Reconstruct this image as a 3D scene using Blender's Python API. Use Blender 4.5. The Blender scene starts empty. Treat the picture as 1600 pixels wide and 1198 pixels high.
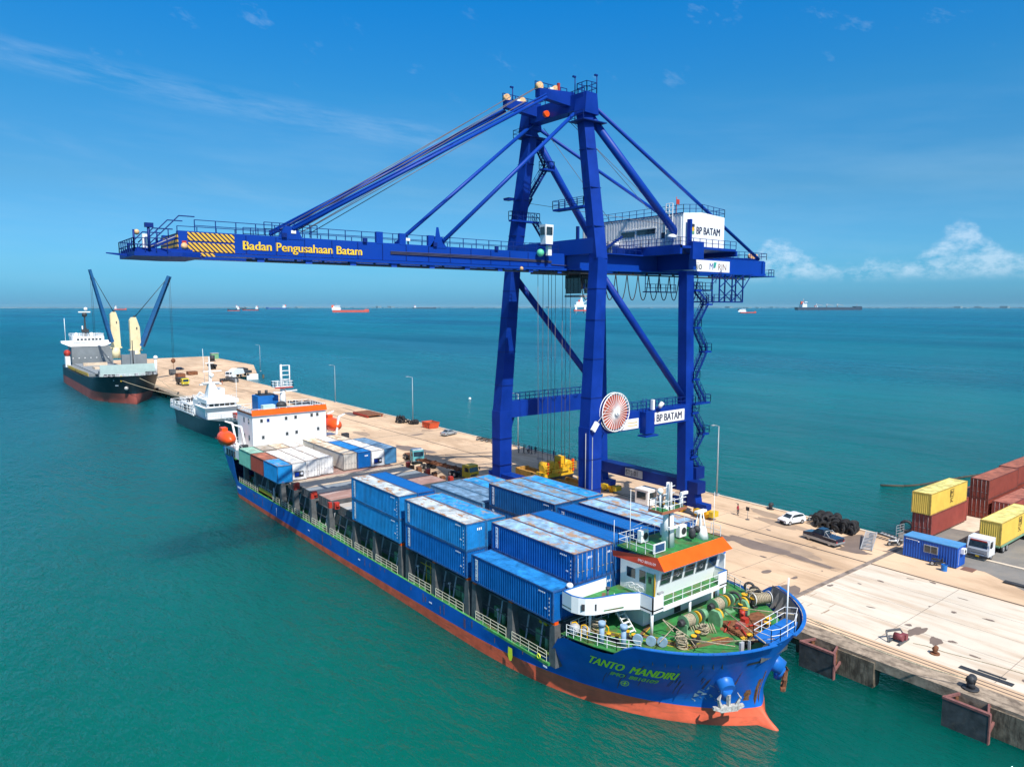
HAZE = 1.7e-5
import bpy, math, random
from mathutils import Vector, Matrix
random.seed(7)
R = math.radians
S = bpy.context.scene
# ---------------------------------------------------------------- camera
cam = bpy.data.cameras.new("camera"); cam_o = bpy.data.objects.new("camera", cam)
S.collection.objects.link(cam_o); S.camera = cam_o
cam.sensor_width = 36; cam.lens = 1125/1600*36; cam.clip_start = 0.5; cam.clip_end = 90000
cam_o.location = (0, 0, 33.8); cam_o.rotation_euler = (R(90-6.109), 0, R(-38.28))
# ---------------------------------------------------------------- sun and sky
SUN = Vector((-0.17, -0.78, 1.0)).normalized()
el = math.asin(SUN.z)
sun = bpy.data.lights.new("sun", 'SUN'); sun.energy = 4.7; sun.angle = R(0.55); sun.color = (1, .955, .88)
sun_o = bpy.data.objects.new("sun", sun); S.collection.objects.link(sun_o)
sun_o.rotation_euler = SUN.to_track_quat('Z', 'Y').to_euler(); sun_o.location = (0, -50, 150)
W = bpy.data.worlds.new("World"); S.world = W; W.use_nodes = True
nt = W.node_tree; N = nt.nodes; Lk = nt.links; N.clear()
def nn(tree, t, **k):
    n = tree.nodes.new(t)
    for a, b in k.items(): setattr(n, a, b)
    return n
def mth(tree, op, a, b=None, clamp=False):
    n = tree.nodes.new('ShaderNodeMath'); n.operation = op; n.use_clamp = clamp
    for i, v in enumerate((a, b)):
        if v is None: continue
        if isinstance(v, (int, float)): n.inputs[i].default_value = v
        else: tree.links.new(v, n.inputs[i])
    return n.outputs[0]
def ramp(tree, fac, pts, interp='LINEAR'):
    n = tree.nodes.new('ShaderNodeValToRGB'); n.color_ramp.interpolation = interp
    e = n.color_ramp.elements
    while len(e) < len(pts): e.new(0.5)
    for q, (p, c) in zip(e, pts): q.position = p; q.color = (*c, 1) if len(c) == 3 else c
    tree.links.new(fac, n.inputs[0]); return n.outputs[0]
def mix(tree, fac, a, b, mode='MIX'):
    n = tree.nodes.new('ShaderNodeMix'); n.data_type = 'RGBA'; n.blend_type = mode
    for s, v in ((0, fac), (6, a), (7, b)):
        if isinstance(v, (int, float)): n.inputs[s].default_value = v
        elif isinstance(v, tuple): n.inputs[s].default_value = (*v, 1)
        else: tree.links.new(v, n.inputs[s])
    return n.outputs[2]
out = nn(nt, 'ShaderNodeOutputWorld'); bg = nn(nt, 'ShaderNodeBackground')
sky = nn(nt, 'ShaderNodeTexSky', sky_type='NISHITA', sun_disc=False)
sky.sun_elevation = el; sky.sun_rotation = math.atan2(SUN.x, SUN.y); sky.air_density = 1.0; sky.dust_density = 0.6; sky.ozone_density = 2.2
tc = nn(nt, 'ShaderNodeTexCoord'); sep = nn(nt, 'ShaderNodeSeparateXYZ'); Lk.new(tc.outputs['Generated'], sep.inputs[0])
dx, dy, dz = sep.outputs
az = mth(nt, 'ARCTAN2', dx, dy)                       # radians, clockwise from +Y
hor = mth(nt, 'SQRT', mth(nt, 'ADD', mth(nt, 'MULTIPLY', dx, dx), mth(nt, 'MULTIPLY', dy, dy)))
elv = mth(nt, 'ARCTAN2', dz, hor)
tint = ramp(nt, mth(nt, 'MULTIPLY', elv, 1.6), [(0, (.22, .70, 1.44)), (.08, (.26, .77, 1.28)), (.24, (.34, .83, 1.12)), (.42, (.19, .92, 1.32)), (.62, (.06, .98, 1.66)), (.80, (.75, 1.2, 1.62)), (1, (1.7, 1.55, 1.5))])
skyc = mix(nt, 1.0, sky.outputs[0], tint, 'MULTIPLY')
# thin high streaks: noise stretched along a slanted line of the sky
def sky_noise(sa, se, shear, scale, detail, rough, off=0):
    c = nn(nt, 'ShaderNodeCombineXYZ')
    Lk.new(mth(nt, 'MULTIPLY', az, sa), c.inputs[0])
    Lk.new(mth(nt, 'MULTIPLY', mth(nt, 'ADD', elv, mth(nt, 'MULTIPLY', az, shear)), se), c.inputs[1])
    c.inputs[2].default_value = off
    t = nn(nt, 'ShaderNodeTexNoise'); t.inputs['Scale'].default_value = scale; t.inputs['Detail'].default_value = detail
    t.inputs['Roughness'].default_value = rough; Lk.new(c.outputs[0], t.inputs['Vector']); return t.outputs[0]
def band(v, lo0, lo1, hi1, hi0):
    a = nn(nt, 'ShaderNodeMapRange', interpolation_type='SMOOTHSTEP'); Lk.new(v, a.inputs[0]); a.inputs[1].default_value = lo0; a.inputs[2].default_value = lo1
    b = nn(nt, 'ShaderNodeMapRange', interpolation_type='SMOOTHSTEP'); Lk.new(v, b.inputs[0]); b.inputs[1].default_value = hi1; b.inputs[2].default_value = hi0
    b.inputs[3].default_value = 1; b.inputs[4].default_value = 0
    return mth(nt, 'MULTIPLY', a.outputs[0], b.outputs[0])
line = mth(nt, 'ADD', elv, mth(nt, 'MULTIPLY', az, 0.11))         # streaks follow this slant
st = mth(nt, 'MULTIPLY', band(line, .258, .276, .290, .306), ramp(nt, sky_noise(3.5, 22, .11, 2.6, 8, .66), [(.40, (0, 0, 0)), (.72, (1, 1, 1))]))
st = mth(nt, 'MULTIPLY', st, band(az, -.6, -.1, .56, .66))
line2 = mth(nt, 'ADD', elv, mth(nt, 'MULTIPLY', az, 0.21))
stb = mth(nt, 'MULTIPLY', mth(nt, 'MULTIPLY', band(line2, .196, .206, .214, .226), band(az, -.6, -.1, .3, .5)), ramp(nt, sky_noise(4, 20, .21, 2.2, 6, .6, 3), [(.45, (0, 0, 0)), (.75, (.5, .5, .5))]))
st = mth(nt, 'ADD', st, stb)
st2 = mth(nt, 'MULTIPLY', band(elv, .24, .30, .9, 1.2), ramp(nt, sky_noise(6, 12, .3, 2.2, 8, .66, 4), [(.60, (0, 0, 0)), (.80, (1, 1, 1))]))
st3 = mth(nt, 'MULTIPLY', band(elv, .0, .06, .16, .30), ramp(nt, sky_noise(2, 14, .06, 1.7, 6, .6, 9), [(.45, (0, 0, 0)), (.9, (1, 1, 1))]))
def bump(c, w): t = mth(nt, 'DIVIDE', mth(nt, 'SUBTRACT', az, c), w); return mth(nt, 'POWER', 2.718, mth(nt, 'MULTIPLY', mth(nt, 'MULTIPLY', t, t), -1.0))
ctop = mth(nt, 'ADD', mth(nt, 'ADD', mth(nt, 'MULTIPLY', bump(1.02, .035), .034), mth(nt, 'MULTIPLY', bump(1.222, .035), .044)), mth(nt, 'ADD', .028, mth(nt, 'MULTIPLY', sky_noise(1, 1.2, 0, 26, 6, .62, 2), .055)))
cb = nn(nt, 'ShaderNodeMapRange', interpolation_type='SMOOTHSTEP'); Lk.new(mth(nt, 'SUBTRACT', ctop, elv), cb.inputs[0]); cb.inputs[1].default_value = -.003; cb.inputs[2].default_value = .012
cum = mth(nt, 'MULTIPLY', cb.outputs[0], band(az, .955, 1.0, 1.6, 2.0))
cum = mth(nt, 'MULTIPLY', cum, band(elv, .026, .046, .2, .3))
cum = mth(nt, 'MULTIPLY', cum, ramp(nt, sky_noise(1, 1.6, 0, 26, 8, .68, 6), [(.40, (.0, .0, .0)), (.60, (1, 1, 1))]))
c1 = mix(nt, mth(nt, 'MULTIPLY', st, .22), skyc, (5.2, 7.0, 9.2))
c1 = mix(nt, mth(nt, 'MULTIPLY', st2, .28), c1, (5.2, 7.0, 9.2))
c1 = mix(nt, mth(nt, 'MULTIPLY', st3, .22), c1, (4.4, 6.8, 8.6))
c1 = mix(nt, mth(nt, 'MULTIPLY', cum, .40), c1, (8.6, 9.8, 11))
Lk.new(c1, bg.inputs[0]); bg.inputs[1].default_value = 0.084; Lk.new(bg.outputs[0], out.inputs[0])
S.view_settings.view_transform = 'Standard'; S.view_settings.look = 'None'; S.view_settings.exposure = 0.32; S.view_settings.gamma = 1
S.view_settings.use_curve_mapping = False

# ---------------------------------------------------------------- helpers
MATS = {}
def mat(name, col, rough=.6, metal=0, var=.12, vs=.6, dirt=None, damt=.0, ds=.8, bump=0, bs=8, spec=.4, coord='Object', dlo=.55, stretch=None, coat=0, rnd=0, dw=.16):
    if name in MATS: return MATS[name]
    m = bpy.data.materials.new(name); m.use_nodes = True; t = m.node_tree
    b = t.nodes['Principled BSDF']; b.inputs['Roughness'].default_value = rough; b.inputs['Metallic'].default_value = metal
    b.inputs['Specular IOR Level'].default_value = spec
    if coat: b.inputs['Coat Weight'].default_value = coat; b.inputs['Coat Roughness'].default_value = .15
    tx = t.nodes.new('ShaderNodeTexCoord'); oi = t.nodes.new('ShaderNodeObjectInfo')
    ad = t.nodes.new('ShaderNodeVectorMath'); ad.operation = 'MULTIPLY_ADD'
    cc = t.nodes.new('ShaderNodeCombineXYZ')
    for i in range(3): t.links.new(oi.outputs['Random'], cc.inputs[i])
    t.links.new(cc.outputs[0], ad.inputs[0]); ad.inputs[1].default_value = (37, 53, 71); t.links.new(tx.outputs['Object'], ad.inputs[2])
    vec = ad.outputs[0]
    if stretch:
        mp = t.nodes.new('ShaderNodeMapping'); mp.inputs['Scale'].default_value = stretch; t.links.new(vec, mp.inputs[0]); vecd = mp.outputs[0]
    else: vecd = vec
    def noise(s, d=5, r=.6, v=vec):
        n = t.nodes.new('ShaderNodeTexNoise'); n.inputs['Scale'].default_value = s; n.inputs['Detail'].default_value = d; n.inputs['Roughness'].default_value = r
        t.links.new(v, n.inputs['Vector']); return n.outputs[0]
    f = noise(vs)
    lo = tuple(c*(1-var*1.6) for c in col); hi = tuple(min(1, c*(1+var)+var*.03) for c in col)
    c = ramp(t, f, [(.3, lo), (.7, hi)])
    if dirt:
        d = ramp(t, noise(ds, 8, .68, vecd), [(dlo, (0, 0, 0)), (min(1, dlo+dw), (1, 1, 1))])
        c = mix(t, mth(t, 'MULTIPLY', d, damt), c, dirt)
    if rnd:
        k = t.nodes.new('ShaderNodeCombineColor'); [t.links.new(mth(t, 'ADD', 1-rnd, mth(t, 'MULTIPLY', oi.outputs['Random'], 2*rnd)), k.inputs[i]) for i in range(3)]
        c = mix(t, 1.0, c, k.outputs[0], 'MULTIPLY')
    t.links.new(c, b.inputs['Base Color'])
    if bump:
        bp = t.nodes.new('ShaderNodeBump'); bp.inputs['Strength'].default_value = bump; bp.inputs['Distance'].default_value = .05
        t.links.new(noise(bs, 4), bp.inputs['Height']); t.links.new(bp.outputs[0], b.inputs['Normal'])
    MATS[name] = m; return m
ROOTM = {}
class MB:
    def __init__(s): s.v = []; s.f = []; s.m = []; s.s = []; s.mats = []; s.cur = 0; s.c = []
    def use(s, m):
        if m not in s.mats: s.mats.append(m)
        s.cur = s.mats.index(m); return s
    def cut(s): s.c.append(len(s.f)); return s          # what follows becomes an object of its own
    def add(s, vs, fs, smooth=False):
        o = len(s.v); s.v += [Vector(v) for v in vs]
        for f in fs: s.f.append([i+o for i in f]); s.m.append(s.cur); s.s.append(smooth)
        return s
    def hexa(s, p): return s.add(p, [(0, 3, 2, 1), (4, 5, 6, 7), (0, 1, 5, 4), (1, 2, 6, 5), (2, 3, 7, 6), (3, 0, 4, 7)])
    def box(s, x0, x1, y0, y1, z0, z1): return s.hexa([(x0, y0, z0), (x1, y0, z0), (x1, y1, z0), (x0, y1, z0), (x0, y0, z1), (x1, y0, z1), (x1, y1, z1), (x0, y1, z1)])
    def beam(s, a, b, w, h=None, w2=None, h2=None, up=(0, 0, 1)):
        h = w if h is None else h; w2 = w if w2 is None else w2; h2 = h if h2 is None else h2
        a = Vector(a); b = Vector(b); d = (b-a).normalized(); up = Vector(up)
        if abs(d.dot(up)) > .99: up = Vector((0, 1, 0))
        sd = d.cross(up).normalized(); u = sd.cross(d)
        q = lambda p, w, h: [p-sd*w/2-u*h/2, p+sd*w/2-u*h/2, p+sd*w/2+u*h/2, p-sd*w/2+u*h/2]
        return s.hexa(q(a, w, h)+q(b, w2, h2))
    def tube(s, a, b, r, r2=None, n=8, cap=True, smooth=True):
        r2 = r if r2 is None else r2; a = Vector(a); b = Vector(b); d = (b-a).normalized()
        u = d.orthogonal().normalized(); w = d.cross(u); o = len(s.v)
        for p, rr in ((a, r), (b, r2)):
            for i in range(n): t = 2*math.pi*i/n; s.v.append(p+(u*math.cos(t)+w*math.sin(t))*rr)
        for i in range(n): j = (i+1) % n; s.f.append([o+i, o+j, o+n+j, o+n+i]); s.m.append(s.cur); s.s.append(smooth)
        if cap: s.f += [[o+i for i in range(n)][::-1], [o+n+i for i in range(n)]]; s.m += [s.cur]*2; s.s += [False]*2
        return s
    def path(s, pts, r, n=5):
        for a, b in zip(pts, pts[1:]): s.tube(a, b, r, n=n, cap=False)
        return s
    def torus(s, c, ax, R_, r, n=20, k=8):
        c = Vector(c); ax = Vector(ax).normalized(); u = ax.orthogonal().normalized(); w = ax.cross(u); o = len(s.v)
        for i in range(n):
            t = 2*math.pi*i/n; dd = u*math.cos(t)+w*math.sin(t)
            for j in range(k): q = 2*math.pi*j/k; s.v.append(c+dd*(R_+r*math.cos(q))+ax*r*math.sin(q))
        for i in range(n):
            for j in range(k):
                i2 = (i+1) % n; j2 = (j+1) % k; s.f.append([o+i*k+j, o+i2*k+j, o+i2*k+j2, o+i*k+j2]); s.m.append(s.cur); s.s.append(True)
        return s
    def ball(s, c, r, n=12, k=8, sc=(1, 1, 1)):
        c = Vector(c); o = len(s.v)
        for i in range(k+1):
            p = math.pi*i/k
            for j in range(n): t = 2*math.pi*j/n; s.v.append(c+Vector((math.sin(p)*math.cos(t)*sc[0], math.sin(p)*math.sin(t)*sc[1], math.cos(p)*sc[2]))*r)
        for i in range(k):
            for j in range(n): j2 = (j+1) % n; s.f.append([o+i*n+j, o+(i+1)*n+j, o+(i+1)*n+j2, o+i*n+j2]); s.m.append(s.cur); s.s.append(True)
        return s
    def prism(s, poly, z0, z1):
        n = len(poly); a = sum(poly[i][0]*poly[(i+1) % n][1]-poly[(i+1) % n][0]*poly[i][1] for i in range(n))
        if a < 0: poly = poly[::-1]
        o = len(s.v); s.v += [Vector((p[0], p[1], z0)) for p in poly]+[Vector((p[0], p[1], z1)) for p in poly]
        s.f += [[o+i for i in range(n)][::-1], [o+n+i for i in range(n)]]+[[o+i, o+(i+1) % n, o+n+(i+1) % n, o+n+i] for i in range(n)]
        s.m += [s.cur]*(n+2); s.s += [False]*(n+2); return s
    def xprism(s, prof, x0, x1, ax='x'):     # profile in (y,z) extruded along x, or (x,z) along y
        n = len(prof); o = len(s.v)
        for q in (x0, x1): s.v += [Vector((q, p[0], p[1])) if ax == 'x' else Vector((p[0], q, p[1])) for p in prof]
        s.f += [[o+i for i in range(n)][::-1], [o+n+i for i in range(n)]]+[[o+i, o+(i+1) % n, o+n+(i+1) % n, o+n+i] for i in range(n)]
        s.m += [s.cur]*(n+2); s.s += [False]*(n+2); return s
    def rail(s, pts, h=1.05, sp=1.6, r=.028, mid=1, closed=False):
        pts = [Vector(p) for p in pts]
        if closed: pts = pts+[pts[0]]
        for a, b in zip(pts, pts[1:]):
            L = (b-a).length; n = max(1, round(L/sp)); z = Vector((0, 0, 1))
            for k in range(mid+1): q = z*h*(k+1)/(mid+1); s.tube(a+q, b+q, r, n=4, cap=False)
            for i in range(n+1): p = a.lerp(b, i/n); s.tube(p, p+z*h, r*1.15, n=4, cap=False)
        return s
    def text(s, st, size, M):                # letters lie in the local XY plane of M
        c = bpy.data.curves.new('t', 'FONT'); c.body = st; c.size = size; c.resolution_u = 3
        o = bpy.data.objects.new('t', c); S.collection.objects.link(o)
        me = bpy.data.meshes.new_from_object(o.evaluated_get(bpy.context.evaluated_depsgraph_get()))
        vs = [v.co.copy() for v in me.vertices]; fs = [list(p.vertices) for p in me.polygons]
        bpy.data.objects.remove(o); bpy.data.meshes.remove(me); bpy.data.curves.remove(c)
        s.add([M(v) if callable(M) else M @ v for v in vs], fs); return s
    def bold(s, st, size, M, d=.05, n=3):
        for k in range(n): s.text(st, size, lambda v, k=k: M(v+Vector((d*k*size, 0, 0)), k*.004))
        return s
    def build(s, name, parent=None, m=None, label=None):
        cs = sorted(set([0]+s.c+[len(s.f)])); o = None
        if len(cs) > 2:
            for a, b in zip(cs, cs[1:]):
                u = sorted({i for f in s.f[a:b] for i in f}); ix = {v: k for k, v in enumerate(u)}; p = MB(); p.v = [s.v[i] for i in u]; p.f = [[ix[i] for i in f] for f in s.f[a:b]]
                used = sorted(set(s.m[a:b])); p.mats = [s.mats[k] for k in used]; p.m = [used.index(k) for k in s.m[a:b]]; p.s = s.s[a:b]; o = p.build(name, parent, m, label)
            return o
        me = bpy.data.meshes.new(name)
        if m: s.mats = [m]; s.m = [0]*len(s.f)
        Mi = ROOTM[parent.name].inverted() if parent else Matrix()
        me.from_pydata([tuple(Mi @ v) for v in s.v], [], s.f)
        for q in s.mats: me.materials.append(q)
        me.polygons.foreach_set('material_index', s.m); me.polygons.foreach_set('use_smooth', s.s)
        me.update(); o = bpy.data.objects.new(name, me); S.collection.objects.link(o)
        if parent: o.parent = parent; ROOTM[o.name] = ROOTM[parent.name]
        if label: o['label'] = label
        return o
def thing(name, label, cat, loc=(0, 0, 0), rz=0, group=None):
    o = bpy.data.objects.new(name, None); S.collection.objects.link(o); o.empty_display_size = .5
    o.location = loc; o.rotation_euler = (0, 0, rz); o['label'] = label; o['category'] = cat
    if group: o['group'] = group
    ROOTM[o.name] = Matrix.Translation(loc) @ Matrix.Rotation(rz, 4, 'Z'); return o
def local(o): ROOTM[o.name] = Matrix(); return o         # build the parts of o in its own coordinates
def tag(o, label, cat, group=None):
    o['label'] = label; o['category'] = cat
    if group: o['group'] = group
    return o
def struct(o): o['kind'] = 'structure'; return o
def dup(o, loc=None, rz=None, label=None, parent=None):
    c = o.copy(); S.collection.objects.link(c)
    if parent: c.parent = parent
    if loc is not None: c.location = loc
    if rz is not None: c.rotation_euler = (0, 0, rz)
    if label: c['label'] = label
    for ch in list(o.children): dup(ch, parent=c)
    return c
XYM = lambda o, x, y, n=None: Matrix((( x[0], y[0], 0, o[0]), (x[1], y[1], 0, o[1]), (x[2], y[2], 0, o[2]), (0, 0, 0, 1)))   # plane at o with axes x,y
# ---------------------------------------------------------------- materials
ZQ = 2.8
crane_blue = mat('crane_blue', (.001, .032, .27), .48, var=.16, vs=.25, dirt=(.004, .02, .13), damt=.55, ds=.5, spec=.15, stretch=(1, 1, .4))
crane_dark = mat('crane_dark_blue', (.002, .02, .16), .5, var=.1, spec=.2)
white = mat('white_paint', (.80, .81, .80), .45, var=.04, dirt=(.42, .36, .28), damt=.30, ds=1.2, dlo=.60, stretch=(1, 1, .3))
white_c = mat('white_clean', (.82, .83, .82), .4, var=.02)
black = mat('black_rubber', (.018, .018, .02), .8, var=.3, vs=6)
dark = mat('dark_steel', (.035, .037, .042), .6, var=.25, vs=3)
grey = mat('grey_steel', (.10, .105, .11), .6, var=.2, vs=1.5, dirt=(.16, .09, .05), damt=.35, ds=1.5)
lgrey = mat('light_grey_steel', (.38, .39, .40), .5, var=.12)
glass = mat('dark_glass', (.02, .035, .045), .08, var=.3, vs=2, spec=.8)
orange = mat('orange_paint', (.88, .095, .008), .42, var=.06, dirt=(.55, .10, .02), damt=.25, ds=1.4)
lborange = mat('lifeboat_orange', (.85, .09, .012), .35, var=.06)
yellow = mat('yellow_paint', (.80, .44, .015), .5, var=.12, vs=2, dirt=(.22, .11, .02), damt=.5, ds=2)
mustard = mat('mustard_paint', (.62, .42, .02), .5, var=.12, vs=2, dirt=(.2, .12, .02), damt=.4, ds=2)
red = mat('red_paint', (.42, .035, .02), .5, var=.15, vs=2)
rust = mat('rust', (.20, .075, .03), .85, var=.35, vs=2.5, dirt=(.06, .03, .02), damt=.6, ds=2)
green_deck = mat('green_deck', (.03, .21, .05), .6, var=.28, vs=1.1, dirt=(.15, .10, .045), damt=.8, ds=.5, dlo=.50, coord='Object')
mint = mat('mint_green_paint', (.17, .38, .20), .5, var=.12, vs=2, dirt=(.16, .1, .04), damt=.5, ds=2.5)
rope = mat('rope', (.42, .36, .25), .9, var=.3, vs=9, bump=.5, bs=20)
hull_blue = mat('hull_blue', (.003, .115, .50), .42, var=.16, vs=.3, dirt=(.015, .17, .46), damt=.5, ds=.45, spec=.35, bump=.35, bs=.5, stretch=(.5, .5, 2.5))
bul_blue = mat('bright_hull_blue', (.01, .14, .50), .4, var=.12, vs=.6, dirt=(.10, .09, .09), damt=.3, ds=.9)
boot_red = mat('boot_red', (.74, .125, .055), .6, var=.16, vs=.5, dirt=(.40, .09, .045), damt=.75, ds=.8, dlo=.5, stretch=(.6, .6, 4))
conc = mat('concrete_deck', (.66, .47, .305), .85, var=.16, vs=.05, dirt=(.42, .28, .17), damt=.75, ds=.14, dlo=.47, stretch=(1.6, .5, 1), bump=.2, bs=3)
conc_pale = mat('pale_concrete', (.66, .585, .475), .85, var=.08, vs=.12, dirt=(.50, .38, .27), damt=.85, ds=.26, dlo=.47, stretch=(2.6, .30, 1), bump=.2, bs=3)
conc_edge = mat('weathered_edge', (.36, .285, .21), .9, var=.28, vs=1.2, dirt=(.10, .075, .055), damt=.8, ds=1.6, dlo=.48, stretch=(1, .5, 1), bump=.4, bs=4)
conc_wall = mat('stained_wall', (.20, .165, .12), .9, var=.3, vs=1.2, dirt=(.05, .04, .03), damt=.8, ds=2, dlo=.45, stretch=(2, 2, .4), bump=.5, bs=4)
kerbm = mat('kerb_concrete', (.62, .52, .40), .85, var=.15, vs=.7)
asphalt = mat('yard_asphalt', (.20, .19, .175), .9, var=.15, vs=.2, dirt=(.27, .24, .20), damt=.6, ds=.35, dlo=.5, bump=.2, bs=5)
stainm = mat('wet_stain', (.21, .155, .12), .55, var=.12, vs=.5)
stain2 = mat('faint_stain', (.36, .26, .18), .8, var=.12, vs=.5)
linem = mat('dark_joint', (.075, .06, .05), .9, var=.4, vs=.8)
jointm = mat('grey_joint', (.25, .20, .165), .9, var=.35, vs=.8)
railm = mat('crane_rail_steel', (.12, .09, .075), .6, var=.3, vs=.8)

# ---------------------------------------------------------------- sea
def sea_mat():
    m = bpy.data.materials.new('sea_water'); m.use_nodes = True; t = m.node_tree; b = t.nodes['Principled BSDF']
    tx = t.nodes.new('ShaderNodeTexCoord')
    def noise(s, d, r, sc=(1, 1, 1), rz=0):
        mp = t.nodes.new('ShaderNodeMapping'); mp.inputs['Scale'].default_value = sc; mp.inputs['Rotation'].default_value = (0, 0, rz)
        t.links.new(tx.outputs['Object'], mp.inputs[0])
        n = t.nodes.new('ShaderNodeTexNoise'); n.inputs['Scale'].default_value = s; n.inputs['Detail'].default_value = d; n.inputs['Roughness'].default_value = r
        t.links.new(mp.outputs[0], n.inputs['Vector']); return n.outputs[0]
    # colour: greener near, bluer far out (sky reflection put into it), with broad bands
    sx = t.nodes.new('ShaderNodeSeparateXYZ'); t.links.new(tx.outputs['Object'], sx.inputs[0])
    d = mth(t, 'SQRT', mth(t, 'ADD', mth(t, 'POWER', sx.outputs[0], 2), mth(t, 'POWER', sx.outputs[1], 2)))
    far = t.nodes.new('ShaderNodeMapRange'); t.links.new(mth(t, 'LOGARITHM', mth(t, 'ADD', d, 10), 10), far.inputs[0]); far.inputs[1].default_value = 1.6; far.inputs[2].default_value = 3.3
    c = ramp(t, far.outputs[0], [(0, (.000, .140, .088)), (.28, (.000, .132, .112)), (.6, (.000, .118, .155)), (1, (.000, .13, .22))])
    big = ramp(t, noise(.0045, 4, .55, (1, .35, 1), .5), [(.36, (.62, .70, .80)), (.62, (1.30, 1.20, 1.10))])
    c = mix(t, .8, c, big, 'MULTIPLY')
    sm = ramp(t, noise(.05, 4, .6, (1, .6, 1), .6), [(.3, (.86, .88, .88)), (.7, (1.10, 1.08, 1.08))])
    c = mix(t, .8, c, sm, 'MULTIPLY')
    t.links.new(c, b.inputs['Base Color'])
    b.inputs['IOR'].default_value = 1.33
    sheen = ramp(t, noise(.0035, 5, .6, (1, .16, 1), -.72), [(.40, (1.15,)*3), (.56, (.72,)*3), (.66, (1.05,)*3)])
    t.links.new(mix(t, 1.0, ramp(t, far.outputs[0], [(0, (.07,)*3), (.30, (.14,)*3), (.62, (.34,)*3), (1, (.60,)*3)]), sheen, 'MULTIPLY'), b.inputs['Roughness'])
    b.inputs['Specular IOR Level'].default_value = .42
    b.subsurface_method = 'BURLEY'; b.inputs['Subsurface Weight'].default_value = 1.0; b.inputs['Subsurface Radius'].default_value = (1, 1, 1); b.inputs['Subsurface Scale'].default_value = 38.0
    w1 = noise(.075, 3, .5, (1, .42, 1), 1.0); w2 = noise(.62, 4, .6, (1, .45, 1), .95); w3 = noise(2.6, 3, .6, (1, .5, 1), 1.0)
    h = mth(t, 'ADD', mth(t, 'ADD', mth(t, 'MULTIPLY', w1, 3.2), mth(t, 'MULTIPLY', w2, 1.35)), mth(t, 'MULTIPLY', w3, .38))
    calm = ramp(t, noise(.006, 3, .6, (1, .22, 1), 1.15), [(.42, (.45, .45, .45)), (.60, (1, 1, 1))])
    h = mth(t, 'MULTIPLY', h, calm)
    bp = t.nodes.new('ShaderNodeBump'); bp.inputs['Strength'].default_value = 1.0; bp.inputs['Distance'].default_value = 1.25
    t.links.new(h, bp.inputs['Height']); t.links.new(bp.outputs[0], b.inputs['Normal'])
    return m
q = MB(); q.add([(-40000, -40000, 0), (40000, -40000, 0), (40000, 40000, 0), (-40000, 40000, 0)], [(0, 1, 2, 3)]); struct(q.build('sea', m=sea_mat()))

# ---------------------------------------------------------------- wharf
QX0, QX1 = 62.7, 98.9
q = MB().use(conc); q.box(65.0, QX1-.5, -60, 470, 1.6, ZQ); q.use(conc); q.prism([(QX1-.5, 337), (114, 337), (129, 386), (129, 470), (QX1-.5, 470)], 1.55, ZQ-.004)
q.use(conc_edge); q.box(QX0, 65.0, -60, 470, 1.95, ZQ-.003)
q.use(kerbm); q.box(QX1-.5, QX1, -60, 337, 1.45, ZQ+.14)
struct(q.build('wharf'))
q = MB().use(conc_pale); q.box(66.4, 86.2, -60, 39.3, ZQ, ZQ+.005); struct(q.build('pale_pavement'))
q = MB().use(linem)
q.box(86.35, 86.62, -60, 440, ZQ, ZQ+.010); struct(q.build('landside_rail_groove'))
q = MB().use(railm)
for x in (65.35, 65.95): q.box(x, x+.13, -60, 440, ZQ, ZQ+.012)
struct(q.build('seaside_rail'))
q = MB().use(jointm); q.box(66.2, 96.8, 39.35, 39.95, ZQ, ZQ+.014); struct(q.build('expansion_joint'))
q = MB().use(jointm)
for y in (96, 152, 210, 268, 326): q.box(66.2, 98.3, y, y+.25, ZQ, ZQ+.007)
y = 48
while y < 330:
    q.box(66.4, 98.3, y, y+.07, ZQ, ZQ+.0065); y += 7.5
for x in (70.5, 78.2, 92.4): q.box(x, x+.07, 40, 330, ZQ, ZQ+.0055)
for x in (71.5, 76.6, 81.5): q.box(x, x+.05, -50, 39.2, ZQ, ZQ+.0085)
for y in (-10, 0, 10, 19.7, 29.5): q.box(66.5, 86.1, y, y+.05, ZQ, ZQ+.0095)
struct(q.build('pavement_seams'))
q = MB().use(conc_wall)
y = -58
while y < 468:
    for x in (64.3, 72, 80, 88, 96): q.tube((x, y, -3), (x, y, 1.5), .42, n=8, cap=False)
    q.box(63.4, 97.5, y-.5, y+.5, 1.0, 1.5); y += 7.2 if y < 200 else 9
for y in range(340, 468, 12):
    q.tube((118, y, -3), (118, y, 1.6), .5, n=8, cap=False); q.tube((106, y, -3), (106, y, 1.6), .5, n=8, cap=False)
for k in range(-3, 20):
    yy = 27.7+12.3*k; q.box(QX0-.22, QX0+.9, yy, yy+3.4, .25, 2.55)
struct(q.build('wharf_piles_and_walls'))
q = MB().use(white_c)
for (x, y) in ((101.5, 336.4), (111.5, 336.4)): q.box(x-2.6, x+2.6, y-.9, y, -.5, 2.6)
struct(q.build('wharf_end_walls'))
q = MB().use(asphalt); q.prism([(94.3, 29.8), (93.5, 36.0), (98.6, 41.4), (101.2, 42.6), (150, 42.8), (150, -60), (88.2, -60), (88.2, 20)], 1.0, ZQ+.012); struct(q.build('container_yard'))
q = MB().use(kerbm); q.prism([(109, 42.3), (122, 42.5), (122, 30), (112, 30.2), (110, 36)], ZQ+.0, ZQ+.018); struct(q.build('yard_pavement'))
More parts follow.
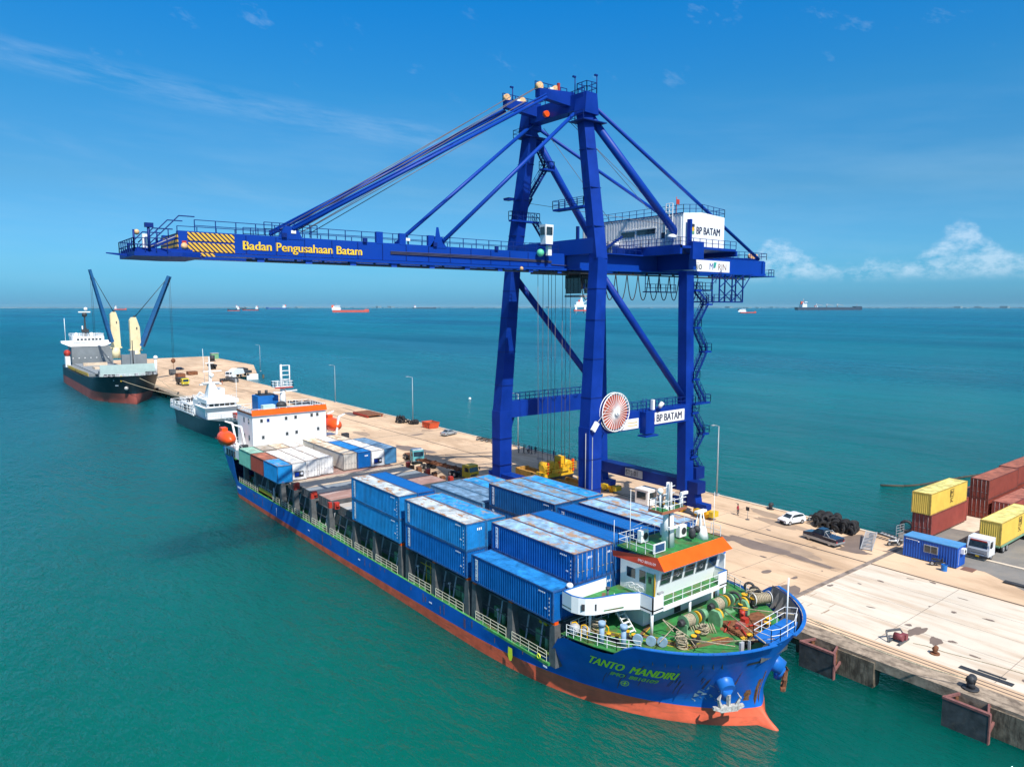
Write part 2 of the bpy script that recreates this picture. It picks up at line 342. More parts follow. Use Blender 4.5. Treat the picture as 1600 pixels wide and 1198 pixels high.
def blob(q, x, y, rx, ry, ang=0, n=26, amp=.35, z=ZQ+.018, seed=0):
    rr = random.Random(seed); ph = [rr.uniform(0, 6.28) for _ in range(4)]; vs = []
    for i in range(n):
        t = 2*math.pi*i/n; k = 1+amp*(.5*math.sin(2*t+ph[0])+.35*math.sin(3*t+ph[1])+.25*math.sin(5*t+ph[2])+.2*math.sin(8*t+ph[3]))
        a, b = rx*k*math.cos(t), ry*k*math.sin(t); vs.append((x+a*math.cos(ang)-b*math.sin(ang), y+a*math.sin(ang)+b*math.cos(ang), z))
    q.add(vs, [list(range(n))])
q = MB().use(stainm)
blob(q, 81.7, 51.5, 1.3, 5.2, .06, seed=1); blob(q, 81.6, 45.2, .7, 3.6, -.05, seed=2, z=ZQ+.02); blob(q, 81.0, 56.5, .9, 2.2, 0, seed=21, z=ZQ+.022)
blob(q, 93.0, 44.6, 3.2, 1.8, .35, seed=3, amp=.25); blob(q, 89.5, 43.0, .9, 2.2, .2, seed=4, z=ZQ+.02)
blob(q, 71.5, 27.9, 1.6, .5, 0, seed=5); blob(q, 70.7, 25.9, 1.1, .45, .2, seed=6); blob(q, 74.2, 45.7, .75, .45, 0, seed=7, amp=.1); blob(q, 75.0, 42.6, .5, .28, 0, seed=8); blob(q, 76.0, 38.9, .4, .25, 0, seed=9)
blob(q, 71.0, 41.0, 2.2, .9, .3, seed=19); blob(q, 89, 150, 2.0, .7, 0, seed=15); blob(q, 92, 190, 2.0, 5, 0, seed=16); blob(q, 79, 135, 1.8, 6, .1, seed=17)
for i in range(60):
    rr = random.Random(700+i); yy = rr.choice([rr.uniform(40, 75), rr.uniform(95, 260), rr.uniform(10, 38)]); blob(q, rr.uniform(67, 97) if yy > 40 else rr.uniform(67, 86), yy, rr.uniform(.08, .3), rr.uniform(.1, .6), rr.uniform(-.3, .3), seed=800+i, z=ZQ+.023+i*.0001)
struct(q.build('water_stains'))
q = MB().use(stain2)
for i in range(34):
    rr = random.Random(100+i); blob(q, rr.uniform(67, 96), rr.uniform(42, 330)if i > 8 else rr.uniform(41, 80), rr.uniform(.3, 1.3), rr.uniform(.6, 5), rr.uniform(-.15, .15), seed=200+i, z=ZQ+.016+i*.0001)
for i in range(9):
    rr = random.Random(400+i); x = 81.9-.16*i; y1 = rr.uniform(42, 52); q.box(x, x+.07, 40.2+rr.random(), y1, ZQ, ZQ+.009+i*.0002)
for i in range(16):
    rr = random.Random(500+i); x = rr.uniform(68, 72.5); y = rr.uniform(34.5, 43); q.box(x, x+rr.uniform(.8, 2.2), y, y+.09, ZQ, ZQ+.011)
struct(q.build('tyre_marks'))

# fenders, bollards
f0 = local(thing('wharf_fender', 'steel fender frame with dark panel on the wharf just ahead of the blue bow', 'fender', group='fenders hung on the wharf face'))
pinkr = mat('faded_pink_frame', (.24, .10, .09), .8, var=.2, vs=3, dirt=(.2, .09, .05), damt=.6, ds=3)
slate = mat('slate_panel', (.055, .06, .065), .6, var=.3, vs=1.4, dirt=(.15, .12, .09), damt=.4, ds=2)
MB().box(-1.75, -1.5, -1.65, 1.65, -2.35, -.1).build('face_panel', f0, slate)
q = MB()
q.box(-1.78, -1.46, -1.68, 1.68, -.1, .08); q.box(-1.78, -1.46, -1.72, -1.62, -2.4, .02)
for s in (-1, 1): q.beam((-1.6, s*1.55, 0), (0, s*1.05, -.05), .16, .2); q.beam((-1.5, s*1.5, -1.9), (-.1, s*1.5, -1.2), .16, .2)
q.build('frame', f0, pinkr)
MB().xprism([(.0, -2.2), (-.75, -2.2), (-.5, -.1), (0, -.1)], -1.2, -1.1, 'y').xprism([(.0, -2.2), (-.75, -2.2), (-.5, -.1), (0, -.1)], 1.1, 1.2, 'y').build('bracket', f0, rust)
MB().tube((-.1, 0, -.9), (-1.5, 0, -.9), .45, n=12).build('rubber_buffer', f0, black)
f0.location = (QX0, 32.2, ZQ-.1)
fl = ['steel fender frame nearest the camera, under the black mooring bollard', 'steel fender frame on the wharf face between the blue ship stern and the grey patrol ship']
for k in range(-3, 18):
    if k == 1: continue
    yy = 19.9+12.3*k
    if 45 < yy < 140: continue
    dup(f0, (QX0, yy, ZQ-.1), label=fl[0] if k == 0 else ('steel fender frame hung on the wharf face beside the bow, out past the right edge' if k < 0 else 'small dark fender frame on the wharf face behind the moored ships'))
def bollard(x, y, label, m, s=1):
    b = thing('mooring_bollard', label, 'bollard', (x, y, ZQ), group='mooring bollards on the wharf')
    MB().tube((x, y, ZQ), (x, y, ZQ+.12), .5*s, n=12).build('base_plate', b, m)
    q = MB(); q.tube((x, y, ZQ+.1), (x, y, ZQ+.55*s), .26*s, .22*s, n=12); q.tube((x-.1*s, y, ZQ+.55*s), (x+.35*s, y, ZQ+.72*s), .3*s, .24*s, n=12); q.ball((x, y, ZQ+.62*s), .3*s, 10, 6); q.build('bitt', b, m)
bollard(63.9, 20.6, 'black bollard at the wharf edge above the nearest fender', dark, 1.25)
bollard(68.0, 24.9, 'small rusty bollard standing out on the pale concrete', rust, .8)
bollard(70.5, 17.6, 'small yellow bollard beside the dark slot in the pale concrete', yellow, .7)
bollard(98.2, 60.2, 'dark bollard on the far edge of the wharf left of the white hatchback', dark, 1.1)
bollard(64.0, 160, 'bollard at the berth edge abeam of the patrol ship stern', dark); bollard(64.0, 272, 'bollard at the berth edge by the bow of the black freighter', dark)
for i, (x, y) in enumerate(((63.6, 118), (63.6, 128))): pass
q = MB().use(dark); q.box(66.9, 67.5, 18.6, 22.6, ZQ+.01, ZQ+.06); q.box(67.7, 68.0, 19.3, 21.4, ZQ+.01, ZQ+.05); struct(q.build('cable_slot'))
q = MB().use(dark); q.box(92.0, 92.7, 17, 27.2, ZQ+.012, ZQ+.2); q.box(90.9, 91.8, 22.9, 24.2, ZQ+.012, ZQ+.13); tag(q.build('drain_channel'), 'long dark steel drain cover lying at the edge of the asphalt yard', 'drain cover')
# ---------------------------------------------------------------- containers
CH = 2.75; BZ = 6.7
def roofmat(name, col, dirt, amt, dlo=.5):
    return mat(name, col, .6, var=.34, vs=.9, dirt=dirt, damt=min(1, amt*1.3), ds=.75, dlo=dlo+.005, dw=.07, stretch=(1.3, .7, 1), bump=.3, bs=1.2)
CM = {  # wall, roof
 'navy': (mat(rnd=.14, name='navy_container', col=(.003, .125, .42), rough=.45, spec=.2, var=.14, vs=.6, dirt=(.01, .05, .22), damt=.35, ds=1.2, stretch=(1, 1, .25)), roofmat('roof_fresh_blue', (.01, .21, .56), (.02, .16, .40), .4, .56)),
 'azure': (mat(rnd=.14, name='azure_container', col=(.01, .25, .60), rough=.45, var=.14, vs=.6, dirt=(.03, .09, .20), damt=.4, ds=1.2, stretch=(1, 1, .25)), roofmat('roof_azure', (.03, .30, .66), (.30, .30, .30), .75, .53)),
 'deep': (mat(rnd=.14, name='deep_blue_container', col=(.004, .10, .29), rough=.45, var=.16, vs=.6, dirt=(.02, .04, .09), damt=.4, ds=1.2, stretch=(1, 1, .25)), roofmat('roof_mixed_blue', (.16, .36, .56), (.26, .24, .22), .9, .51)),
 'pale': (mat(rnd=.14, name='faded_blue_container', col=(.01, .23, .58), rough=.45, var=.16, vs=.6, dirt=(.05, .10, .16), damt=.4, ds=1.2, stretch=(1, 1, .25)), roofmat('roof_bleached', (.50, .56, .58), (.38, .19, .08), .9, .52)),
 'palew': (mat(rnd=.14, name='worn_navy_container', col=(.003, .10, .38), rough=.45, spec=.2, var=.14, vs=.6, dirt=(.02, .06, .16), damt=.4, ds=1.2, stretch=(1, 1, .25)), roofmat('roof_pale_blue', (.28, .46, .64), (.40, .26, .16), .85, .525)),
 'plain': (MATS['navy_container'], mat('roof_even_blue', (.003, .12, .40), .5, var=.05, vs=.4)),
 'white': (mat('white_container', (.80, .80, .78), .45, var=.05, dirt=(.5, .42, .33), damt=.45, ds=1.5, stretch=(1, 1, .25)), roofmat('roof_white', (.80, .78, .73), (.45, .35, .25), .6, .57)),
 'cream': (mat('greyish_container', (.55, .52, .46), .5, var=.08, dirt=(.35, .26, .18), damt=.5, ds=1.2), roofmat('roof_cream', (.74, .64, .50), (.45, .30, .17), .6)),
 'grey': (mat('grey_container', (.42, .38, .33), .5, var=.08), roofmat('roof_grey', (.45, .40, .34), (.3, .22, .15), .5)),
 'green': (mat('green_container', (.13, .40, .32), .5, var=.1, vs=1, dirt=(.2, .25, .2), damt=.4), roofmat('roof_green', (.30, .55, .44), (.45, .48, .40), .5)),
 'brown': (mat('brown_container', (.26, .055, .035), .55, var=.1, vs=.6, dirt=(.15, .04, .03), damt=.4), roofmat('roof_brown', (.42, .145, .085), (.28, .10, .06), .5)),
 'maroon': (mat('maroon_container', (.31, .065, .05), .55, var=.1, vs=.6, dirt=(.18, .05, .04), damt=.4), roofmat('roof_maroon', (.44, .17, .12), (.25, .08, .06), .5)),
 'yellow': (mat('yellow_container', (.80, .55, .10), .5, var=.07, vs=.6, dirt=(.55, .36, .08), damt=.35), roofmat('roof_yellow', (.86, .72, .25), (.6, .45, .15), .4)),
 'slate': (mat('slate_blue_container', (.08, .26, .46), .5, var=.1), roofmat('roof_slate', (.17, .30, .45), (.10, .16, .24), .5)),
}
rod = mat('door_rod', (.30, .30, .30), .5)
letter = mat('white_lettering', (.85, .87, .9), .6, var=.02)
darkl = mat('dark_lettering', (.015, .015, .02), .6, var=.02)
PROTO = {}
def corr(q, a, b, z0, z1, n, dep, out):
    """corrugated wall from a to b (xy), out = outward normal"""
    a = Vector((a[0], a[1], 0)); b = Vector((b[0], b[1], 0)); o = Vector((out[0], out[1], 0)); pts = []
    for i in range(n):
        for f, d in ((0, 0), (.28, 0), (.5, 1), (.78, 1)): pts.append(a.lerp(b, (i+f)/n)-o*dep*d)
    pts.append(b.copy()); k = len(pts); base = len(q.v)
    for z in (z0, z1): q.v += [Vector((p.x, p.y, z)) for p in pts]
    flip = (b-a).cross(o).z > 0
    for i in range(k-1):
        f = [base+i, base+i+1, base+k+i+1, base+k+i]; q.f.append(f if not flip else f[::-1]); q.m.append(q.cur); q.s.append(False)
def container_proto(L, H, key, style):
    """local: x 0..2.44, y 0..L, z 0..H; the end at y=0 faces the camera side"""
    k = (L, H, key, style)
    if k in PROTO: return PROTO[k]
    w, rf = CM[key]; W_ = 2.44; P = []
    fr = mat('container_frame_'+key, tuple(c*.75+.012 for c in (w.node_tree.nodes and CMcol(w))), .6, var=.25, vs=2, dirt=(.22, .11, .06), damt=.6, ds=2.5)
    q = MB().use(w)
    if style == 'reefer':
        corr(q, (0.03, L-.15), (0.03, .15), .15, H-.12, int(L*2.6), .02, (-1, 0)); corr(q, (W_-.03, .15), (W_-.03, L-.15), .15, H-.12, int(L*2.6), .02, (1, 0))
    else:
        corr(q, (0.02, L-.15), (0.02, .15), .15, H-.12, int(L*2.9), .075, (-1, 0)); corr(q, (W_-.02, .15), (W_-.02, L-.15), .15, H-.12, int(L*2.9), .075, (1, 0))
    corr(q, (.12, L-.03), (W_-.12, L-.03), .15, H-.12, 9, .04, (0, 1))
    if style in ('blank',): corr(q, (.12, .03), (W_-.12, .03), .15, H-.12, 9, .045, (0, -1))
    P.append(('wall', q))
    q = MB().use(fr)
    for x in (0, W_-.13):
        for y in (0, L-.15): q.box(x, x+.13, y, y+.15, 0, H)
        q.box(x, x+.1, .15, L-.15, 0, .15); q.box(x, x+.08, .15, L-.15, H-.12, H-.01)
    for y in (0, L-.1): q.box(.13, W_-.13, y, y+.1, 0, .15); q.box(.13, W_-.13, y, y+.1, H-.12, H-.01)
    q.box(.1, W_-.1, .15, L-.15, .02, .12)
    P.append(('frame', q))
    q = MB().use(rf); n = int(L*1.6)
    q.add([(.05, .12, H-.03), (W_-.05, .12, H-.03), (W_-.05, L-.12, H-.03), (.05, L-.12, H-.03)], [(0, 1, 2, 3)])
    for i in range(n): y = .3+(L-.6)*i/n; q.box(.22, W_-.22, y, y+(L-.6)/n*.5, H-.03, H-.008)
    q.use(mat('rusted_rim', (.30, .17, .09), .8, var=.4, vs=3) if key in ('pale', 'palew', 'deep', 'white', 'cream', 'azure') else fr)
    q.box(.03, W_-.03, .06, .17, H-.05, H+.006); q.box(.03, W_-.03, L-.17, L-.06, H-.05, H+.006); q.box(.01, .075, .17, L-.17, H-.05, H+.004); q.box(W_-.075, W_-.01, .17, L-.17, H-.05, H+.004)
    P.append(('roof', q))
    if style in ('door', 'reeferdoor', 'reefer'):
        if style == 'reefer':
            q = MB().use(w); q.box(.13, W_-.13, .04, .1, .15, H-.12); P.append(('front_panel', q))
            q = MB().use(dark); q.box(.45, W_-.5, -.01, .1, .45, 1.35); q.use(letter); q.tube((1.65, .0, .95), (1.65, -.03, .95), .22, n=12); q.use(crane_blue); q.box(.5, 1.2, -.03, 0, .6, 1.2); P.append(('cooling_unit', q))
        else:
            for i in (0, 1):
                q = MB().use(w); x0 = .14+i*1.09; q.box(x0, x0+1.06, .03, .08, .16, H-.13)
                if style == 'door':
                    for j in range(3): q.box(x0+.1, x0+.96, .005, .03, .3+j*.8, .75+j*.8)
                q.use(rod if key not in('white',) else lgrey)
                for xr in (x0+.25, x0+.8): q.tube((xr, -.01, .1), (xr, -.01, H-.1), .022, n=5); q.box(xr-.04, xr+.2, -.03, 0, 1.0, 1.06)
                P.append(('door', q))
    if key in ('navy', 'azure', 'deep', 'pale', 'palew', 'plain') and L > 8:
        q = MB().use(letter); y0 = L-.7; q.box(-.012, -.002, y0-.40, y0, .35, H-.3)
        q.use(w)
        for i, chh in enumerate('TANTO'):
            zz = H-.42-i*.40; q.text(chh, .42, XYM((-.02, y0-.02, zz-.30), (0, -1, 0), (0, 0, 1)))
        q.use(letter)
        for (yy, zz, ww) in ((1.9, H-.45, .95), (1.1, .95, .30)):
            for i in range(4): q.box(-.012, -.002, yy-i*ww/4-.16*ww, yy-i*ww/4, zz, zz+.12)
        for i in range(5): q.box(-.012, -.002, .45, .52, .5+i*.36, .66+i*.36)
        if style == 'door':
            for i in range(3): q.box(1.62+i*.2, 1.72+i*.2, -.004, .002, H-.7, H-.5)
            q.box(1.5, 1.54, -.006, .002, .4, 2.2); q.box(.42, .46, -.006, .002, .6, 2.3)
        else:
            for i in range(3): q.box(1.35+i*.22, 1.47+i*.22, -.004, .03, H-.85, H-.6)
        P.append(('lettering', q))
    PROTO[k] = P; return P
def CMcol(m):
    for n in m.node_tree.nodes:
        if n.type == 'VALTORGB': return tuple(n.color_ramp.elements[0].color)[:3]
    return (.3, .3, .3)
MESHC = {}
def container(x, y, z, key, style, label, group, L=12.19, H=CH, rz=0, piv=None, cat='container', name='shipping_container'):
    t = thing(name, label, cat, (x, y, z), rz, group)
    k = (L, H, key, style)
    if k not in MESHC:
        MESHC[k] = []
        for nm, q in container_proto(L, H, key, style):
            o = q.build(nm); MESHC[k].append((nm, o.data)); bpy.data.objects.remove(o)
    for nm, me in MESHC[k]:
        o = bpy.data.objects.new(nm, me); S.collection.objects.link(o); o.parent = t; ROOTM[o.name] = ROOTM[t.name]
    return t
CX = [39.6, 42.1, 44.6, 47.15, 51.0, 54.1, 56.6, 59.05]
GD = 'containers stowed on the blue cargo ship'
B1, B2, B3 = 44.5, 57.55, 71.05
T2 = BZ+CH+.02
def C(c, y, tier, key, style, label, **k): return container(CX[c], y, BZ if tier == 1 else T2, key, style, label, GD, **k)
# bay nearest the bridge
C(0, B1, 1, 'navy', 'blank', 'navy blue container alone at the ship side next to the bridge wing, top patched pink')
C(1, B1, 1, 'navy', 'door', 'blue container under the pale topped one with two round dark patches')
C(1, B1, 2, 'palew', 'door', 'dark blue container with pale worn top and two round dark patches')
C(2, B1, 1, 'navy', 'door', 'blue container at deck level under the rust edged pale topped one')
C(2, B1, 2, 'palew', 'door', 'pale worn topped container with rusty near edge, second in from the ship side')
C(3, B1, 1, 'navy', 'blank', 'deck level container under the first plain blue topped one')
C(3, B1, 2, 'plain', 'blank', 'container with even unmarked blue top beside the pale worn tops')
C(4, B1, 1, 'navy', 'blank', 'deck level container under the plain blue topped one with a gap on each side')
C(4, B1, 2, 'plain', 'blank', 'even blue topped container with a dark gap on each side, aft of the wheelhouse mast')
C(5, B1, 1, 'navy', 'door', 'deck level blue container on the wharf side behind the white mast'); C(5, B1, 2, 'palew', 'door', 'streaky pale blue topped container behind the white mast')
C(6, B1, 1, 'azure', 'door', 'deck level container next to the wharf, its door end showing right of the mast'); C(6, B1, 2, 'palew', 'door', 'streaky blue topped container nearest the wharf, door end showing right of the mast')
# second bay
C(0, B2, 1, 'navy', 'blank', 'navy container at the ship side carrying the white and rust topped one')
C(0, B2, 2, 'pale', 'blank', 'light blue container with white and rust stained top and bright end')
C(1, B2, 1, 'navy', 'blank', 'deck level container hidden under the cyan topped one'); C(1, B2, 2, 'azure', 'blank', 'container with bright cyan top beside the white and rust topped one')
for c, kk, a in ((4, 'deep', 'dark sided container with dark marks on its top'), (5, 'deep', 'middle of three grey and cyan topped containers by the crane'), (6, 'azure', 'cyan topped container nearest the crane legs')):
    xx = 51.4+(c-4)*2.5
    container(xx, B2, BZ, 'deep', 'blank', 'bottom box under the '+a, GD); container(xx, B2, T2, kk, 'blank', a, GD)
# third bay
C(0, B3, 1, 'azure', 'blank', 'blue container at the ship side, lower of the rust patched stack by the open hatches')
C(0, B3, 2, 'pale', 'blank', 'blue container with whitish top, brown rust patch and a dark crack line')
C(1, B3, 1, 'navy', 'blank', 'deck level container under the smooth blue topped one by the hatches'); C(1, B3, 2, 'plain', 'blank', 'smooth blue topped container next to the whitish cracked one')
for i, a in enumerate(('left of the three flat blue tops lying low amidships', 'middle one of the three flat blue tops lying low amidships', 'flat blue topped container lying low beside the crane foot')):
    container(51.3+i*2.5, B3-.1, BZ, 'azure' if i == 2 else 'slate', 'blank', a, GD)
container(58.8, B3-.1, BZ, 'azure', 'blank', 'flat blue topped container lowest by the wharf at the crane foot', GD)
# aft bays
AZ = 6.45
for y, kk, a in ((108.3, 'azure', 'short blue container at the ship side below the white house'), (114.5, 'brown', 'short reddish brown container between the blue and the green one'), (120.7, 'green', 'short pale green container under the orange lifeboat')):
    container(39.2, y, AZ, kk, 'blank' if kk == 'azure' else 'blank', a, GD, L=6.06)
container(41.75, 109.0, AZ, 'white', 'reefer', 'white refrigerated container with dark cooling unit, beside the short blue one', GD)
container(44.25, 109.6, AZ, 'white', 'reeferdoor', 'white container with closed doors, next to the cooling unit', GD)
container(46.75, 110.0, AZ, 'white', 'reeferdoor', 'white container at the right of its block, facing the gap between the blocks', GD)
for i, kk in enumerate(('grey', 'cream', 'white')): container(41.75+2.5*i, 122.2, AZ, kk, 'blank', ('short grey topped container close under the white house', 'short cream topped container close under the white house', 'short white topped container against the white house')[i], GD, L=4.6)
container(51.3, 110.6, AZ, 'cream', 'reeferdoor', 'cream container with white door end, left in the block of four', GD)
container(53.8, 110.4, AZ, 'navy', 'blank', 'dark blue ended container between two white ones', GD)
container(56.3, 110.2, AZ, 'white', 'reefer', 'white refrigerated container with blue cooling unit between two blue ones', GD)
container(58.8, 110.4, AZ, 'slate', 'blank', 'slate blue topped container at the wharf side of the aft block', GD)
for i, kk in enumerate(('cream', 'white', 'cream')): container(51.3+2.5*i, 122.9, AZ, kk, 'blank', ('cream topped short container behind the block of four, near the house', 'white topped short container behind the block of four', 'cream topped short container near the starboard lifeboat')[i], GD, L=6.06)

# yard containers, lying across the wharf (long side facing the camera): local y axis runs to +X
def yardc(x, y, z, key, style, label, H=2.9, L=12.19):   # x,y = corner nearest the camera
    return container(x, y+2.44, z, key, style, label, 'containers in the yard', L=L, H=H, rz=-math.pi/2)
YZ = ZQ+.02
def msc(t, Lx, Ly):
    q = MB().use(darkl); o = (2.44+.01, 0, 0)
    def M(p): return Matrix.Translation((0, 0, 0)) @ p
    q.text('M', 1.15, XYM((2.452, Lx, 1.62), (0, 1, 0), (0, 0, 1))); q.text('SC', .95, XYM((2.452, Lx-.1, .72), (0, 1, 0), (0, 0, 1)))
    for a, b, c, d in ((-.15, 1.05, 1.5, 1.57), (-.15, 1.05, 2.52, 2.59), (-.15, -.08, 1.5, 2.59), (.98, 1.05, 1.5, 2.59)): q.box(2.444, 2.452, Lx+a, Lx+b, c, d)
    Mi = ROOTM[t.name]; q.v = [Mi @ v for v in q.v]; q.build('lettering', t)
yardc(102.2, 38.9, YZ+.25, 'maroon', 'door', 'maroon container with door end under the yellow one by the water')
t = yardc(102.0, 39.0, YZ+3.17, 'yellow', 'blank', 'yellow container stacked on the maroon one by the water'); msc(t, 6.4, 0)
yardc(114.8, 40.0, YZ, 'maroon', 'blank', 'maroon container on the ground behind the yellow and maroon stack')
yardc(118.0, 37.5, YZ, 'brown', 'door', 'brown container at the bottom of the stack behind the parked truck'); yardc(118.0, 37.5, YZ+2.92, 'brown', 'door', 'brown container on top, its dark door end with white marks')
yardc(118.2, 34.6, YZ, 'maroon', 'door', 'maroon container on the ground in front of the taller brown stack, dark door end')
yardc(130.6, 37.9, YZ, 'brown', 'blank', 'brown container low behind the taller brown stack'); yardc(130.6, 37.9, YZ+2.92, 'brown', 'blank', 'brown topped container cut by the right edge, behind the door ended one')
yardc(130.8, 34.7, YZ, 'maroon', 'blank', 'maroon container at the far right edge on the ground')
# ---------------------------------------------------------------- blue cargo ship
SXc = 50.5
ship = thing('cargo_ship', 'large blue container ship with green decks and orange topped wheelhouse, moored under the crane', 'cargo ship', (50.5, 85, 0))
def lerpt(z, tb):
    if z <= tb[0][0]: return tb[0][1]
    for (a, u), (b, v) in zip(tb, tb[1:]):
        if z <= b: return u+(v-u)*(z-a)/(b-a)
    return tb[-1][1]
STEM = [(-2, 30.6), (-.6, 29.1), (0, 29.5), (.5, 30.3), (1.1, 31.0), (1.8, 31.35), (3, 31.2), (5, 30.6), (6.5, 29.9), (7.6, 29.3)]
def hb(y, z):                                    # half breadth of the hull
    st = lerpt(z, STEM); t = max(0, y-max(st, lerpt(z, [(0, 30.9), (1.5, 31.1), (2.5, 29)])))
    L = lerpt(z, [(1.5, 30), (4.2, 19), (6.2, 13.2), (7.6, 12.2)]); p = lerpt(z, [(1.5, 3), (5, 2.3), (7, 2)]); q = lerpt(z, [(1.5, .75), (5, .56), (7, .5)])
    b = 11*max(0, 1-max(0, 1-t/L)**p)**q
    t = max(0, y-st)
    if z < 1.3: k = 1-max(0, z)/1.3; b = max(b, .62*math.sqrt(min(1, t/1.6))*min(1, k*1.6)) if t < 3 else b
    if y > 128:
        a = (y-128)/14; dk = lerpt(z, [(-1, .75), (1, .5), (3, .22), (6.5, .14)]); b *= 1-dk*a**1.6
    return b
def topz(y):
    return lerpt(y, [(29, 7.65), (36.6, 7.45), (37.8, 6.05), (43.1, 6.0), (44.6, 3.0), (50, 2.85), (128, 2.8), (129.5, 3.2), (131.2, 6.7), (142, 7.0)])
def boot(y): return lerpt(y, [(29, 1.35), (45, 1.4), (60, 1.15), (90, .75), (142, .6)])
ty = [0, .04, .1, .2, .35, .6, 1, 1.5, 2.1, 2.8, 3.6, 4.5, 5.5, 6.6, 7.4, 8.2, 9, 10, 11, 12, 13, 13.8, 14.4, 15.2, 17, 19, 22, 26, 31, 37, 45, 55, 65, 75, 85, 98.7, 99.6, 100.4, 101.2, 102, 104, 107, 110, 112.5]
def hull_pt(t, z, side):
    st = lerpt(z, STEM); y = 29.5+t+(st-29.5)*max(0, 1-t/35)
    return Vector((SXc+side*hb(y, z), y, z))
nz = 15
q = MB().use(hull_blue); q.use(boot_red)
for side in (-1, 1):
    cols = []
    for t in ty:
        yt = 29.5+t; zt = topz(yt); zb = boot(yt); zs = [-2.2, -1, -.3, .0, .3*zb, .6*zb, zb]+[zb+(zt-zb)*((i+1)/(nz-6)) for i in range(nz-6)]
        cols.append([hull_pt(t, z, side) for z in zs])
    o = len(q.v); m = len(cols[0]); q.v += [p for c in cols for p in c]
    for i in range(len(cols)-1):
        for j in range(m-1):
            f = [o+i*m+j, o+(i+1)*m+j, o+(i+1)*m+j+1, o+i*m+j+1]
            q.f.append(f if side > 0 else f[::-1]); q.m.append(1 if j < 6 else 0); q.s.append(True)
    if side < 0: stl = cols[-1]
    else: str_ = cols[-1]
for j in range(len(stl)-1): q.add([stl[j], str_[j], str_[j+1], stl[j+1]], [(0, 1, 2, 3)]); q.m[-1] = 1 if j < 6 else 0
hull = q.build('hull', ship)
def hull_surf(d, z, side=-1, y0=29.6, off=.02):      # point at arc length d aft of the stem, on the given side
    pts = []; y = lerpt(z, STEM)
    prev = Vector((SXc, y, z)); acc = 0
    while acc < d:
        yn = y+.12; p = Vector((SXc+side*hb(yn, z), yn, z)); l = (p-prev).length
        if acc+l >= d:
            r = prev.lerp(p, (d-acc)/l); tn = (p-prev).normalized(); n = Vector((tn.y, -tn.x, 0)) if side > 0 else Vector((-tn.y, tn.x, 0))
            return r+n*off
        acc += l; prev = p; y = yn
def hull_text(q, st, size, d_start, z0, sx=1):
    # text starts aft and runs toward the stem on the camera side
    q.bold(st, size, lambda v, k: hull_surf(max(.3, d_start-v.x*sx), z0+v.y, -1, off=.035+k), .045)
yl = mat('yellow_lettering', (.85, .92, .04), .6, var=.08, vs=4)
def fine(st, size):      # letters as small quads so they bend with the hull
    pass
q = MB().use(yl); hull_text(q, 'TANTO  MANDIRI', 1.28, 15.3, 4.35, .71); q.build('name_lettering', ship)
q = MB().use(mat('dull_yellow_lettering', (.45, .62, .12), .6)); hull_text(q, 'IMO  8810109', .74, 12.9, 3.5, .90); q.build('number_lettering', ship)
q = MB().use(yl)
c = hull_surf(11.6, 2.75); 
for i in range(20):
    a, b = 2*math.pi*i/20, 2*math.pi*(i+1)/20
    q.add([hull_surf(11.3-.36*math.cos(a), 2.75+.36*math.sin(a)), hull_surf(11.3-.36*math.cos(b), 2.75+.36*math.sin(b)), hull_surf(11.3-.29*math.cos(b), 2.75+.29*math.sin(b)), hull_surf(11.3-.29*math.cos(a), 2.75+.29*math.sin(a))], [(0, 1, 2, 3)])
for (a0, a1, b0, b1) in ((-.22, .22, -.05, .05), (-.05, .05, -.22, .22)): q.add([hull_surf(11.3-a0, 2.75+b0), hull_surf(11.3-a1, 2.75+b0), hull_surf(11.3-a1, 2.75+b1), hull_surf(11.3-a0, 2.75+b1)], [(0, 1, 2, 3)])
q.add([(39.475, 50.6, 2.3), (39.475, 50.0, 2.3), (39.475, 49.95, 1.5), (39.475, 50.1, 1.1), (39.475, 50.3, 1.0), (39.475, 50.5, 1.1), (39.475, 50.65, 1.5)], [(0, 1, 2, 3, 4, 5, 6)])
for y in (46.2,): q.torus((39.46, y, 3.1), (1, 0, 0), .2, .06, 12, 4)
q.use(letter)
for y, z in ((64, 1.9), (81, 1.9), (97, 1.7), (45.1, 2.4)): q.box(39.46, 39.48, y, y+.5, z, z+.14)
q.box(39.47, 39.49, 127.3, 129.0, 1.7, 2.0); q.box(39.465, 39.485, 110, 110.1, .9, 2.2)
q.build('hull_marks', ship)
rustst = mat('rust_streak', (.20, .085, .03), .8, var=.4, vs=5)
q = MB().use(rustst)
def streak(dd, z0, z1, w):
    n = 10; rr = random.Random(int(dd*100)); L_, R_ = [], []
    for i in range(n+1):
        z = z1+(z0-z1)*i/n; k = w*(1-.55*abs(i/n-.4))*rr.uniform(.6, 1.15); L_.append(hull_surf(max(.04, dd+k), z, off=.03)); R_.append(hull_surf(max(.02, dd-k), z, off=.03))
    q.add(L_+R_[::-1], [list(range(2*n+2))])
streak(1.3, 1.8, 3.0, .33); streak(.45, 1.5, 3.9, .28); streak(.12, 1.5, 4.6, .08)
for i in range(26):
    rr = random.Random(60+i); dd = rr.uniform(2, 14); z1 = rr.uniform(3.2, 5.8); streak(dd, z1-rr.uniform(.5, 1.6), z1, rr.uniform(.015, .05))
for i in range(30):
    rr = random.Random(90+i); y = rr.uniform(46, 126); z1 = rr.uniform(2.2, 2.75); q.box(39.47, 39.485, y, y+rr.uniform(.03, .09), z1-rr.uniform(.3, 1.3), z1)
q.build('rust_patches', ship)
q = MB().use(mat('scuff_mark', (.35, .45, .55), .8, var=.3, vs=4))
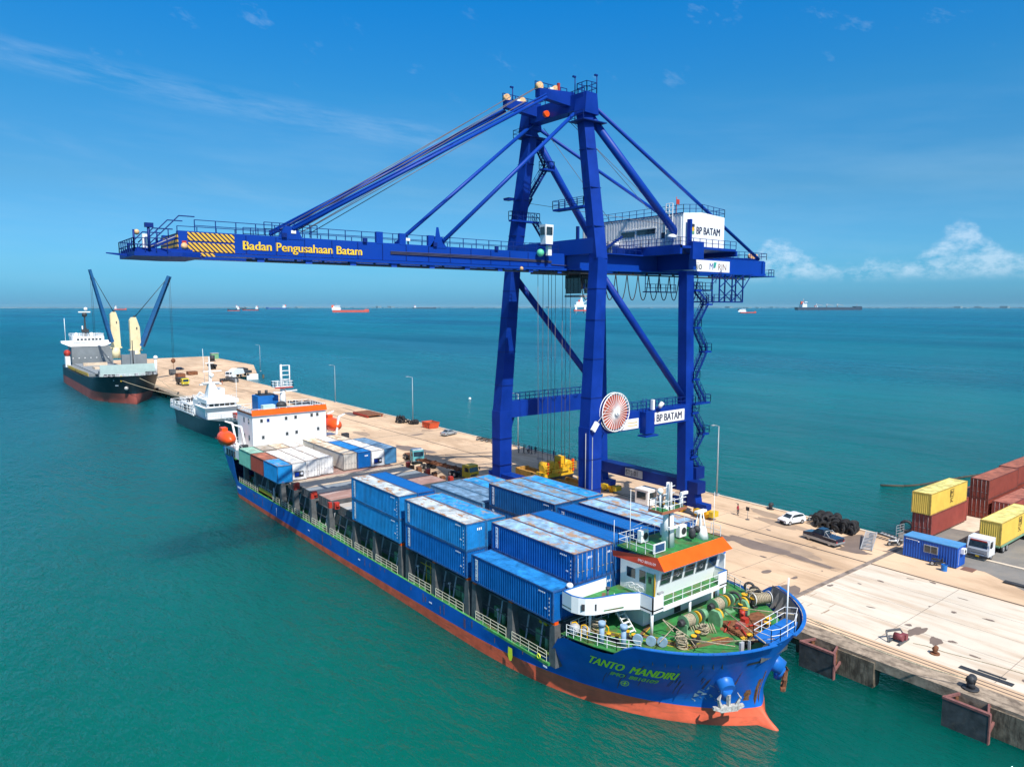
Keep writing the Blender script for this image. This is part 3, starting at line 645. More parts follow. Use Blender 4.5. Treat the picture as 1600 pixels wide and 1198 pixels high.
for i in range(16):
    rr = random.Random(30+i); dd = rr.uniform(3.6, 6.2); z = rr.uniform(1.7, 3.6); a = rr.uniform(.15, .5); q.add([hull_surf(dd, z, off=.03), hull_surf(dd+a, z+rr.uniform(-.2, .3), off=.03), hull_surf(dd+a, z+rr.uniform(.03, .3)+.1, off=.03), hull_surf(dd, z+.07, off=.03)], [(0, 1, 2, 3)])
q.build('scuff_mark', ship)
q = MB().use(boot_red)
# decks
q = MB().use(green_deck)
pl = [(SXc-hb(y+.2, 5.6)+.3, y+.35) for y in [43.4, 42, 40, 38, 36, 34.5, 33.5, 32.7, 32, 31.4, 31, 30.7]]
pr = [(2*SXc-a, b) for a, b in pl[::-1]]; q.prism(pl+pr, 5.93, 6.0); fd = q.build('forecastle_deck', ship)
q = MB().use(green_deck); q.prism([(SXc-hb(43.4, 2.5)+.3, 43.4), (SXc-hb(46, 2.5)+.25, 46), (SXc-hb(52, 2.5)+.15, 52), (39.7, 62), (39.7, 130), (61.3, 130), (61.3, 62), (SXc+hb(52, 2.5)-.15, 52), (SXc+hb(46, 2.5)-.25, 46), (SXc+hb(43.4, 2.5)-.3, 43.4)], 2.3, 2.62); q.build('main_deck', ship)
q = MB().use(crane_dark); q.box(SXc-hb(43.2, 2.8)+.15, SXc+hb(43.2, 2.8)-.15, 43.1, 43.35, 2.5, 5.95); q.build('break_bulkhead', ship)
q = MB().use(green_deck); q.prism([(39.8, 130.6), (61.2, 130.6), (61.0, 137), (59.6, 141.8), (41.4, 141.8), (40.0, 137)], 6.4, 6.6); q.build('poop_deck', ship)
# bulwark inner skin, cap and stays
q = MB().use(grey)
ys = [36.4, 35.4, 34.4, 33.4, 32.6, 31.9, 31.3, 30.8, 30.4, 30.1]
inn = []
for s in (-1, 1):
    for a, b in zip(ys, ys[1:]):
        P = lambda y, z, d: Vector((SXc+s*max(.0, hb(y, z)-d), y+d*.35, z))
        q.add([P(a, 6.0, .2), P(b, 6.0, .2), P(b, 7.5, .16), P(a, 7.5, .16)], [(0, 1, 2, 3) if s > 0 else (3, 2, 1, 0)])
    for y in (36, 35.1, 34.3, 33.5, 32.8, 32.2, 31.7, 31.3):
        x = SXc+s*(hb(y, 6.8)-.2); cx = SXc; v = Vector((cx-x, 39-y, 0)).normalized(); a = Vector((x, y+.1, 6)); b = Vector((x, y+.1, 7.4)); c = a+v*.9
        q.add([a+Vector((0, .03, 0)), c+Vector((0, .03, 0)), b+Vector((0, .03, 0)), a-Vector((0, .03, 0)), c-Vector((0, .03, 0)), b-Vector((0, .03, 0))], [(0, 1, 2), (3, 5, 4), (0, 3, 4, 1), (1, 4, 5, 2), (2, 5, 3, 0)])
q.add([(SXc-1.9, 30.15, 6), (SXc+1.9, 30.15, 6), (SXc+1.9, 30.0, 7.5), (SXc-1.9, 30.0, 7.5)], [(0, 1, 2, 3)])
q.build('bulwark_lining', ship)
q = MB().use(bul_blue); zc = 7.55; o1, o2 = [], []
yy = [37.0, 36, 35, 34, 33, 32.2, 31.5, 30.9, 30.4, 30, 29.7, 29.5, 29.38]
for s in (-1, 1):
    pts = [Vector((SXc+s*hb(y, topz(y)), y, topz(y)+.02)) for y in (yy if s < 0 else yy)]
    for a, b in zip(pts, pts[1:]):
        n = Vector((-(b-a).y, (b-a).x, 0)).normalized()*s*-1
        q.add([a-n*.02, b-n*.02, b-n*.3, a-n*.3, a-n*.02+Vector((0, 0, .08)), b-n*.02+Vector((0, 0, .08)), b-n*.3+Vector((0, 0, .08)), a-n*.3+Vector((0, 0, .08))], [(0, 1, 2, 3), (4, 7, 6, 5), (0, 4, 5, 1), (2, 6, 7, 3), (1, 5, 6, 2), (3, 7, 4, 0)])
q.build('bulwark_cap', ship)
# bow platform
q = MB().use(bul_blue); q.prism([(48.6, 31.6), (54.4, 31.6), (54.9, 32.4), (53.2, 29.75), (51, 29.5), (48.8, 29.8)][:0] or [(49.6, 31.5), (54.6, 31.8), (54.8, 30.7), (52.5, 29.6), (50.2, 29.45), (49.3, 29.8)], 7.3, 7.44); q.build('bow_platform', ship)
q = MB().use(white_c); q.rail([(49.6, 31.5, 7.44), (54.6, 31.8, 7.44), (54.9, 30.8, 7.6), (52.5, 29.65, 7.6), (50.2, 29.5, 7.6), (49.4, 29.8, 7.6)], 1.0, 1.2, .03, closed=True)
q.tube((52.6, 30.4, 7.4), (52.6, 30.4, 11.9), .06, n=6); q.build('bow_railing', ship)
# mooring openings, anchors
q = MB().use(dark)
q.add([hull_surf(1.5, 5.9, off=.05), hull_surf(3.0, 5.9, off=.05), hull_surf(3.0, 6.15, off=.05), hull_surf(1.5, 6.15, off=.05)][::-1], [(0, 1, 2, 3)]); q.build('fairlead', ship)
def anchor(side):
    c = hull_surf(3.9 if side < 0 else 2.4, 4.0, side, off=.0); n = Vector((side*.45, -.9, 0)).normalized(); tn = Vector((n.y, -n.x, 0))
    q = MB().use(bul_blue); q.tube(c-n*.6+Vector((0, 0, .5)), c+n*.75+Vector((0, 0, -.15)), .85, .62, n=16); q.tube(c+n*.5+Vector((0, 0, -.1)), c+n*.3+Vector((0, 0, -1.1)), .5, .3, n=12); q.build('anchor_housing', ship)
    m = mat('galvanised_anchor', (.48, .47, .44), .7, var=.3, vs=5, dirt=(.25, .12, .06), damt=.6, ds=4) if side < 0 else rust
    q = MB().use(m); b = c+n*.85+Vector((0, 0, -1.55)); q.beam(b+Vector((0, 0, 1.1)), b, .22, .25); q.beam(b-tn*.75, b+tn*.75, .4, .45)
    for s in (-1, 1):
        q.beam(b+tn*s*.6, b+tn*s*.95+Vector((0, 0, .9))+n*.15, .32, .30, .16, .12); q.beam(b+tn*s*.95+Vector((0, 0, .85))+n*.15, b+tn*s*.7+Vector((0, 0, 1.25))+n*.1, .34, .08, .06, .05)
        q.beam(b+tn*s*.7, b+tn*s*1.3+Vector((0, 0, .12)), .45, .3, .25, .2)
    q.build('anchor', ship)
anchor(-1); anchor(1)
# main deck railing, pedestals, coaming, stays
q = MB().use(mat('cream_rail', (.72, .70, .55), .5)); 
for a, b in ((45.4, 50.3), (51.2, 56.1), (58.3, 63.5), (64.5, 69.2), (71.8, 77.1), (78.1, 82.8), (83.7, 90.4), (91.4, 96.5), (97.5, 102.9), (103.9, 108.1), (109.1, 112), (119, 128.5)): q.rail([(39.68, a, 2.85), (39.68, b, 2.85)], .95, 1.2, .026, 2)
q.rail([(61.3, 46, 2.85), (61.3, 128, 2.85)], 1.0, 1.6, .03, 2); q.build('deck_railing', ship)
q = MB().use(mat('deck_edge_green', (.06, .30, .08), .6, var=.3, vs=1, dirt=(.35, .33, .1), damt=.6, ds=1.5)); q.box(39.52, 39.75, 45, 128.5, 2.62, 2.86); q.box(61.25, 61.48, 45, 128.5, 2.62, 2.86); q.build('deck_edge_bar', ship)
PED = [44.75, 50.7, 56.5, 57.8, 64.0, 69.6, 71.3, 77.6, 83.2, 90.9, 97.0, 103.4, 108.6, 114.2, 120.4, 126]
for y in PED:
    q = MB().use(grey)
    for s, x in ((1, 39.75), (-1, 61.25)):
        q.add([(x, y-.45, 2.6), (x+s*.85, y-.45, 2.6), (x+s*.85, y+.45, 2.6), (x, y+.45, 2.6), (x, y-.3, 6.4), (x+s*.65, y-.3, 6.4), (x+s*.65, y+.3, 6.4), (x, y+.3, 6.4)], [(0, 3, 2, 1), (4, 5, 6, 7), (0, 1, 5, 4), (1, 2, 6, 5), (2, 3, 7, 6), (3, 0, 4, 7)])
        q.box(min(x+s*.6, x+s*3), max(x+s*.6, x+s*3), y-.14, y+.14, 6.0, 6.3)
        if s > 0: q.cut()
    q.use(orange if y < 90 else red)
    hh = 6.66 if not 86 < y < 106 else 7.2
    q.box(39.8, 40.25, y-.26, y+.26, 6.4, hh); q.build('container_pedestal', ship)
q = MB().use(grey); q.box(42.3, 42.5, 45, 128, 2.6, 6.3); q.box(58.5, 58.7, 45, 128, 2.6, 6.3)
q.use(lgrey)
y = 46
while y < 127:
    q.beam((41.2, y, 2.7), (42.25, y+.5, 6.1), .16, .1); y += 2.05
q.use(grey)
for (a, b) in zip(PED, PED[1:]): q.tube((40.9, a+.5, 5.6), (40.9, b-.5, 5.6), .11, n=6); q.tube((40.5, a+.5, 4.4), (40.5, b-.5, 4.4), .05, n=5)
q.build('hatch_coaming', ship)
q = MB().use(mint)
for y in (47.5, 54, 61, 67, 74.5, 81, 88, 94, 100): q.tube((41.6, y, 2.6), (41.6, y, 3.7), .22, n=8); q.box(41.9, 42.3, y+1.1, y+2.0, 2.62, 3.8)
q.use(lgrey)
for y in (53.5, 62.0, 68.5, 93): q.tube((40.5, y, 2.6), (40.5, y, 4.5), .07, n=6); q.ball((40.5, y, 4.6), .2, 8, 5, (1, 1, .6))
q.use(mustard); q.box(41.8, 42.28, 47.8, 48.9, 4.6, 5.5); q.use(dark); q.tube((41.78, 48.35, 5.05), (41.74, 48.35, 5.05), .22, n=14)
q.use(mustard)
for y in (66.3, 67.2): q.tube((40.8, y, 2.6), (40.8, y, 5.4), .05, n=5)
q.tube((40.8, 65.5, 5.0), (40.8, 68.4, 5.0), .06, n=5); q.build('deck_fittings', ship)
# stowed accommodation ladder near the stern
q = MB().use(mustard); q.box(39.7, 40.3, 112.5, 118.5, 3.2, 3.35); q.box(39.7, 39.78, 112.5, 118.5, 3.2, 3.9); q.use(lgrey); q.rail([(39.75, 112.5, 3.3), (39.75, 118.5, 3.3)], 1.0, .7, .04); q.tube((39.9, 111.9, 3), (39.9, 111.9, 5), .18, n=8); q.build('boarding_ladder', ship)
# hatch covers
def hatch(y0, y1, z1, m, side=grey, x0=41.0, x1=60.2):
    q = MB().use(side); q.box(x0, x1, y0, y1, 5.6, z1-.03); q.use(m); q.box(x0+.03, x1-.03, y0+.03, y1-.03, z1-.03, z1)
    q.use(side); n = int((y1-y0)/.6)
    for i in range(n+1): yy_ = y0+(y1-y0)*i/max(1, n); q.box(x0-.05, x0, yy_-.04, yy_+.04, 5.6, z1-.05)
    q.build('hatch_cover', ship)
hgrey = mat('hatch_grey', (.40, .41, .40), .7, var=.1, vs=.5, dirt=(.5, .38, .26), damt=.8, ds=.5, dlo=.48, stretch=(.3, 1.5, 1))
hbrown = mat('hatch_brown', (.36, .21, .17), .7, var=.15, vs=.5, dirt=(.55, .45, .40), damt=.8, ds=.9, dlo=.52, stretch=(.4, 1.5, 1))
htan = mat('hatch_tan', (.60, .48, .35), .7, var=.12, vs=.5, dirt=(.42, .28, .18), damt=.7, ds=.7, dlo=.52, stretch=(.3, 1.5, 1))
hslate = mat('hatch_slate', (.24, .27, .29), .7, var=.12, vs=.5, dirt=(.42, .33, .25), damt=.6, ds=.7, dlo=.55, stretch=(.3, 1.5, 1))
hatch(44.6, 57, 6.4, hslate); hatch(57.5, 70.2, 6.4, hslate); hatch(71, 83.6, 6.4, hslate)
hatch(84.0, 90.8, 6.75, hgrey); hatch(92.8, 97.6, 6.85, hbrown); hatch(97.65, 99.6, 6.8, htan); hatch(99.7, 102.0, 6.72, hslate); hatch(102.1, 107.3, 6.75, htan); hatch(107.8, 121.0, 6.3, hbrown); hatch(121.5, 128, 6.3, hslate)
q = MB().use(red)
for y in (89.7, 97.1, 103.6): q.cut(); q.box(40.1, 40.75, y-.3, y+.3, 6.5, 7.4); q.box(40.2, 40.6, y-.55, y-.3, 6.9, 7.25)
for y in (92.2, 98.9, 105.3): q.cut(); q.box(60.3, 60.9, y-.3, y+.3, 6.5, 7.5)
q.use(rust)
for i in range(9): q.box(60.5, 61.2, 85+2.4*i, 85.7+2.4*i, 5.9, 7.0+.2*(i % 2))
q.build('hatch_brackets', ship)

# ---------------- forecastle house, bridge wings, wheelhouse
DZ, WZ = 6.0, 8.35
q = MB().use(white); q.box(46.4, 56.4, 40.3, 43.3, DZ, WZ-.12)
q.use(dark); q.box(50.6, 51.5, 40.27, 40.3, DZ+.05, DZ+1.95); q.use(red); q.box(47.6, 48.0, 40.05, 40.3, DZ+.9, DZ+1.6); q.tube((47.3, 40.1, DZ), (47.3, 40.1, DZ+1.5), .07, n=6); q.build('deck_house', ship)
q = MB().use(green_deck)
wing = [(40.35, 44.15), (40.25, 42.9), (40.75, 41.75), (42.2, 41.0), (45.3, 40.1), (45.3, 38.3), (55.7, 38.3), (55.7, 40.1), (58.8, 41.0), (60.25, 41.75), (60.75, 42.9), (60.65, 44.15)]
q.prism(wing, WZ-.12, WZ); q.build('bridge_deck', ship)
q = MB().use(white_c)
def wallstrip(q, pts, z0, z1, th=.1):
    for a, b in zip(pts, pts[1:]):
        d = Vector((b[0]-a[0], b[1]-a[1], 0)).normalized(); n = Vector((-d.y, d.x, 0))*th; A = Vector((*a, 0)); B = Vector((*b, 0))
        q.hexa([A+Vector((0, 0, z0)), B+Vector((0, 0, z0)), B+n+Vector((0, 0, z0)), A+n+Vector((0, 0, z0)), A+Vector((0, 0, z1)), B+Vector((0, 0, z1)), B+n+Vector((0, 0, z1)), A+n+Vector((0, 0, z1))])
wl = [(40.35, 44.15), (40.25, 42.9), (40.45, 42.25), (40.75, 41.75), (41.35, 41.3), (42.2, 41.0), (44.0, 40.5), (45.3, 39.7), (45.3, 38.3), (46.6, 38.3)]
wallstrip(q, wl, WZ-.32, WZ+1.12); wallstrip(q, [(2*SXc-a, b) for a, b in wl][::-1], WZ-.32, WZ+1.12)
wallstrip(q, [(45.6, 44.15), (40.35, 44.15)], WZ-.32, WZ+1.12); wallstrip(q, [(60.65, 44.15), (55.4, 44.15)], WZ-.32, WZ+1.12)
q.box(46.6, 54.4, 38.22, 38.3, WZ-.34, WZ+.08)
q.use(bul_blue)
wallstrip(q, wl[:9], WZ+1.12, WZ+1.17, .14); wallstrip(q, [(45.6, 44.17), (40.35, 44.17)], WZ+1.12, WZ+1.17, .14); wallstrip(q, [(2*SXc-a, b) for a, b in wl][::-1], WZ+1.12, WZ+1.17, .14); q.build('bridge_wing', ship)
q = MB().use(dark); a = Vector((40.75, 41.75, 0)); b = Vector((42.2, 41.0, 0)); wallstrip(q, [(40.50, 41.94), (41.55, 41.18)], WZ+.05, WZ+.62, .05); q.build('wing_fairlead', ship)
q = MB().use(white_c)
for x, y in ((42.0, 42.4), (45.45, 38.5), (50.5, 38.5), (55.55, 38.5), (59, 42.4)): q.tube((x, y, DZ), (x, y, WZ-.1), .13, n=10); q.cut()
q.build('bridge_support', ship)
q = MB().use(white_c); q.rail([(46.7, 38.35, WZ), (54.4, 38.35, WZ)], 1.0, 1.3, .03); q.build('bridge_railing', ship)
q = MB().use(white_c)     # stairs down to the foredeck
for s in (0, .8): q.beam((44.2+s, 39.9, DZ), (44.6+s, 42.9, WZ), .06, .2)
for i in range(9): t = (i+.5)/9; q.box(44.2+.4*t, 45.0+.4*t, 39.9+3*t-.1, 39.9+3*t+.1, DZ+2.3*t, DZ+2.3*t+.04)
q.build('stairs', ship)
# wheelhouse
x0, x1, y0, y1, zt = 47.3, 56.1, 39.6, 43.9, 11.25
q = MB().use(white_c)
q.add([(x0, y0+.25, WZ), (x1, y0+.25, WZ), (x1, y1, WZ), (x0, y1, WZ), (x0, y0-.35, zt), (x1, y0-.35, zt), (x1, y1, zt), (x0, y1, zt)], [(0, 1, 5, 4), (1, 2, 6, 5), (2, 3, 7, 6), (3, 0, 4, 7), (4, 5, 6, 7)])
q.box(x0-.03, x0, y0+.9, y0+.98, WZ, zt)
wh = q.build('wheelhouse', ship)
def fy(z): return y0+.25+(-.60)*(z-WZ)/(zt-WZ)
n = 5
for i in range(n):
    a = x0+.35+i*(x1-x0-.5)/n; b = a+(x1-x0-.5)/n-.35; za, zb = WZ+1.25, WZ+2.3
    q = MB().use(glass); F = lambda x, z, d: (x, fy(z)-d, z)
    q.add([F(a, za, .02), F(b, za, .02), F(b, zb, .02), F(a, zb, .02)], [(0, 1, 2, 3)])
    q.use(lgrey)
    for (u0, u1, v0, v1) in ((a-.05, b+.05, za-.06, za), (a-.05, b+.05, zb, zb+.06), (a-.05, a, za, zb), (b, b+.05, za, zb)): q.add([F(u0, v0, .035), F(u1, v0, .035), F(u1, v1, .035), F(u0, v1, .035)], [(0, 1, 2, 3)])
    if i in (1, 3): q.use(lgrey); c_ = F((a+b)/2, (za+zb)/2, .03); q.torus(c_, (0, 1, .2), .2, .03, 14, 4)
    w_ = q.build('window', ship)
q = MB().use(glass); q.box(x0-.025, x0, 42.1, 43.1, WZ+1.2, WZ+2.1); q.cut(); q.box(x0-.025, x0, 40.9, 41.6, WZ+1.1, WZ+2.2); q.build('window', ship)
q = MB().use(mint); q.box(x0-.07, x0-.02, 39.95, 40.75, WZ, WZ+2.2); q.use(glass); q.box(x0-.085, x0-.07, 40.15, 40.5, WZ+1.3, WZ+1.9); q.build('door', ship)
q = MB().use(yellow); q.box(x0-.1, x0-.02, 39.75, 39.84, WZ, WZ+2.3); q.use(lgrey); q.tube((46.95, 38.9, WZ), (46.95, 38.9, WZ+1.0), .12, n=8); q.box(46.6, 47.3, 38.8, 39.0, WZ+.9, WZ+1.05); q.use(white_c); q.box(57.0, 57.08, 39.6, 40.3, WZ, WZ+2.0)
q.use(grey); q.tube((43.7, 42.0, WZ), (43.7, 42.0, WZ+1.15), .1, n=8); q.tube((43.7, 42, WZ+1.15), (43.7, 42, WZ+1.32), .2, n=10); q.use(white_c); q.ball((41.4, 44.35, WZ+1.3), .32, 12, 8, (1, 1, .8)); q.tube((41.4, 44.35, WZ+.9), (41.4, 44.35, WZ+1.2), .2, n=8)
for i in range(8): q.torus((46.9, 42.6-.22*i, WZ+.5+.1*(i % 3)), (.8, .3, .2), .3, .03, 14, 4)
q.build('bridge_fittings', ship)
q = MB().use(mat('brown_marking', (.16, .09, .045), .7)); 
for P in ([(44.9, 43.6), (43.6, 42.5), (45.9, 41.4)],): 
    for a, b in zip(P, P[1:]): q.beam((*a, WZ+.008), (*b, WZ+.008), .32, .012)
for a, b in (((41.9, 43.2), (44.2, 38.9)), ((44.2, 38.9), (47.2, 40.1)), ((44.8, 39.3), (46.3, 35.2)), ((46.3, 35.2), (50.5, 34)), ((53.8, 34.5), (57.6, 38.6)), ((57.6, 38.6), (57.4, 42.8))): q.beam((*a, DZ+.009), (*b, DZ+.009), .45, .012)
q.use(mustard)
for a, b in (((42.3, 43.2), (44.55, 39.1)), ((41.5, 43.1), (44.1, 38.5)), ((44.3, 38.6), (46.0, 35.0)), ((45.2, 39.2), (46.7, 35.5)), ((45.2, 39.2), (47.2, 39.9)), ((46.7, 35.5), (50.5, 34.4)), ((54.2, 34.5), (58.0, 38.6))): q.beam((*a, DZ+.012), (*b, DZ+.012), .07, .012)
q.build('deck_marking', ship)
# roof with orange visor
q = MB().use(green_deck); q.box(47.2, 56.6, 39.5, 44.3, 12.0, 12.12); q.build('wheelhouse_roof', ship)
q = MB().use(orange)
A = [(47.1, 38.65, 11.2), (56.9, 38.65, 11.2), (56.9, 44.3, 11.2), (46.7, 44.3, 11.2)]; B = [(47.2, 39.5, 12.2), (56.5, 39.5, 12.2), (56.5, 44.3, 12.2), (46.6, 44.3, 12.2)]
q.use(mat('visor_orange', (.95, .105, .004), .5, var=.08, vs=.8, spec=.2)); q.add([A[0], A[1], B[1], B[0]], [(0, 1, 2, 3)]); q.add([A[0], A[1], (56.9, 38.75, 11.15), (47.1, 38.75, 11.15)], [(0, 3, 2, 1)])
q.use(mat('visor_red', (.50, .055, .02), .5)); q.add([A[3], A[0], B[0], (46.6, 44.3, 11.75)], [(0, 1, 2, 3)]); q.add([A[1], A[2], B[2], B[1]], [(0, 1, 2, 3)])
q.use(letter); q.text('IMO 8810109', .34, XYM((46.8, 41.4, 11.5), (.08, -1, 0), (.1, 0, 1))); q.build('visor', ship)
q = MB().use(white_c); zr = 12.12
q.rail([(47.3, 39.9, zr), (47.3, 44.2, zr), (52.3, 44.2, zr)], 1.05, 1.0, .028); q.rail([(56.7, 39.9, zr), (56.7, 44.2, zr)], 1.05, 1.2, .028); q.build('roof_railing', ship)
# signal mast and roof gear
q = MB().use(white); mx, my = 50.6, 41.2
q.tube((mx, my, zr), (mx, my, 15.9), .62, .42, n=14); q.box(mx-1.7, mx+1.7, my-.7, my+.9, 15.5, 15.62); q.use(mat('brown_trim', (.33, .12, .06), .6)); q.box(mx-1.72, mx+1.72, my-.74, my-.7, 15.45, 15.7); q.box(mx-1.76, mx-1.7, my-.7, my+.9, 15.45, 15.7)
q.use(green_deck); q.box(mx-1.65, mx+1.65, my-.65, my+.85, 15.62, 15.64)
q.use(white); q.tube((mx, my, 15.6), (mx, my, 18.0), .34, .26, n=12); q.rail([(mx-1.65, my-.65, 15.6), (mx+1.65, my-.65, 15.6), (mx+1.65, my+.85, 15.6), (mx-1.65, my+.85, 15.6)], .95, .8, .03, closed=True)
q.box(mx-.9, mx+.2, my-.95, my-.75, 14.0, 14.2); q.tube((mx-.6, my-.8, 13.8), (mx-.6, my-.5, 14.1), .1); q.tube((mx+1.2, my-.5, 15.6), (mx+1.2, my-.5, 16.9), .12, n=8); q.box(mx+1.0, mx+1.9, my-.65, my-.45, 16.8, 17.05); q.tube((mx-1.2, my, 15.6), (mx-1.2, my, 17.4), .09, n=6); q.ball((mx-1.2, my, 17.4), .28, 10, 6)
q.use(dark); q.tube((mx-.42, my-.48, zr), (mx-.3, my-.35, 18.2), .05, n=5); q.use(white)
for z in (16.4, 17.0, 17.6): q.tube((mx-.8, my, z), (mx+.8, my, z), .04, n=5)
q.tube((47.3, 42.8, zr), (47.3, 42.8, 17.6), .045, .02, n=5); q.tube((47.3, 42.8, 14), (mx-1.6, my-.6, 15.6), .025, n=4); q.tube((55.6, 39.9, zr), (55.6, 39.9, 16.6), .04, .02, n=5); q.tube((46.6, 44.1, zr), (46.6, 44.1, 14.6), .04, .02, n=5)
q.build('signal_mast', ship)
q = MB().use(white_c)
q.tube((54.9, 40.6, zr), (54.9, 40.6, 13.2), .6, .28, n=8); 
for s in (-1, 1):
    for u in (-1, 1): q.tube((55.3+.42*s, 41.2+.42*u, zr), (55.3+.15*s, 41.2+.15*u, 14.4), .06, n=5)
q.box(54.6, 56.0, 41.0, 41.4, 14.4, 14.6); q.use(dark); q.ball((54.4, 40.9, 13.0), .35, 10, 6); q.build('radar_mast', ship)
for (x, y) in ((48.9, 42.9), (52.9, 41.7), (52.2, 43.0)):
    q = MB().use(white_c); q.box(x, x+1.0, y, y+.45, zr+.15, zr+1.25); q.use(dark); q.tube((x+.6, y-.01, zr+.7), (x+.6, y-.03, zr+.7), .34, n=14); q.box(x, x+1, y+.1, y+.35, zr, zr+.15); q.build('air_conditioner', ship)
q = MB().use(dark); q.ball((53.3, 40.6, 12.9), .35, 10, 8, (1, 1, 1.6)); q.use(white_c); q.box(47.6, 49.2, 40.3, 40.38, zr+.1, zr+.95); q.use(mat('name_board_blue', (.02, .08, .2), .5, var=.5, vs=14)); q.box(47.75, 49.05, 40.28, 40.3, zr+.2, zr+.85); q.build('roof_fittings', ship)

# ---------------- foredeck machinery
def winch(x, y, m, big):
    q = MB().use(m)
    for i, xx in enumerate((-1.5, -.25, .9)):
        q.prism([(x+xx-.06, y-.5), (x+xx+.06, y-.5), (x+xx+.06, y+.5), (x+xx-.06, y+.5)], DZ, DZ+.9)
    q.beam((x-1.6, y, DZ+.9), (x+1.6, y, DZ+.9), .12, .12); q.box(x-1.7, x+1.6, y-.6, y+.6, DZ+.01, DZ+.12)
    q.tube((x+.95, y, DZ+1), (x+1.5, y, DZ+1), .55*big, n=12)
    for xx in (-1.45, -.3, -.15, .85): q.tube((x+xx, y, DZ+1), (x+xx+.06, y, DZ+1), .72*big, n=18)
    q.use(rope); q.tube((x-1.38, y, DZ+1), (x-.3, y, DZ+1), .56*big, n=18)
    for i in range(8): q.torus((x-1.3+.13*i, y, DZ+1), (1, 0, .05*((i % 3)-1)), .56*big, .055, 18, 5)
    q.use(yellow); q.tube((x+.3, y, DZ+1), (x+.45, y, DZ+1), .62*big, n=18); q.use(dark); q.tube((x+.55, y, DZ+1), (x+.78, y, DZ+1), .5*big, n=12)
    q.tube((x-1.95, y, DZ+1), (x-1.5, y, DZ+1), .26, .34, n=10); q.build('winch', ship)
winch(49.4, 37.2, mint, .85); winch(54.2, 37.7, mint, .9)
q = MB().use(mint)       # chain gear housings: upright green plates with yellow covers
for x, y in ((51.5, 36.6), (55.4, 36.5)):
    prof = [(y-.65, DZ), (y+.65, DZ), (y+.65, DZ+.8), (y+.35, DZ+1.25), (y-.35, DZ+1.25), (y-.65, DZ+.8)]; q.xprism(prof, x, x+.35)
q.use(yellow)
for x, y in ((51.9, 36.6), (55.9, 36.7)): q.tube((x, y, DZ+.8), (x+.2, y, DZ+.8), .55, n=16)
q.use(dark); q.torus((55.5, 37.3, DZ+1.0), (1, 0, 0), .7, .12, 22, 7); q.build('windlass', ship)
q = MB().use(red)
q.box(53.6, 54.2, 34.9, 35.4, DZ, DZ+.5); q.tube((54.5, 35.8, DZ), (54.5, 35.8, DZ+.8), .24, n=10); q.tube((52.2, 34.9, DZ+.12), (54.2, 34.2, DZ+.12), .08, n=6); q.tube((53, 36, DZ+.1), (50.9, 35.1, DZ+.1), .08, n=6); q.tube((52.4, 34.4, DZ+.1), (51.7, 33.4, DZ+.1), .1, n=6)
q.use(mat('faded_red', (.40, .13, .11), .6)); q.box(52.4, 53.1, 34.5, 35.1, DZ, DZ+.45); q.use(rust); blob(q, 52.6, 34.2, 1.6, 2.3, .3, seed=31, z=DZ+.014); blob(q, 55.2, 34.9, 1.5, 1.2, .3, seed=32, z=DZ+.018); blob(q, 49.5, 34.4, .9, .7, .3, seed=33, z=DZ+.016); blob(q, 57.4, 38.4, .9, 1.5, .2, seed=34, z=DZ+.017)
for i in range(26): t = i/25; q.torus((52.0-1.2*t, 36.2-3.6*t, DZ+.15), (1, .3, i % 2), .14, .05, 8, 4)
q.build('chain_gear', ship)
def bitts(x, y, ang=0, s=1):
    q = MB().use(dark); d = Vector((math.cos(ang), math.sin(ang), 0))*.48*s; c = Vector((x, y, DZ))
    q.beam(c-d*1.7+Vector((0, 0, .05)), c+d*1.7+Vector((0, 0, .05)), .5*s, .1)
    for k in (-1, 1): q.tube(c+d*k, c+d*k+Vector((0, 0, .72*s)), .22*s, n=12)
    q.use(yellow)
    for k in (-1, 1): q.tube(c+d*k+Vector((0, 0, .72*s)), c+d*k+Vector((0, 0, .82*s)), .27*s, n=12)
    q.build('bitts', ship)
for a in ((42.3, 40.0, 2.0, .75), (43.6, 39.2, 1.5, .8), (47.6, 35.6, .3, .9), (50.4, 32.6, .1, 1), (52.6, 32.2, .0, 1), (54.4, 33.2, .5, 1.05), (57.6, 37.2, 1.4, 1.1), (55.2, 36.2, .9, 1.1), (57.0, 40.8, 1.6, 1), (41.3, 41.5, 1.9, .7)): bitts(*a)
q = MB().use(rope)
for (x, y, z, R_) in ((45.9, 35.7, DZ+.1, .5), (46.5, 36.3, DZ+.1, .4), (49.2, 36.0, DZ+.1, .42), (58.3, 37.0, DZ+.5, .7), (42.6, 42.0, DZ+.3, .6)):
    for i in range(9): q.torus((x+random.uniform(-.1, .1), y+random.uniform(-.1, .1), z+.09*i), (random.uniform(-.2, .2), random.uniform(-.2, .2), 1), R_*random.uniform(.7, 1.05), .045, 18, 5)
    q.cut()
pts = [(46.3, 36.9, DZ+.8), (46.0, 37.8, DZ+1.6), (46.9, 38.0, DZ+1.0), (47.4, 36.2, DZ+.3), (46.4, 34.6, DZ+.2), (46.0, 34.2, DZ+.6)]; q.path(pts, .05)
for i in range(10): q.torus((49.0+.16*i, 37.2-.15*i, DZ+.25), (.6, -.5, .3), .42, .05, 14, 5)
q.build('rope_coil', ship)
q = MB().use(mat('reel_frame', (.55, .56, .5), .5)); q.use(rope); q.tube((57.4, 36.6, DZ+.8), (58.9, 36.0, DZ+.8), .44, n=16)
for i in range(9): q.torus((57.5+.16*i, 36.56-.064*i, DZ+.8), (1, -.4, 0), .46, .05, 18, 5)
q.use(white); 
for k in (0, 1): q.torus((57.35+1.6*k, 36.62-.64*k, DZ+.8), (1, -.4, 0), .58, .035, 18, 5); q.tube((57.35+1.6*k, 36.62-.64*k, DZ), (57.35+1.6*k, 36.62-.64*k, DZ+.8), .05)
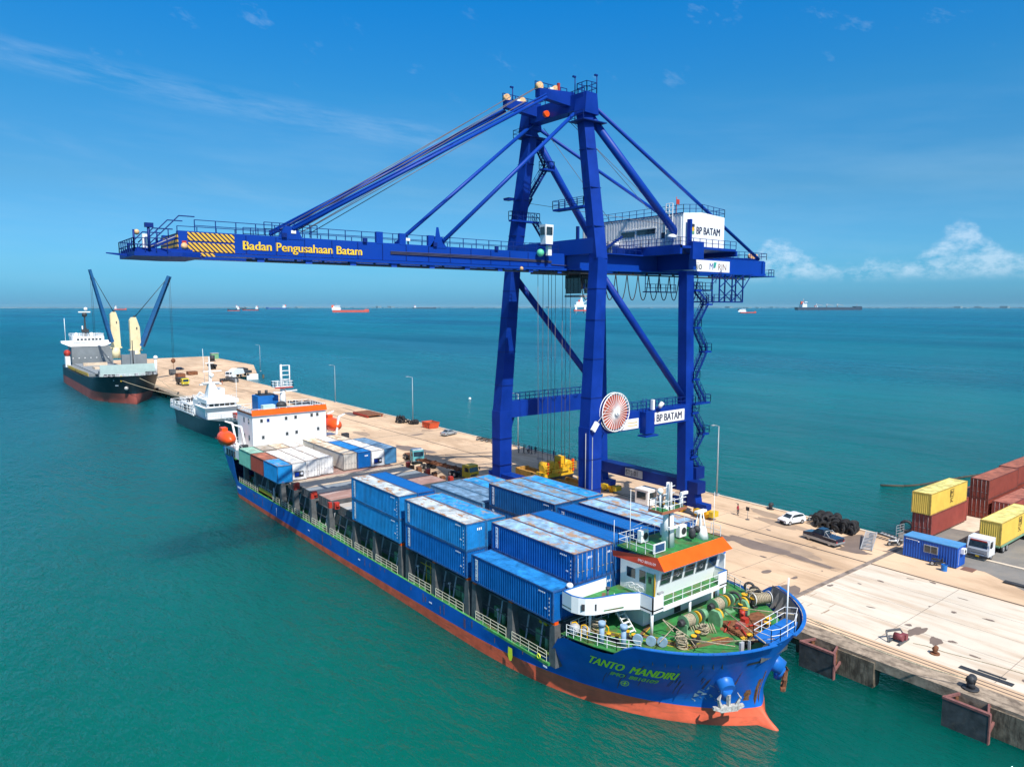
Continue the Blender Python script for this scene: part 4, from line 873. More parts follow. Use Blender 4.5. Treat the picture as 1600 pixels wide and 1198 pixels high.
q.build('rope_reel', ship)
q = MB().use(mat('pale_blue_vent', (.25, .38, .52), .5, var=.12, vs=2))
for (x, y, h_, r_) in ((41.3, 40.3, 1.5, .22), (43.5, 38.3, .7, .0), (44.1, 37.4, .7, 0), (44.7, 36.7, .7, 0), (42.1, 38.6, 1.6, .22), (56.6, 40, 1.6, .2)):
    if r_: q.tube((x, y, DZ), (x, y, DZ+h_), r_, n=10); q.tube((x, y, DZ+h_), (x, y, DZ+h_+.35), .32, .30, n=12); q.cut()
    else: q.tube((x-.1, y-.06, DZ+.45), (x+.1, y+.06, DZ+.45), .42, n=16); q.tube((x, y, DZ), (x, y, DZ+.4), .12); q.cut()
q.use(lgrey); q.ball((40.5, 42.7, DZ+.6), .5, 12, 8); q.ball((41.1, 42.0, DZ+.5), .42, 12, 8); q.use(dark)
for i, y in enumerate((38.6, 37.7, 36.9)): q.torus((59.8-.5*i, y, DZ+.75), (1, .5, 0), .42, .13, 18, 6)
q.build('ventilator', ship)
q = MB().use(yellow)
for (x, y) in ((40.35, 42.9), (40.6, 42.0), (41.9, 40.8)): q.path([(x, y, DZ), (x, y, DZ+1.1), (x+.2, y-.25, DZ+1.2), (x+.3, y-.4, DZ+1.0), (x+.3, y-.4, DZ)], .055)
q.use(white_c); q.rail([(39.9, 43.1, DZ), (40.4, 41, DZ), (41.3, 38.6, DZ), (42.5, 37.1, DZ)], 1.0, .8, .03, 2); q.rail([(61.0, 43.1, DZ), (60.3, 40.6, DZ), (59.2, 37.9, DZ)], 1.0, .9, .03, 2); q.rail([(40.1, 44.1, 4.4), (40.1, 43.1, 5.2)], 1.0, .8, .03); q.rail([(40.6, 43.3, DZ), (46.2, 43.4, DZ)], 1.0, .9, .03, 2); q.build('foredeck_railing', ship)
q = MB().use(rope); q.tube((48.8, 29.9, 7.7), (52.6, 36.6, 7.2), .05, n=5); q.tube((55.6, 31.5, 7.6), (53.5, 36.7, 7.1), .05, n=5); q.tube((47, 31.4, 7.4), (44.9, 37, 6.9), .04, n=5); q.tube((50.4, 30.1, 7.5), (46.4, 34.5, 6.7), .04, n=5); q.tube((42.8, 35.4, 7.5), (47.2, 37.4, 6.9), .04, n=5); q.build('deck_lines', ship)
q = MB().use(lgrey); q.box(46.9, 47.3, 30.8, 31.0, 7.0, 7.9); q.box(47.7, 47.8, 30.55, 30.75, 7.0, 7.9); q.build('chock', ship)

# ---------------- aft house
ax0, ax1, ay0, ay1, az = 42.2, 56.0, 128.0, 136.3, 15.4
q = MB().use(white_c); q.box(ax0, ax1, ay0, ay1, 6.6, az-.9); q.box(40.0, 61, 127.6, 137.5, 6.55, 8.2); ah = q.build('accommodation_block', ship)
q = MB().use(MATS['visor_orange']); q.add([(ax0-.15, ay0-.35, az-1.0), (ax1+.15, ay0-.35, az-1.0), (ax1+.1, ay0+.0, az), (ax0-.1, ay0+.0, az)], [(0, 1, 2, 3)]); q.use(rust); q.box(ax0-.12, ax0, ay0, ay1, az-.9, az-.6); q.use(lgrey); q.box(ax0-.1, ax1+.1, ay0, ay1+.3, az-.95, az-.85); q.build('house_visor', ship)
q = MB().use(glass)
for (x, z, m) in ((43.8, 13.4, 0), (45.0, 13.4, 1), (48.3, 13.45, 0), (50.1, 13.5, 0), (53.2, 13.6, 0), (54.3, 13.65, 0), (44.0, 10.4, 0), (48.4, 10.6, 0), (50.2, 10.7, 0), (54.4, 10.9, 0)):
    q.cut(); q.use(lgrey); q.box(x-.3, x+.3, ay0-.05, ay0-.01, z-.36, z+.36); q.use(glass if not m else crane_blue); q.box(x-.2, x+.2, ay0-.07, ay0-.05, z-.26, z+.26)
for y in (130, 132.5): 
    for z in (13.3, 10.3): q.cut(); q.use(glass); q.box(ax0-.05, ax0-.01, y-.25, y+.25, z-.5, z+.4)
q.build('window', ship)
q = MB().use(white_c); q.rail([(ax0, ay0+.1, az-.9), (ax0, ay1, az-.9), (ax1, ay1, az-.9), (ax1, ay0+.1, az-.9)], 1.05, 1.2, .05, closed=True)
q.rail([(40.1, 127.7, 8.2), (40.1, 137.4, 8.2), (60.9, 137.4, 8.2)], 1.0, 1.5, .05); q.rail([(40.2, 137.5, 6.6), (41.6, 141.7, 6.7), (59.4, 141.7, 6.7)], 1.0, 1.4, .05); q.build('house_railing', ship)
q = MB().use(mat('funnel_blue', (.01, .13, .42), .4)); q.box(44.5, 48.3, 131.5, 134.8, az-.9, az+2.0); q.use(dark); q.box(45.0, 47.8, 132, 134.4, az+2.0, az+2.2)
for x in (45.3, 46.6): q.tube((x, 133, az+2), (x, 133, az+2.9), .28, n=8)
q.use(mat('pale_mint', (.5, .7, .66), .5)); q.box(44.8, 47.0, 129.6, 131.0, az-.9, az+.5); q.use(dark); q.ball((48.2, 129.8, az+.3), .95, 12, 8, (1, 1, .8)); q.build('funnel', ship)
q = MB().use(white); mx, my = 49.7, 130.8
az0 = az; az = az-1.7; mx = 48.9; q.tube((mx, my, az0-.9), (mx, my, az+5.3), .6, .42, n=12); q.box(mx-1.7, mx+1.7, my-.8, my+1.0, az+5.2, az+5.35); q.rail([(mx-1.7, my-.8, az+5.3), (mx+1.7, my-.8, az+5.3), (mx+1.7, my+1, az+5.3), (mx-1.7, my+1, az+5.3)], 1.0, 1, .06, closed=True)
q.tube((mx-.2, my, az+5.3), (mx-.2, my, az+9.4), .30, .18, n=8); q.tube((mx+1.4, my, az+5.3), (mx+1.4, my, az+9.2), .12, n=6)
for z in (6.6, 7.4, 8.2, 9.2): q.tube((mx-.2, my, az+z), (mx+1.4, my, az+z), .09, n=5)
q.box(mx-1.9, mx-.1, my-.5, my-.2, az+4.2, az+4.45); q.box(mx+.5, mx+2.6, my-.5, my-.2, az+4.4, az+4.6); q.use(red); q.box(mx-1.7, mx+1.7, my-.86, my-.8, az+5.05, az+5.3)
q.build('signal_mast', ship)
q = MB().use(white_c)
for (x, s) in ((39.9, -1), (60.4, 1)):
    for y in (130.0, 135.0): q.cut(); q.beam((x-s*1.6, y, 8.0), (x-s*.9, y, 12.4), .3, .35); q.beam((x-s*.9, y, 12.4), (x+s*.4, y, 12.9), .3, .35, .2, .2)
q.use(dark); q.box(40.1, 41.4, 128.2, 129.2, 8.2, 9.3); q.box(59.6, 60.8, 128.2, 129.2, 8.2, 9.3); q.build('lifeboat_davit', ship)
q = MB().use(grey)
for i in range(4): q.box(39.9, 41.0, 131.2+1.4*i, 132.0+1.4*i, 6.6, 7.7)
q.build('deck_stores', ship)
def lifeboat(x, y, z, label, L=6.4, s=1):
    b = thing('lifeboat', label, 'lifeboat', (x, y, z), group='orange lifeboats of the blue cargo ship')
    q = MB().use(lborange); n = 12; k = 10
    for j in range(k+1):
        t = -1+2*j/k; w = s*1.35*math.sqrt(max(0.003, 1-abs(t)**2.4))
        for i in range(n):
            a = 2*math.pi*i/n; q.v.append(Vector((x+w*math.cos(a), y+t*L/2, z+(math.sin(a)*w*(1.0 if math.sin(a) < 0 else 1.05))*.95)))
    for j in range(k):
        for i in range(n): i2 = (i+1) % n; q.f.append([j*n+i, j*n+i2, (j+1)*n+i2, (j+1)*n+i]); q.m.append(0); q.s.append(True)
    q.f += [list(range(n))[::-1], [k*n+i for i in range(n)]]; q.m += [0, 0]; q.s += [0, 0]; q.build('hull', b)
    q = MB().use(lborange); q.box(x-.5*s, x+.5*s, y+L*.12, y+L*.36, z+1.0*s, z+1.75*s); q.build('cabin', b)
    q = MB().use(red); q.torus((x, y, z-.1), (0, 1, 0), 1.36*s, .05, 24, 4); q.beam((x-1.38*s, y-2, z-.05), (x-1.38*s, y+2, z-.05), .06, .12); q.build('rubbing_strip', b)
lifeboat(38.9, 132.4, 10.2, 'orange enclosed lifeboat on the water side of the white aft house')
lifeboat(59.4, 132.8, 10.6, 'orange enclosed lifeboat on the wharf side of the white aft house')
# ---------------------------------------------------------------- ship-to-shore crane
YC = 76.0
cr = thing('gantry_crane', 'tall blue ship to shore gantry crane with long lettered boom, standing on the wharf', 'crane', (76, YC, ZQ))
rail_b = mat('rail_blue', (.002, .022, .17), .5, var=.1, spec=.2)
P_ = lambda x, s, z, d: (x, YC+s*d, z)
for s in (-1, 1):
    q = MB().use(crane_blue)
    q.beam(P_(65.5, s, 7.0, 9.5), P_(65.5, s, 18.2, 9.45), 2.2, 1.9, 2.3, 2.0); q.beam(P_(65.5, s, 18.0, 9.45), P_(67.2, s, 40, 8.9), 2.1, 1.9, 1.7, 1.6); q.beam(P_(67.2, s, 39.8, 8.9), P_(67.7, s, 59.5, 5.4), 1.75, 1.6, 1.5, 1.5)
    q.use(lgrey); 
    if s < 0: q.tube((64.3, YC-9.9, 7.5), (64.3, YC-9.9, 17.5), .05, n=4)
    q.build('leg', cr)
    q = MB().use(crane_blue)
    q.beam(P_(86.1, s, 6.5, 8.9), P_(85.1, s, 38.9, 8.9), 1.9, 1.6, 1.6, 1.5); q.build('leg', cr)
    q = MB().use(crane_blue); q.beam(P_(66.4, s, 18.3, 9.45), P_(85.6, s, 18.3, 9.1), 1.3, 2.5)
    q.add([P_(66.4, s, 17.1, 9.45-.6), P_(66.4, s, 17.1, 9.45+.6), P_(68.0, s, 17.1, 9.45), P_(66.4, s, 14.0, 9.45-.6), P_(66.4, s, 14.0, 9.45+.6)], [(0, 3, 2), (1, 2, 4), (3, 4, 2)])
    q.build('portal_beam', cr)
    q = MB().use(rail_b)
    q.rail([P_(66.6, s, 19.55, 9.9), P_(85.6, s, 19.55, 9.6)], 1.1, 1.9, .05); q.rail([P_(66.6, s, 19.55, 8.9), P_(85.6, s, 19.55, 8.6)], 1.1, 1.9, .05); q.build('walkway_railing', cr)
    q = MB().use(crane_blue); q.tube(P_(67.5, s, 38.2, 8.9), P_(85.8, s, 19.6, 9.0), .5, n=12); q.build('diagonal_brace', cr)
for x in (65.5, 86.5):
    q = MB().use(crane_blue if x < 70 else crane_dark); zz_ = 7.15 if x > 70 else 7.9; q.beam((x, YC-11.6, zz_), (x, YC+11.6, zz_), 1.9, 1.75)
    q.build('sill_beam', cr)
    for s in (-1, 1):
        y = YC+s*9.6
        q = MB().use(crane_blue if x > 70 else crane_dark); q.beam((x, y, 6.3), (x, y, 4.7), 1.6, 2.6, 1.4, 3.4, up=(0, 1, 0)); q.beam((x, y-3.4, 4.5), (x, y+3.4, 4.5), 1.2, .8)
        for u in (-2.2, 2.2): q.beam((x, y+u-1.1, 3.9), (x, y+u+1.1, 3.9), 1.0, .7)
        q.build('bogie', cr)
        q = MB().use(yellow)
        for u in (-3.1, -1.4, 1.4, 3.1): q.cut(); q.tube((x-.35, y+u, 3.25), (x+.35, y+u, 3.25), .42, n=14); q.box(x-.6, x+.6, y+u-.35, y+u+.35, 3.4, 4.0)
        q.use(mustard); q.box(x-.7, x+.7, y-4.6, y-3.9, 3.3, 4.1); q.box(x-.7, x+.7, y+3.9, y+4.6, 3.3, 4.1)
        for u in (-2.3, 2.3): q.box(x-1.15, x-.6, y+u-.5, y+u+.5, 3.4, 4.2)
        q.build('wheel_set', cr)
q = MB().use(lgrey); q.box(85.4, 85.52, 75.0, 78.6, 6.6, 7.85)
q.use(darkl); q.text('STS 01', 1.05, XYM((85.37, 78.45, 6.84), (0, -.92, 0), (0, 0, 1.05))); q.build('number_plate', cr)
# apex frame
q = MB().use(crane_blue)
q.beam((67.7, YC-6.2, 60.3), (67.7, YC+6.2, 60.3), 1.7, 2.0)
q.beam((67.8, YC-5.7, 58.6), (67.9, YC-5.7, 61.3), 2.5, 2.2, 1.9, 1.9); q.beam((67.8, YC+5.7, 58.6), (67.9, YC+5.7, 61.2), 2.5, 2.2, 1.9, 1.9)
for y in (YC-3.2, YC+3.6): q.beam((61.6, y, 60.9), (67.6, y, 60.9), .9, 1.0, 1.0, 1.9)
q.build('apex_frame', cr)
q = MB().use(mat('sheave_tan', (.75, .45, .22), .6, var=.3, vs=4))
for y in (YC-3.2, YC+3.6):
    for x in (61.9, 64.6): q.tube((x, y-.25, 61.8), (x, y+.25, 61.75), .5, n=16); 
q.use(white_c)
for y in (YC-3.2, YC+3.6): q.box(63.6, 64.2, y-.2, y+.2, 61.3, 61.9)
q.use(orange); q.tube((66.4, YC+.4, 59.8), (66.4, YC+.9, 59.8), .42, n=14); q.use(red); q.box(64.8, 65.1, YC-3.6, YC-3.3, 61.4, 62.6); q.build('sheave', cr)
q = MB().use(rail_b)
for y in (YC-2.6, YC+4.2): q.rail([(61.7, y, 61.4), (67.2, y, 61.4)], 1.1, 1.1, .05)
q.rail([(67.0, YC-6.6, 61.3), (68.8, YC-6.6, 61.3), (68.8, YC-4.8, 61.3), (67.0, YC-4.8, 61.3)], 1.3, .8, .05, closed=True); q.rail([(68.6, YC-4.5, 61.4), (68.6, YC+4.5, 61.4)], 1.1, 1.2, .05)
for (x, y) in ((67.0, YC-4.4), (68.8, YC-6.6), (63.4, YC+4.2)): q.tube((x, y, 61.3), (x, y, 63.6), .08, n=6); q.box(x-.4, x+.08, y-.12, y+.12, 63.45, 63.65)
for s in (-1, 1):
    y = YC+s*5.8; q.box(65.9, 70.2, y-1.4, y+1.4, 57.6, 57.72); q.rail([(65.9, y-1.4, 57.7), (65.9, y+1.4, 57.7), (70.2, y+1.4, 57.7)], 1.05, 1.2, .04)
q.build('apex_railing', cr)
# boom and rear girder
GZ0, GZ1 = 38.75, 40.75
bd = mat('boom_blue', (.001, .043, .32), .45, var=.08, vs=.15, dirt=(.004, .025, .2), damt=.3, ds=.3, spec=.22)
q = MB().use(bd)
for y in (YC-2.9, YC+2.9):
    q.beam((17.8, y, (GZ0+GZ1)/2+.12), (66.4, y, (GZ0+GZ1)/2+.12), .75, GZ1-GZ0-.1)
    q.beam((17.0, y-.2, GZ0-.05), (66.4, y-.2, GZ0-.05), 1.2, .28)
for x in range(20, 66, 6): q.beam((x, YC-2.9, GZ0+.6), (x, YC+2.9, GZ0+.6), .5, .7)
q.build('boom', cr)
q = MB().use(bd)
for y in (YC-2.9, YC+2.9):
    q.beam((66.9, y, 40.0), (113.6, y, 40.5), .8, 2.3); q.beam((66.9, y-.2, 38.8), (113.6, y-.2, 39.25), 1.2, .25)
q.beam((113.2, YC-3.5, 40.4), (113.2, YC+3.5, 40.4), .8, 2.2)
for x in range(70, 112, 6): q.beam((x, YC-2.9, 39.6), (x, YC+2.9, 39.6), .5, .9)
q.beam((86.1, YC-9.2, 40.2), (86.1, YC+9.2, 40.2), 1.7, 2.2); q.beam((67.2, YC-8.8, 41.6), (67.2, YC+8.8, 41.6), 1.7, 2.0)
q.build('rear_girder', cr)
q = MB().use(dark)
for x0, x1, z in ((24, 66.4, 38.3), (67, 108, 38.35)):
    q.beam((x0, YC-3.3, z), (x1, YC-3.3, z), .25, .2)
for x in range(26, 108, 3): q.box(x-.1, x+.1, YC-3.4, YC-3.2, 38.3, 38.75)
q.use(mat('bracket_blue', (.01, .08, .5), .5))
for x in range(25, 66, 5): q.box(x, x+.7, YC-3.5, YC-2.8, 38.2, 38.62)
q.build('trolley_rail', cr)
# tip platform
q = MB().use(crane_blue); q.prism([(14.0, YC-3.4), (17.8, YC-4.4), (20, YC-3.6), (20, YC+3.6), (17.8, YC+4.4), (14.0, YC+3.4)], 38.35, 38.75); q.beam((14.2, YC-3.2, 38.9), (19, YC-3.2, 38.9), .3, .4); q.beam((14.2, YC+3.2, 38.9), (19, YC+3.2, 38.9), .3, .4); q.beam((14.2, YC-3.2, 38.9), (14.2, YC+3.2, 38.9), .3, .4)
q.beam((12.3, YC, 38.7), (14.2, YC, 38.55), .1, .1, .3, .25)
for s in (-1, 1): q.beam((15.0, YC+s*2.4, 38.9), (18.4, YC+s*2.4, 40.6), .16, .35)
q.use(lgrey)
for s in (-1, 1): q.tube((15.2, YC+s*2.7, 39.1), (18.3, YC+s*2.7, 40.6), .05, n=5)
q.build('boom_tip', cr)
q = MB().use(rail_b); q.rail([(16.6, YC-4.2, 38.75), (14.0, YC-3.4, 38.75), (14.0, YC+3.4, 38.75), (16.6, YC+4.2, 38.75)], 1.2, 1.0, .05, 1)
for s in (-1, 1):
    y = YC+s*2.2; q.path([(14.6, y, 39.6), (15.9, y, 41.0), (17.6, y, 41.0)], .055); q.path([(15.4, y, 39.4), (18.2, y, 42.3), (19.6, y, 42.3)], .055); q.tube((17.2, y, 40.0), (17.2, y, 41.0), .05); q.tube((16.2, y, 39.6), (16.2, y, 40.9), .05)
    yy = YC+s*3.2
    q.rail([(19.3, yy, 40.85), (65.3, yy, 40.85)], 1.05, 1.95, .045, 1)
    q.rail([(26, yy+.3, 40.9), (31.6, yy+.3, 40.9)], 1.3, .8, .045, 1)
q.tube((15.2, YC-3.7, 38.8), (15.2, YC-3.7, 41.2), .12, n=6); q.box(14.9, 15.6, YC-3.9, YC-3.5, 40.9, 41.3); q.tube((14.1, YC-3, 38.8), (14.1, YC-3, 40.7), .09); q.build('boom_railing', cr)
q = MB().use(white_c); q.box(14.9, 15.3, YC-2.6, YC-2.3, 39.1, 40.4); q.use(MATS['sheave_tan']); q.ball((14.4, YC-2.8, 40.5), .25, 8, 6); q.ball((18.3, YC-3.2, 39.4), .35, 8, 6); q.use(red); q.box(18.1, 18.5, YC-3.3, YC-3.0, 39.3, 39.9)
for x in (28.6, 42): q.cut(); q.use(white_c); q.box(x, x+.5, YC-3.4, YC-3.2, 41.2, 41.5)
q.build('boom_lamp', cr)
haz = bpy.data.materials.new('hazard_stripes'); haz.use_nodes = True; t = haz.node_tree; b = t.nodes['Principled BSDF']
tx = t.nodes.new('ShaderNodeTexCoord'); sx = t.nodes.new('ShaderNodeSeparateXYZ'); t.links.new(tx.outputs['Object'], sx.inputs[0])
fr = mth(t, 'FRACT', mth(t, 'MULTIPLY', mth(t, 'ADD', sx.outputs[0], mth(t, 'MULTIPLY', sx.outputs[2], 1.0)), 2.3))
t.links.new(ramp(t, fr, [(.0, (.85, .46, .03)), (.52, (.02, .02, .06))], 'CONSTANT'), b.inputs['Base Color']); b.inputs['Roughness'].default_value = .5
y = YC-2.9-.4
q = MB().use(haz); q.box(18.6, 22.9, y-.03, y, 39.95, 40.72); q.box(18.6, 22.9, y-.03, y, 38.95, 39.78); q.box(19.6, 20.9, y-.45, y-.35, 38.5, 38.8); q.use(haz); q.box(17.72, 17.78, y, y+6.6, 39.1, 40.6); q.build('hazard_panel', cr)
q = MB().use(mat('gold_lettering', (.95, .58, .03), .5)); q.bold('Badan Pengusahaan Batam', 1.22, lambda v, k: Vector((23.6+v.x*1.0, y-.04-k, 39.34+v.y)), .028); q.build('lettering', cr)
q = MB().use(mat('hoist_line', (.05, .05, .09), .5))
for i in range(3): q.path([(40, y-.05, 39.9-.12*i), (52, y-.1, 39.95-.15*i), (64, y-.05, 39.75-.1*i)], .05)
q.path([(64, y-.05, 39.3), (67, y-.1, 39.25)], .05); q.use(rail_b)
for (x, w) in ((28.6, 2.6), (46.5, 1.9)):
    q.use(bd); q.add([(x-w/2, y-.02, 40.6), (x+w/2, y-.02, 40.6), (x+w*.22, y-.02, 41.9), (x-w*.22, y-.02, 41.9), (x-w/2, y+.5, 40.6), (x+w/2, y+.5, 40.6), (x+w*.22, y+.5, 41.9), (x-w*.22, y+.5, 41.9)], [(0, 1, 2, 3), (7, 6, 5, 4), (1, 5, 6, 2), (0, 3, 7, 4), (3, 2, 6, 7)])
q.add([(45.2, y, 40.7), (47.6, y, 40.7), (46.7, y, 41.6), (46.4, y, 43.0), (46.1, y, 43.0), (45.9, y, 41.6)], [(0, 1, 2, 3, 4, 5)])
for x in (38.3, 41.2, 45.0): q.box(x, x+.8, y, y+.4, 40.7, 42.0)
q.build('stay_bracket', cr)
q = MB().use(crane_dark)
for i, x in enumerate(range(24, 66, 3)):
    q.box(x, x+.05, YC-3.36, YC-3.28, 38.95, 40.7)
    if i % 3 == 1: q.box(x+.6, x+1.1, YC-3.5, YC-3.3, 40.75, 41.2)
for s in (-1, 1):
    for z in (10, 14, 22, 27, 32, 36): x = 65.5 if z < 18 else 65.5+1.7*(z-18)/22; d = 9.45 if z < 18 else 9.45-.55*(z-18)/22; q.beam(P_(x, s, z, d), P_(x, s, z+.1, d), 2.36 if z < 18 else 2.2-.02*(z-18), 2.1 if z < 18 else 2.0-.015*(z-18))
    for z in (44, 49, 54): k = (z-40)/19.5; q.beam(P_(67.2+.5*k, s, z, 8.9-3.5*k), P_(67.2+.5*k, s, z+.1, 8.9-3.5*k), 1.85-.2*k, 1.75-.1*k)
q.build('seam_band', cr)
q = MB().use(MATS['rail_blue'])
for s in (-1, 1): q.rail([P_(66.3, s, 8.2, 9.9), P_(66.3, s, 8.2, 9.3)], 9.8, .6, .04, 16)
q.build('leg_ladder', cr)
# stays
q = MB().use(bd)
def stay(a, b, r=.2): q.tube(a, b, r, n=8)
for s in (-1, 1):
    y2 = YC+s*3.3
    stay((28.8, y2, 41.6), (62.2, YC+s*4.3, 60.2), .2); stay((28.8, y2+.1, 41.9), (62.4, YC+s*4.0, 60.7), .11)
    stay((44.4 if s > 0 else 47.0, y2, 41.4), (67.4, YC+s*4.6, 59.4), .26)
    q.tube((68.3, YC+s*5.8, 58.6), (86.1, YC+s*8.9, 41.4), .55, n=14); stay((68.6, YC+s*6.2, 59.8), (112, YC+s*3.2, 41.9), .26)
q.build('stay', cr)
q = MB().use(mat('wire_rope', (.16, .14, .15), .5))
for s in (-1, 1):
    for k in (0, .5): q.tube((29.5, YC+s*(2.6-k), 41.6+k), (62.2, YC+s*(3.2-k)+.2, 61.9), .05, n=4); q.tube((31, YC+s*(2.2-k), 41.4+k), (64.5, YC+s*(2.9-k), 61.6), .05, n=4)
for (a, b) in (((67.6, YC-3, 58.6), (84.5, YC-2, 48.3)), ((67.6, YC-2.4, 58.6), (87.0, YC-2, 48.3)), ((68, YC+3, 58.6), (80, YC+1, 46)), ((67.6, YC+8, 49), (86, YC-9, 45))): q.tube(a, b, .035, n=4)
for x in (72.0, 72.6, 73.2, 75.6, 76.4, 79.3):
    for s in (-1, 1): q.tube((x, YC+s*1.6, 38.6), (x+3, YC+s*1.6+2.5 if False else YC+s*1.6+14, 6.6), .03, n=4) if False else None
q.build('wire_rope', cr)
# machinery house, x 83..93, y 66..87
hx0, hx1, hy0, hy1, hz0, hz1 = 83.0, 92.6, 66.2, 86.6, 42.3, 46.9
corru = mat('house_cladding', (.72, .72, .72), .5, var=.04, dirt=(.42, .40, .38), damt=.3, ds=1.5)
q = MB().use(white_c); q.xprism([(hx0+.02, hz0), (hx1, hz0), (hx1, hz1), (hx0+4.2, hz1+.35), (hx0+.02, hz1)], hy0, hy1, 'y'); q.use(corru)
i = 0; yv = hy0+.3
while yv < hy1-.3:
    q.box(hx0-.09, hx0+.02, yv, yv+.28, hz0+.05, hz1-.1); yv += .56
q.use(crane_dark); q.box(hx0-.14, hx0-.02, hy0-.05, hy1, hz1-.08, hz1+.06); q.build('machinery_house', cr)
q = MB().use(glass); q.box(hx0-.13, hx0-.08, 75.2, 77.9, 44.2, 44.95); q.cut(); q.box(hx0-.13, hx0-.08, 71.2, 74.7, 44.4, 45.15); q.cut(); q.box(hx0-.13, hx0-.08, 69.3, 70, 43.6, 44.4); q.use(white_c); q.box(hx0-.2, hx0-.08, 71.0, 78.2, 45.15, 45.3); q.build('window', cr)
q = MB().use(white_c); q.ball((hx0-.7, 78.6, 43.2), .7, 12, 6, (1, 1.2, .7)); q.ball((hx0-.7, 67.6, 43.6), .6, 12, 6, (1, 1.2, .7)); q.rail([(hx0-.15, 69.2, 43), (hx0-.15, 68.0, 43)], 5.4, .6, .07, 8); q.build('house_fittings', cr)
q = MB().use(mat('navy_lettering', (.01, .015, .06), .5)); q.bold('BP BATAM', 1.5, lambda v, k: Vector((85.9+v.x*.82, hy0-.03-k, 44.15+v.y)), .03); q.use(yellow); q.ball((85.1, hy0-.02, 44.75), .48, 10, 6, (1, .05, 1)); q.use(mint); q.box(84.7, 85.5, hy0-.06, hy0-.04, 44.1, 44.5); q.use(dark); q.box(84.9, 85.5, hy0-.08, hy0-.05, 45.1, 45.5); q.build('lettering', cr)
q = MB().use(rail_b); q.rail([(hx0, hy1, hz1), (hx0, hy0, hz1), (hx0+4.2, hy0, hz1+.35), (hx1, hy0, hz1), (hx1, hy1, hz1)], 1.15, 1.5, .04); q.use(red); q.tube((hx0+.3, hy0+1.5, hz1), (hx0+.3, hy0+1.5, hz1+2.4), .05); q.box(hx0-.1, hx0+.6, hy0+1.2, hy0+1.25, hz1+1.3, hz1+2.0); q.build('house_railing', cr)
q = MB().use(crane_blue); q.box(81.0, 94.0, 65.0, 88, 41.9, 42.25); q.beam((81.2, 65.0, 41.7), (81.2, 88, 41.7), .5, 1.3); q.box(83.4, 85.9, 64.7, 65.2, 40.4, 42.9); q.box(83.5, 83.9, 65.3, 65.9, 42.3, 46.0); q.beam((94.2, 65, 41.6), (94.2, 88, 41.6), .4, .8); q.beam((94, YC-3, 41.6), (112, YC-3, 41.7), .4, .5)
q.box(94.5, 99, YC-3.5, YC+3.5, 41.6, 41.8); q.box(99.5, 101, YC-3.4, YC-2.5, 41.6, 43.2); q.build('house_platform', cr)
q = MB().use(rail_b); q.rail([(81.0, 88, 42.25), (81.0, 65.0, 42.25), (94.0, 65.0, 42.25)], 1.1, 1.4, .045)
q.rail([(94, YC-3.7, 41.8), (113.6, YC-3.7, 41.8), (113.6, YC+3.7, 41.8), (94, YC+3.7, 41.8)], 1.1, 1.6, .045); q.rail([(66.4, YC-4.2, 41.2), (80.8, YC-4.2, 41.2)], 1.2, 1.3, .045)
q.use(crane_blue); q.box(66.4, 81, YC-4.3, YC-3.3, 41.05, 41.2); q.box(108, 115.5, YC-4.2, YC+4.2, 38.9, 39.05); q.use(rail_b); q.rail([(113.8, YC-4.1, 39.05), (115.4, YC-4.1, 39.05), (115.4, YC+4.1, 39.05)], 1.1, 1, .045)
q.rail([(66.5, YC+4.2, 41.6), (80, YC+4.2, 42.2)], 1.2, 1.3, .045); q.build('girder_railing', cr)
q = MB().use(crane_dark)
for i in range(9): t = i/9; q.box(72+4*t, 72.5+4*t, YC-4.6, YC-3.6, 41.2+2.2*t, 41.28+2.2*t)
q.beam((72, YC-4.6, 41.3), (76.2, YC-4.6, 43.6), .08, .3); q.beam((74, YC-1, 41), (74, YC-1, 44.5), .3, .3); q.beam((70, YC-2, 41), (70, YC-2, 44.8), .35, .35); q.box(69, 79, YC-2.6, YC+2.6, 41.2, 42.2); q.build('girder_stairs', cr)
q = MB().use(MATS['sheave_tan'])
for dx_ in (0, .8, 1.6): q.cut(); q.tube((110.6+dx_, YC-2.6, 42.4), (110.6+dx_, YC-2.2, 42.4), .45, n=12)
q.build('rear_sheave', cr)
# sign on the rear girder
yy = YC-2.9-.42
q = MB().use(white_c); q.box(91.2, 103.4, yy-.05, yy, 39.35, 41.15); q.use(darkl); q.text('endoio', 1.75, lambda v: Vector((91.4+v.x*.95, yy-.07, 39.65+v.y))); q.use(crane_blue); q.text('M', 1.5, lambda v: Vector((97.9+v.x*.95, yy-.07, 39.7+v.y))); q.use(mat('teal_mark', (.02, .35, .3), .5)); q.add([(99.0, yy-.08, 40.0), (99.5, yy-.08, 40.0), (99.8, yy-.08, 40.9), (99.1, yy-.08, 40.9)], [(0, 1, 2, 3)]); q.use(mat('brown_lettering', (.25, .12, .07), .5)); q.text('RIN', 1.45, lambda v: Vector((100.2+v.x*1.0, yy-.07, 39.7+v.y))); q.build('girder_sign', cr)
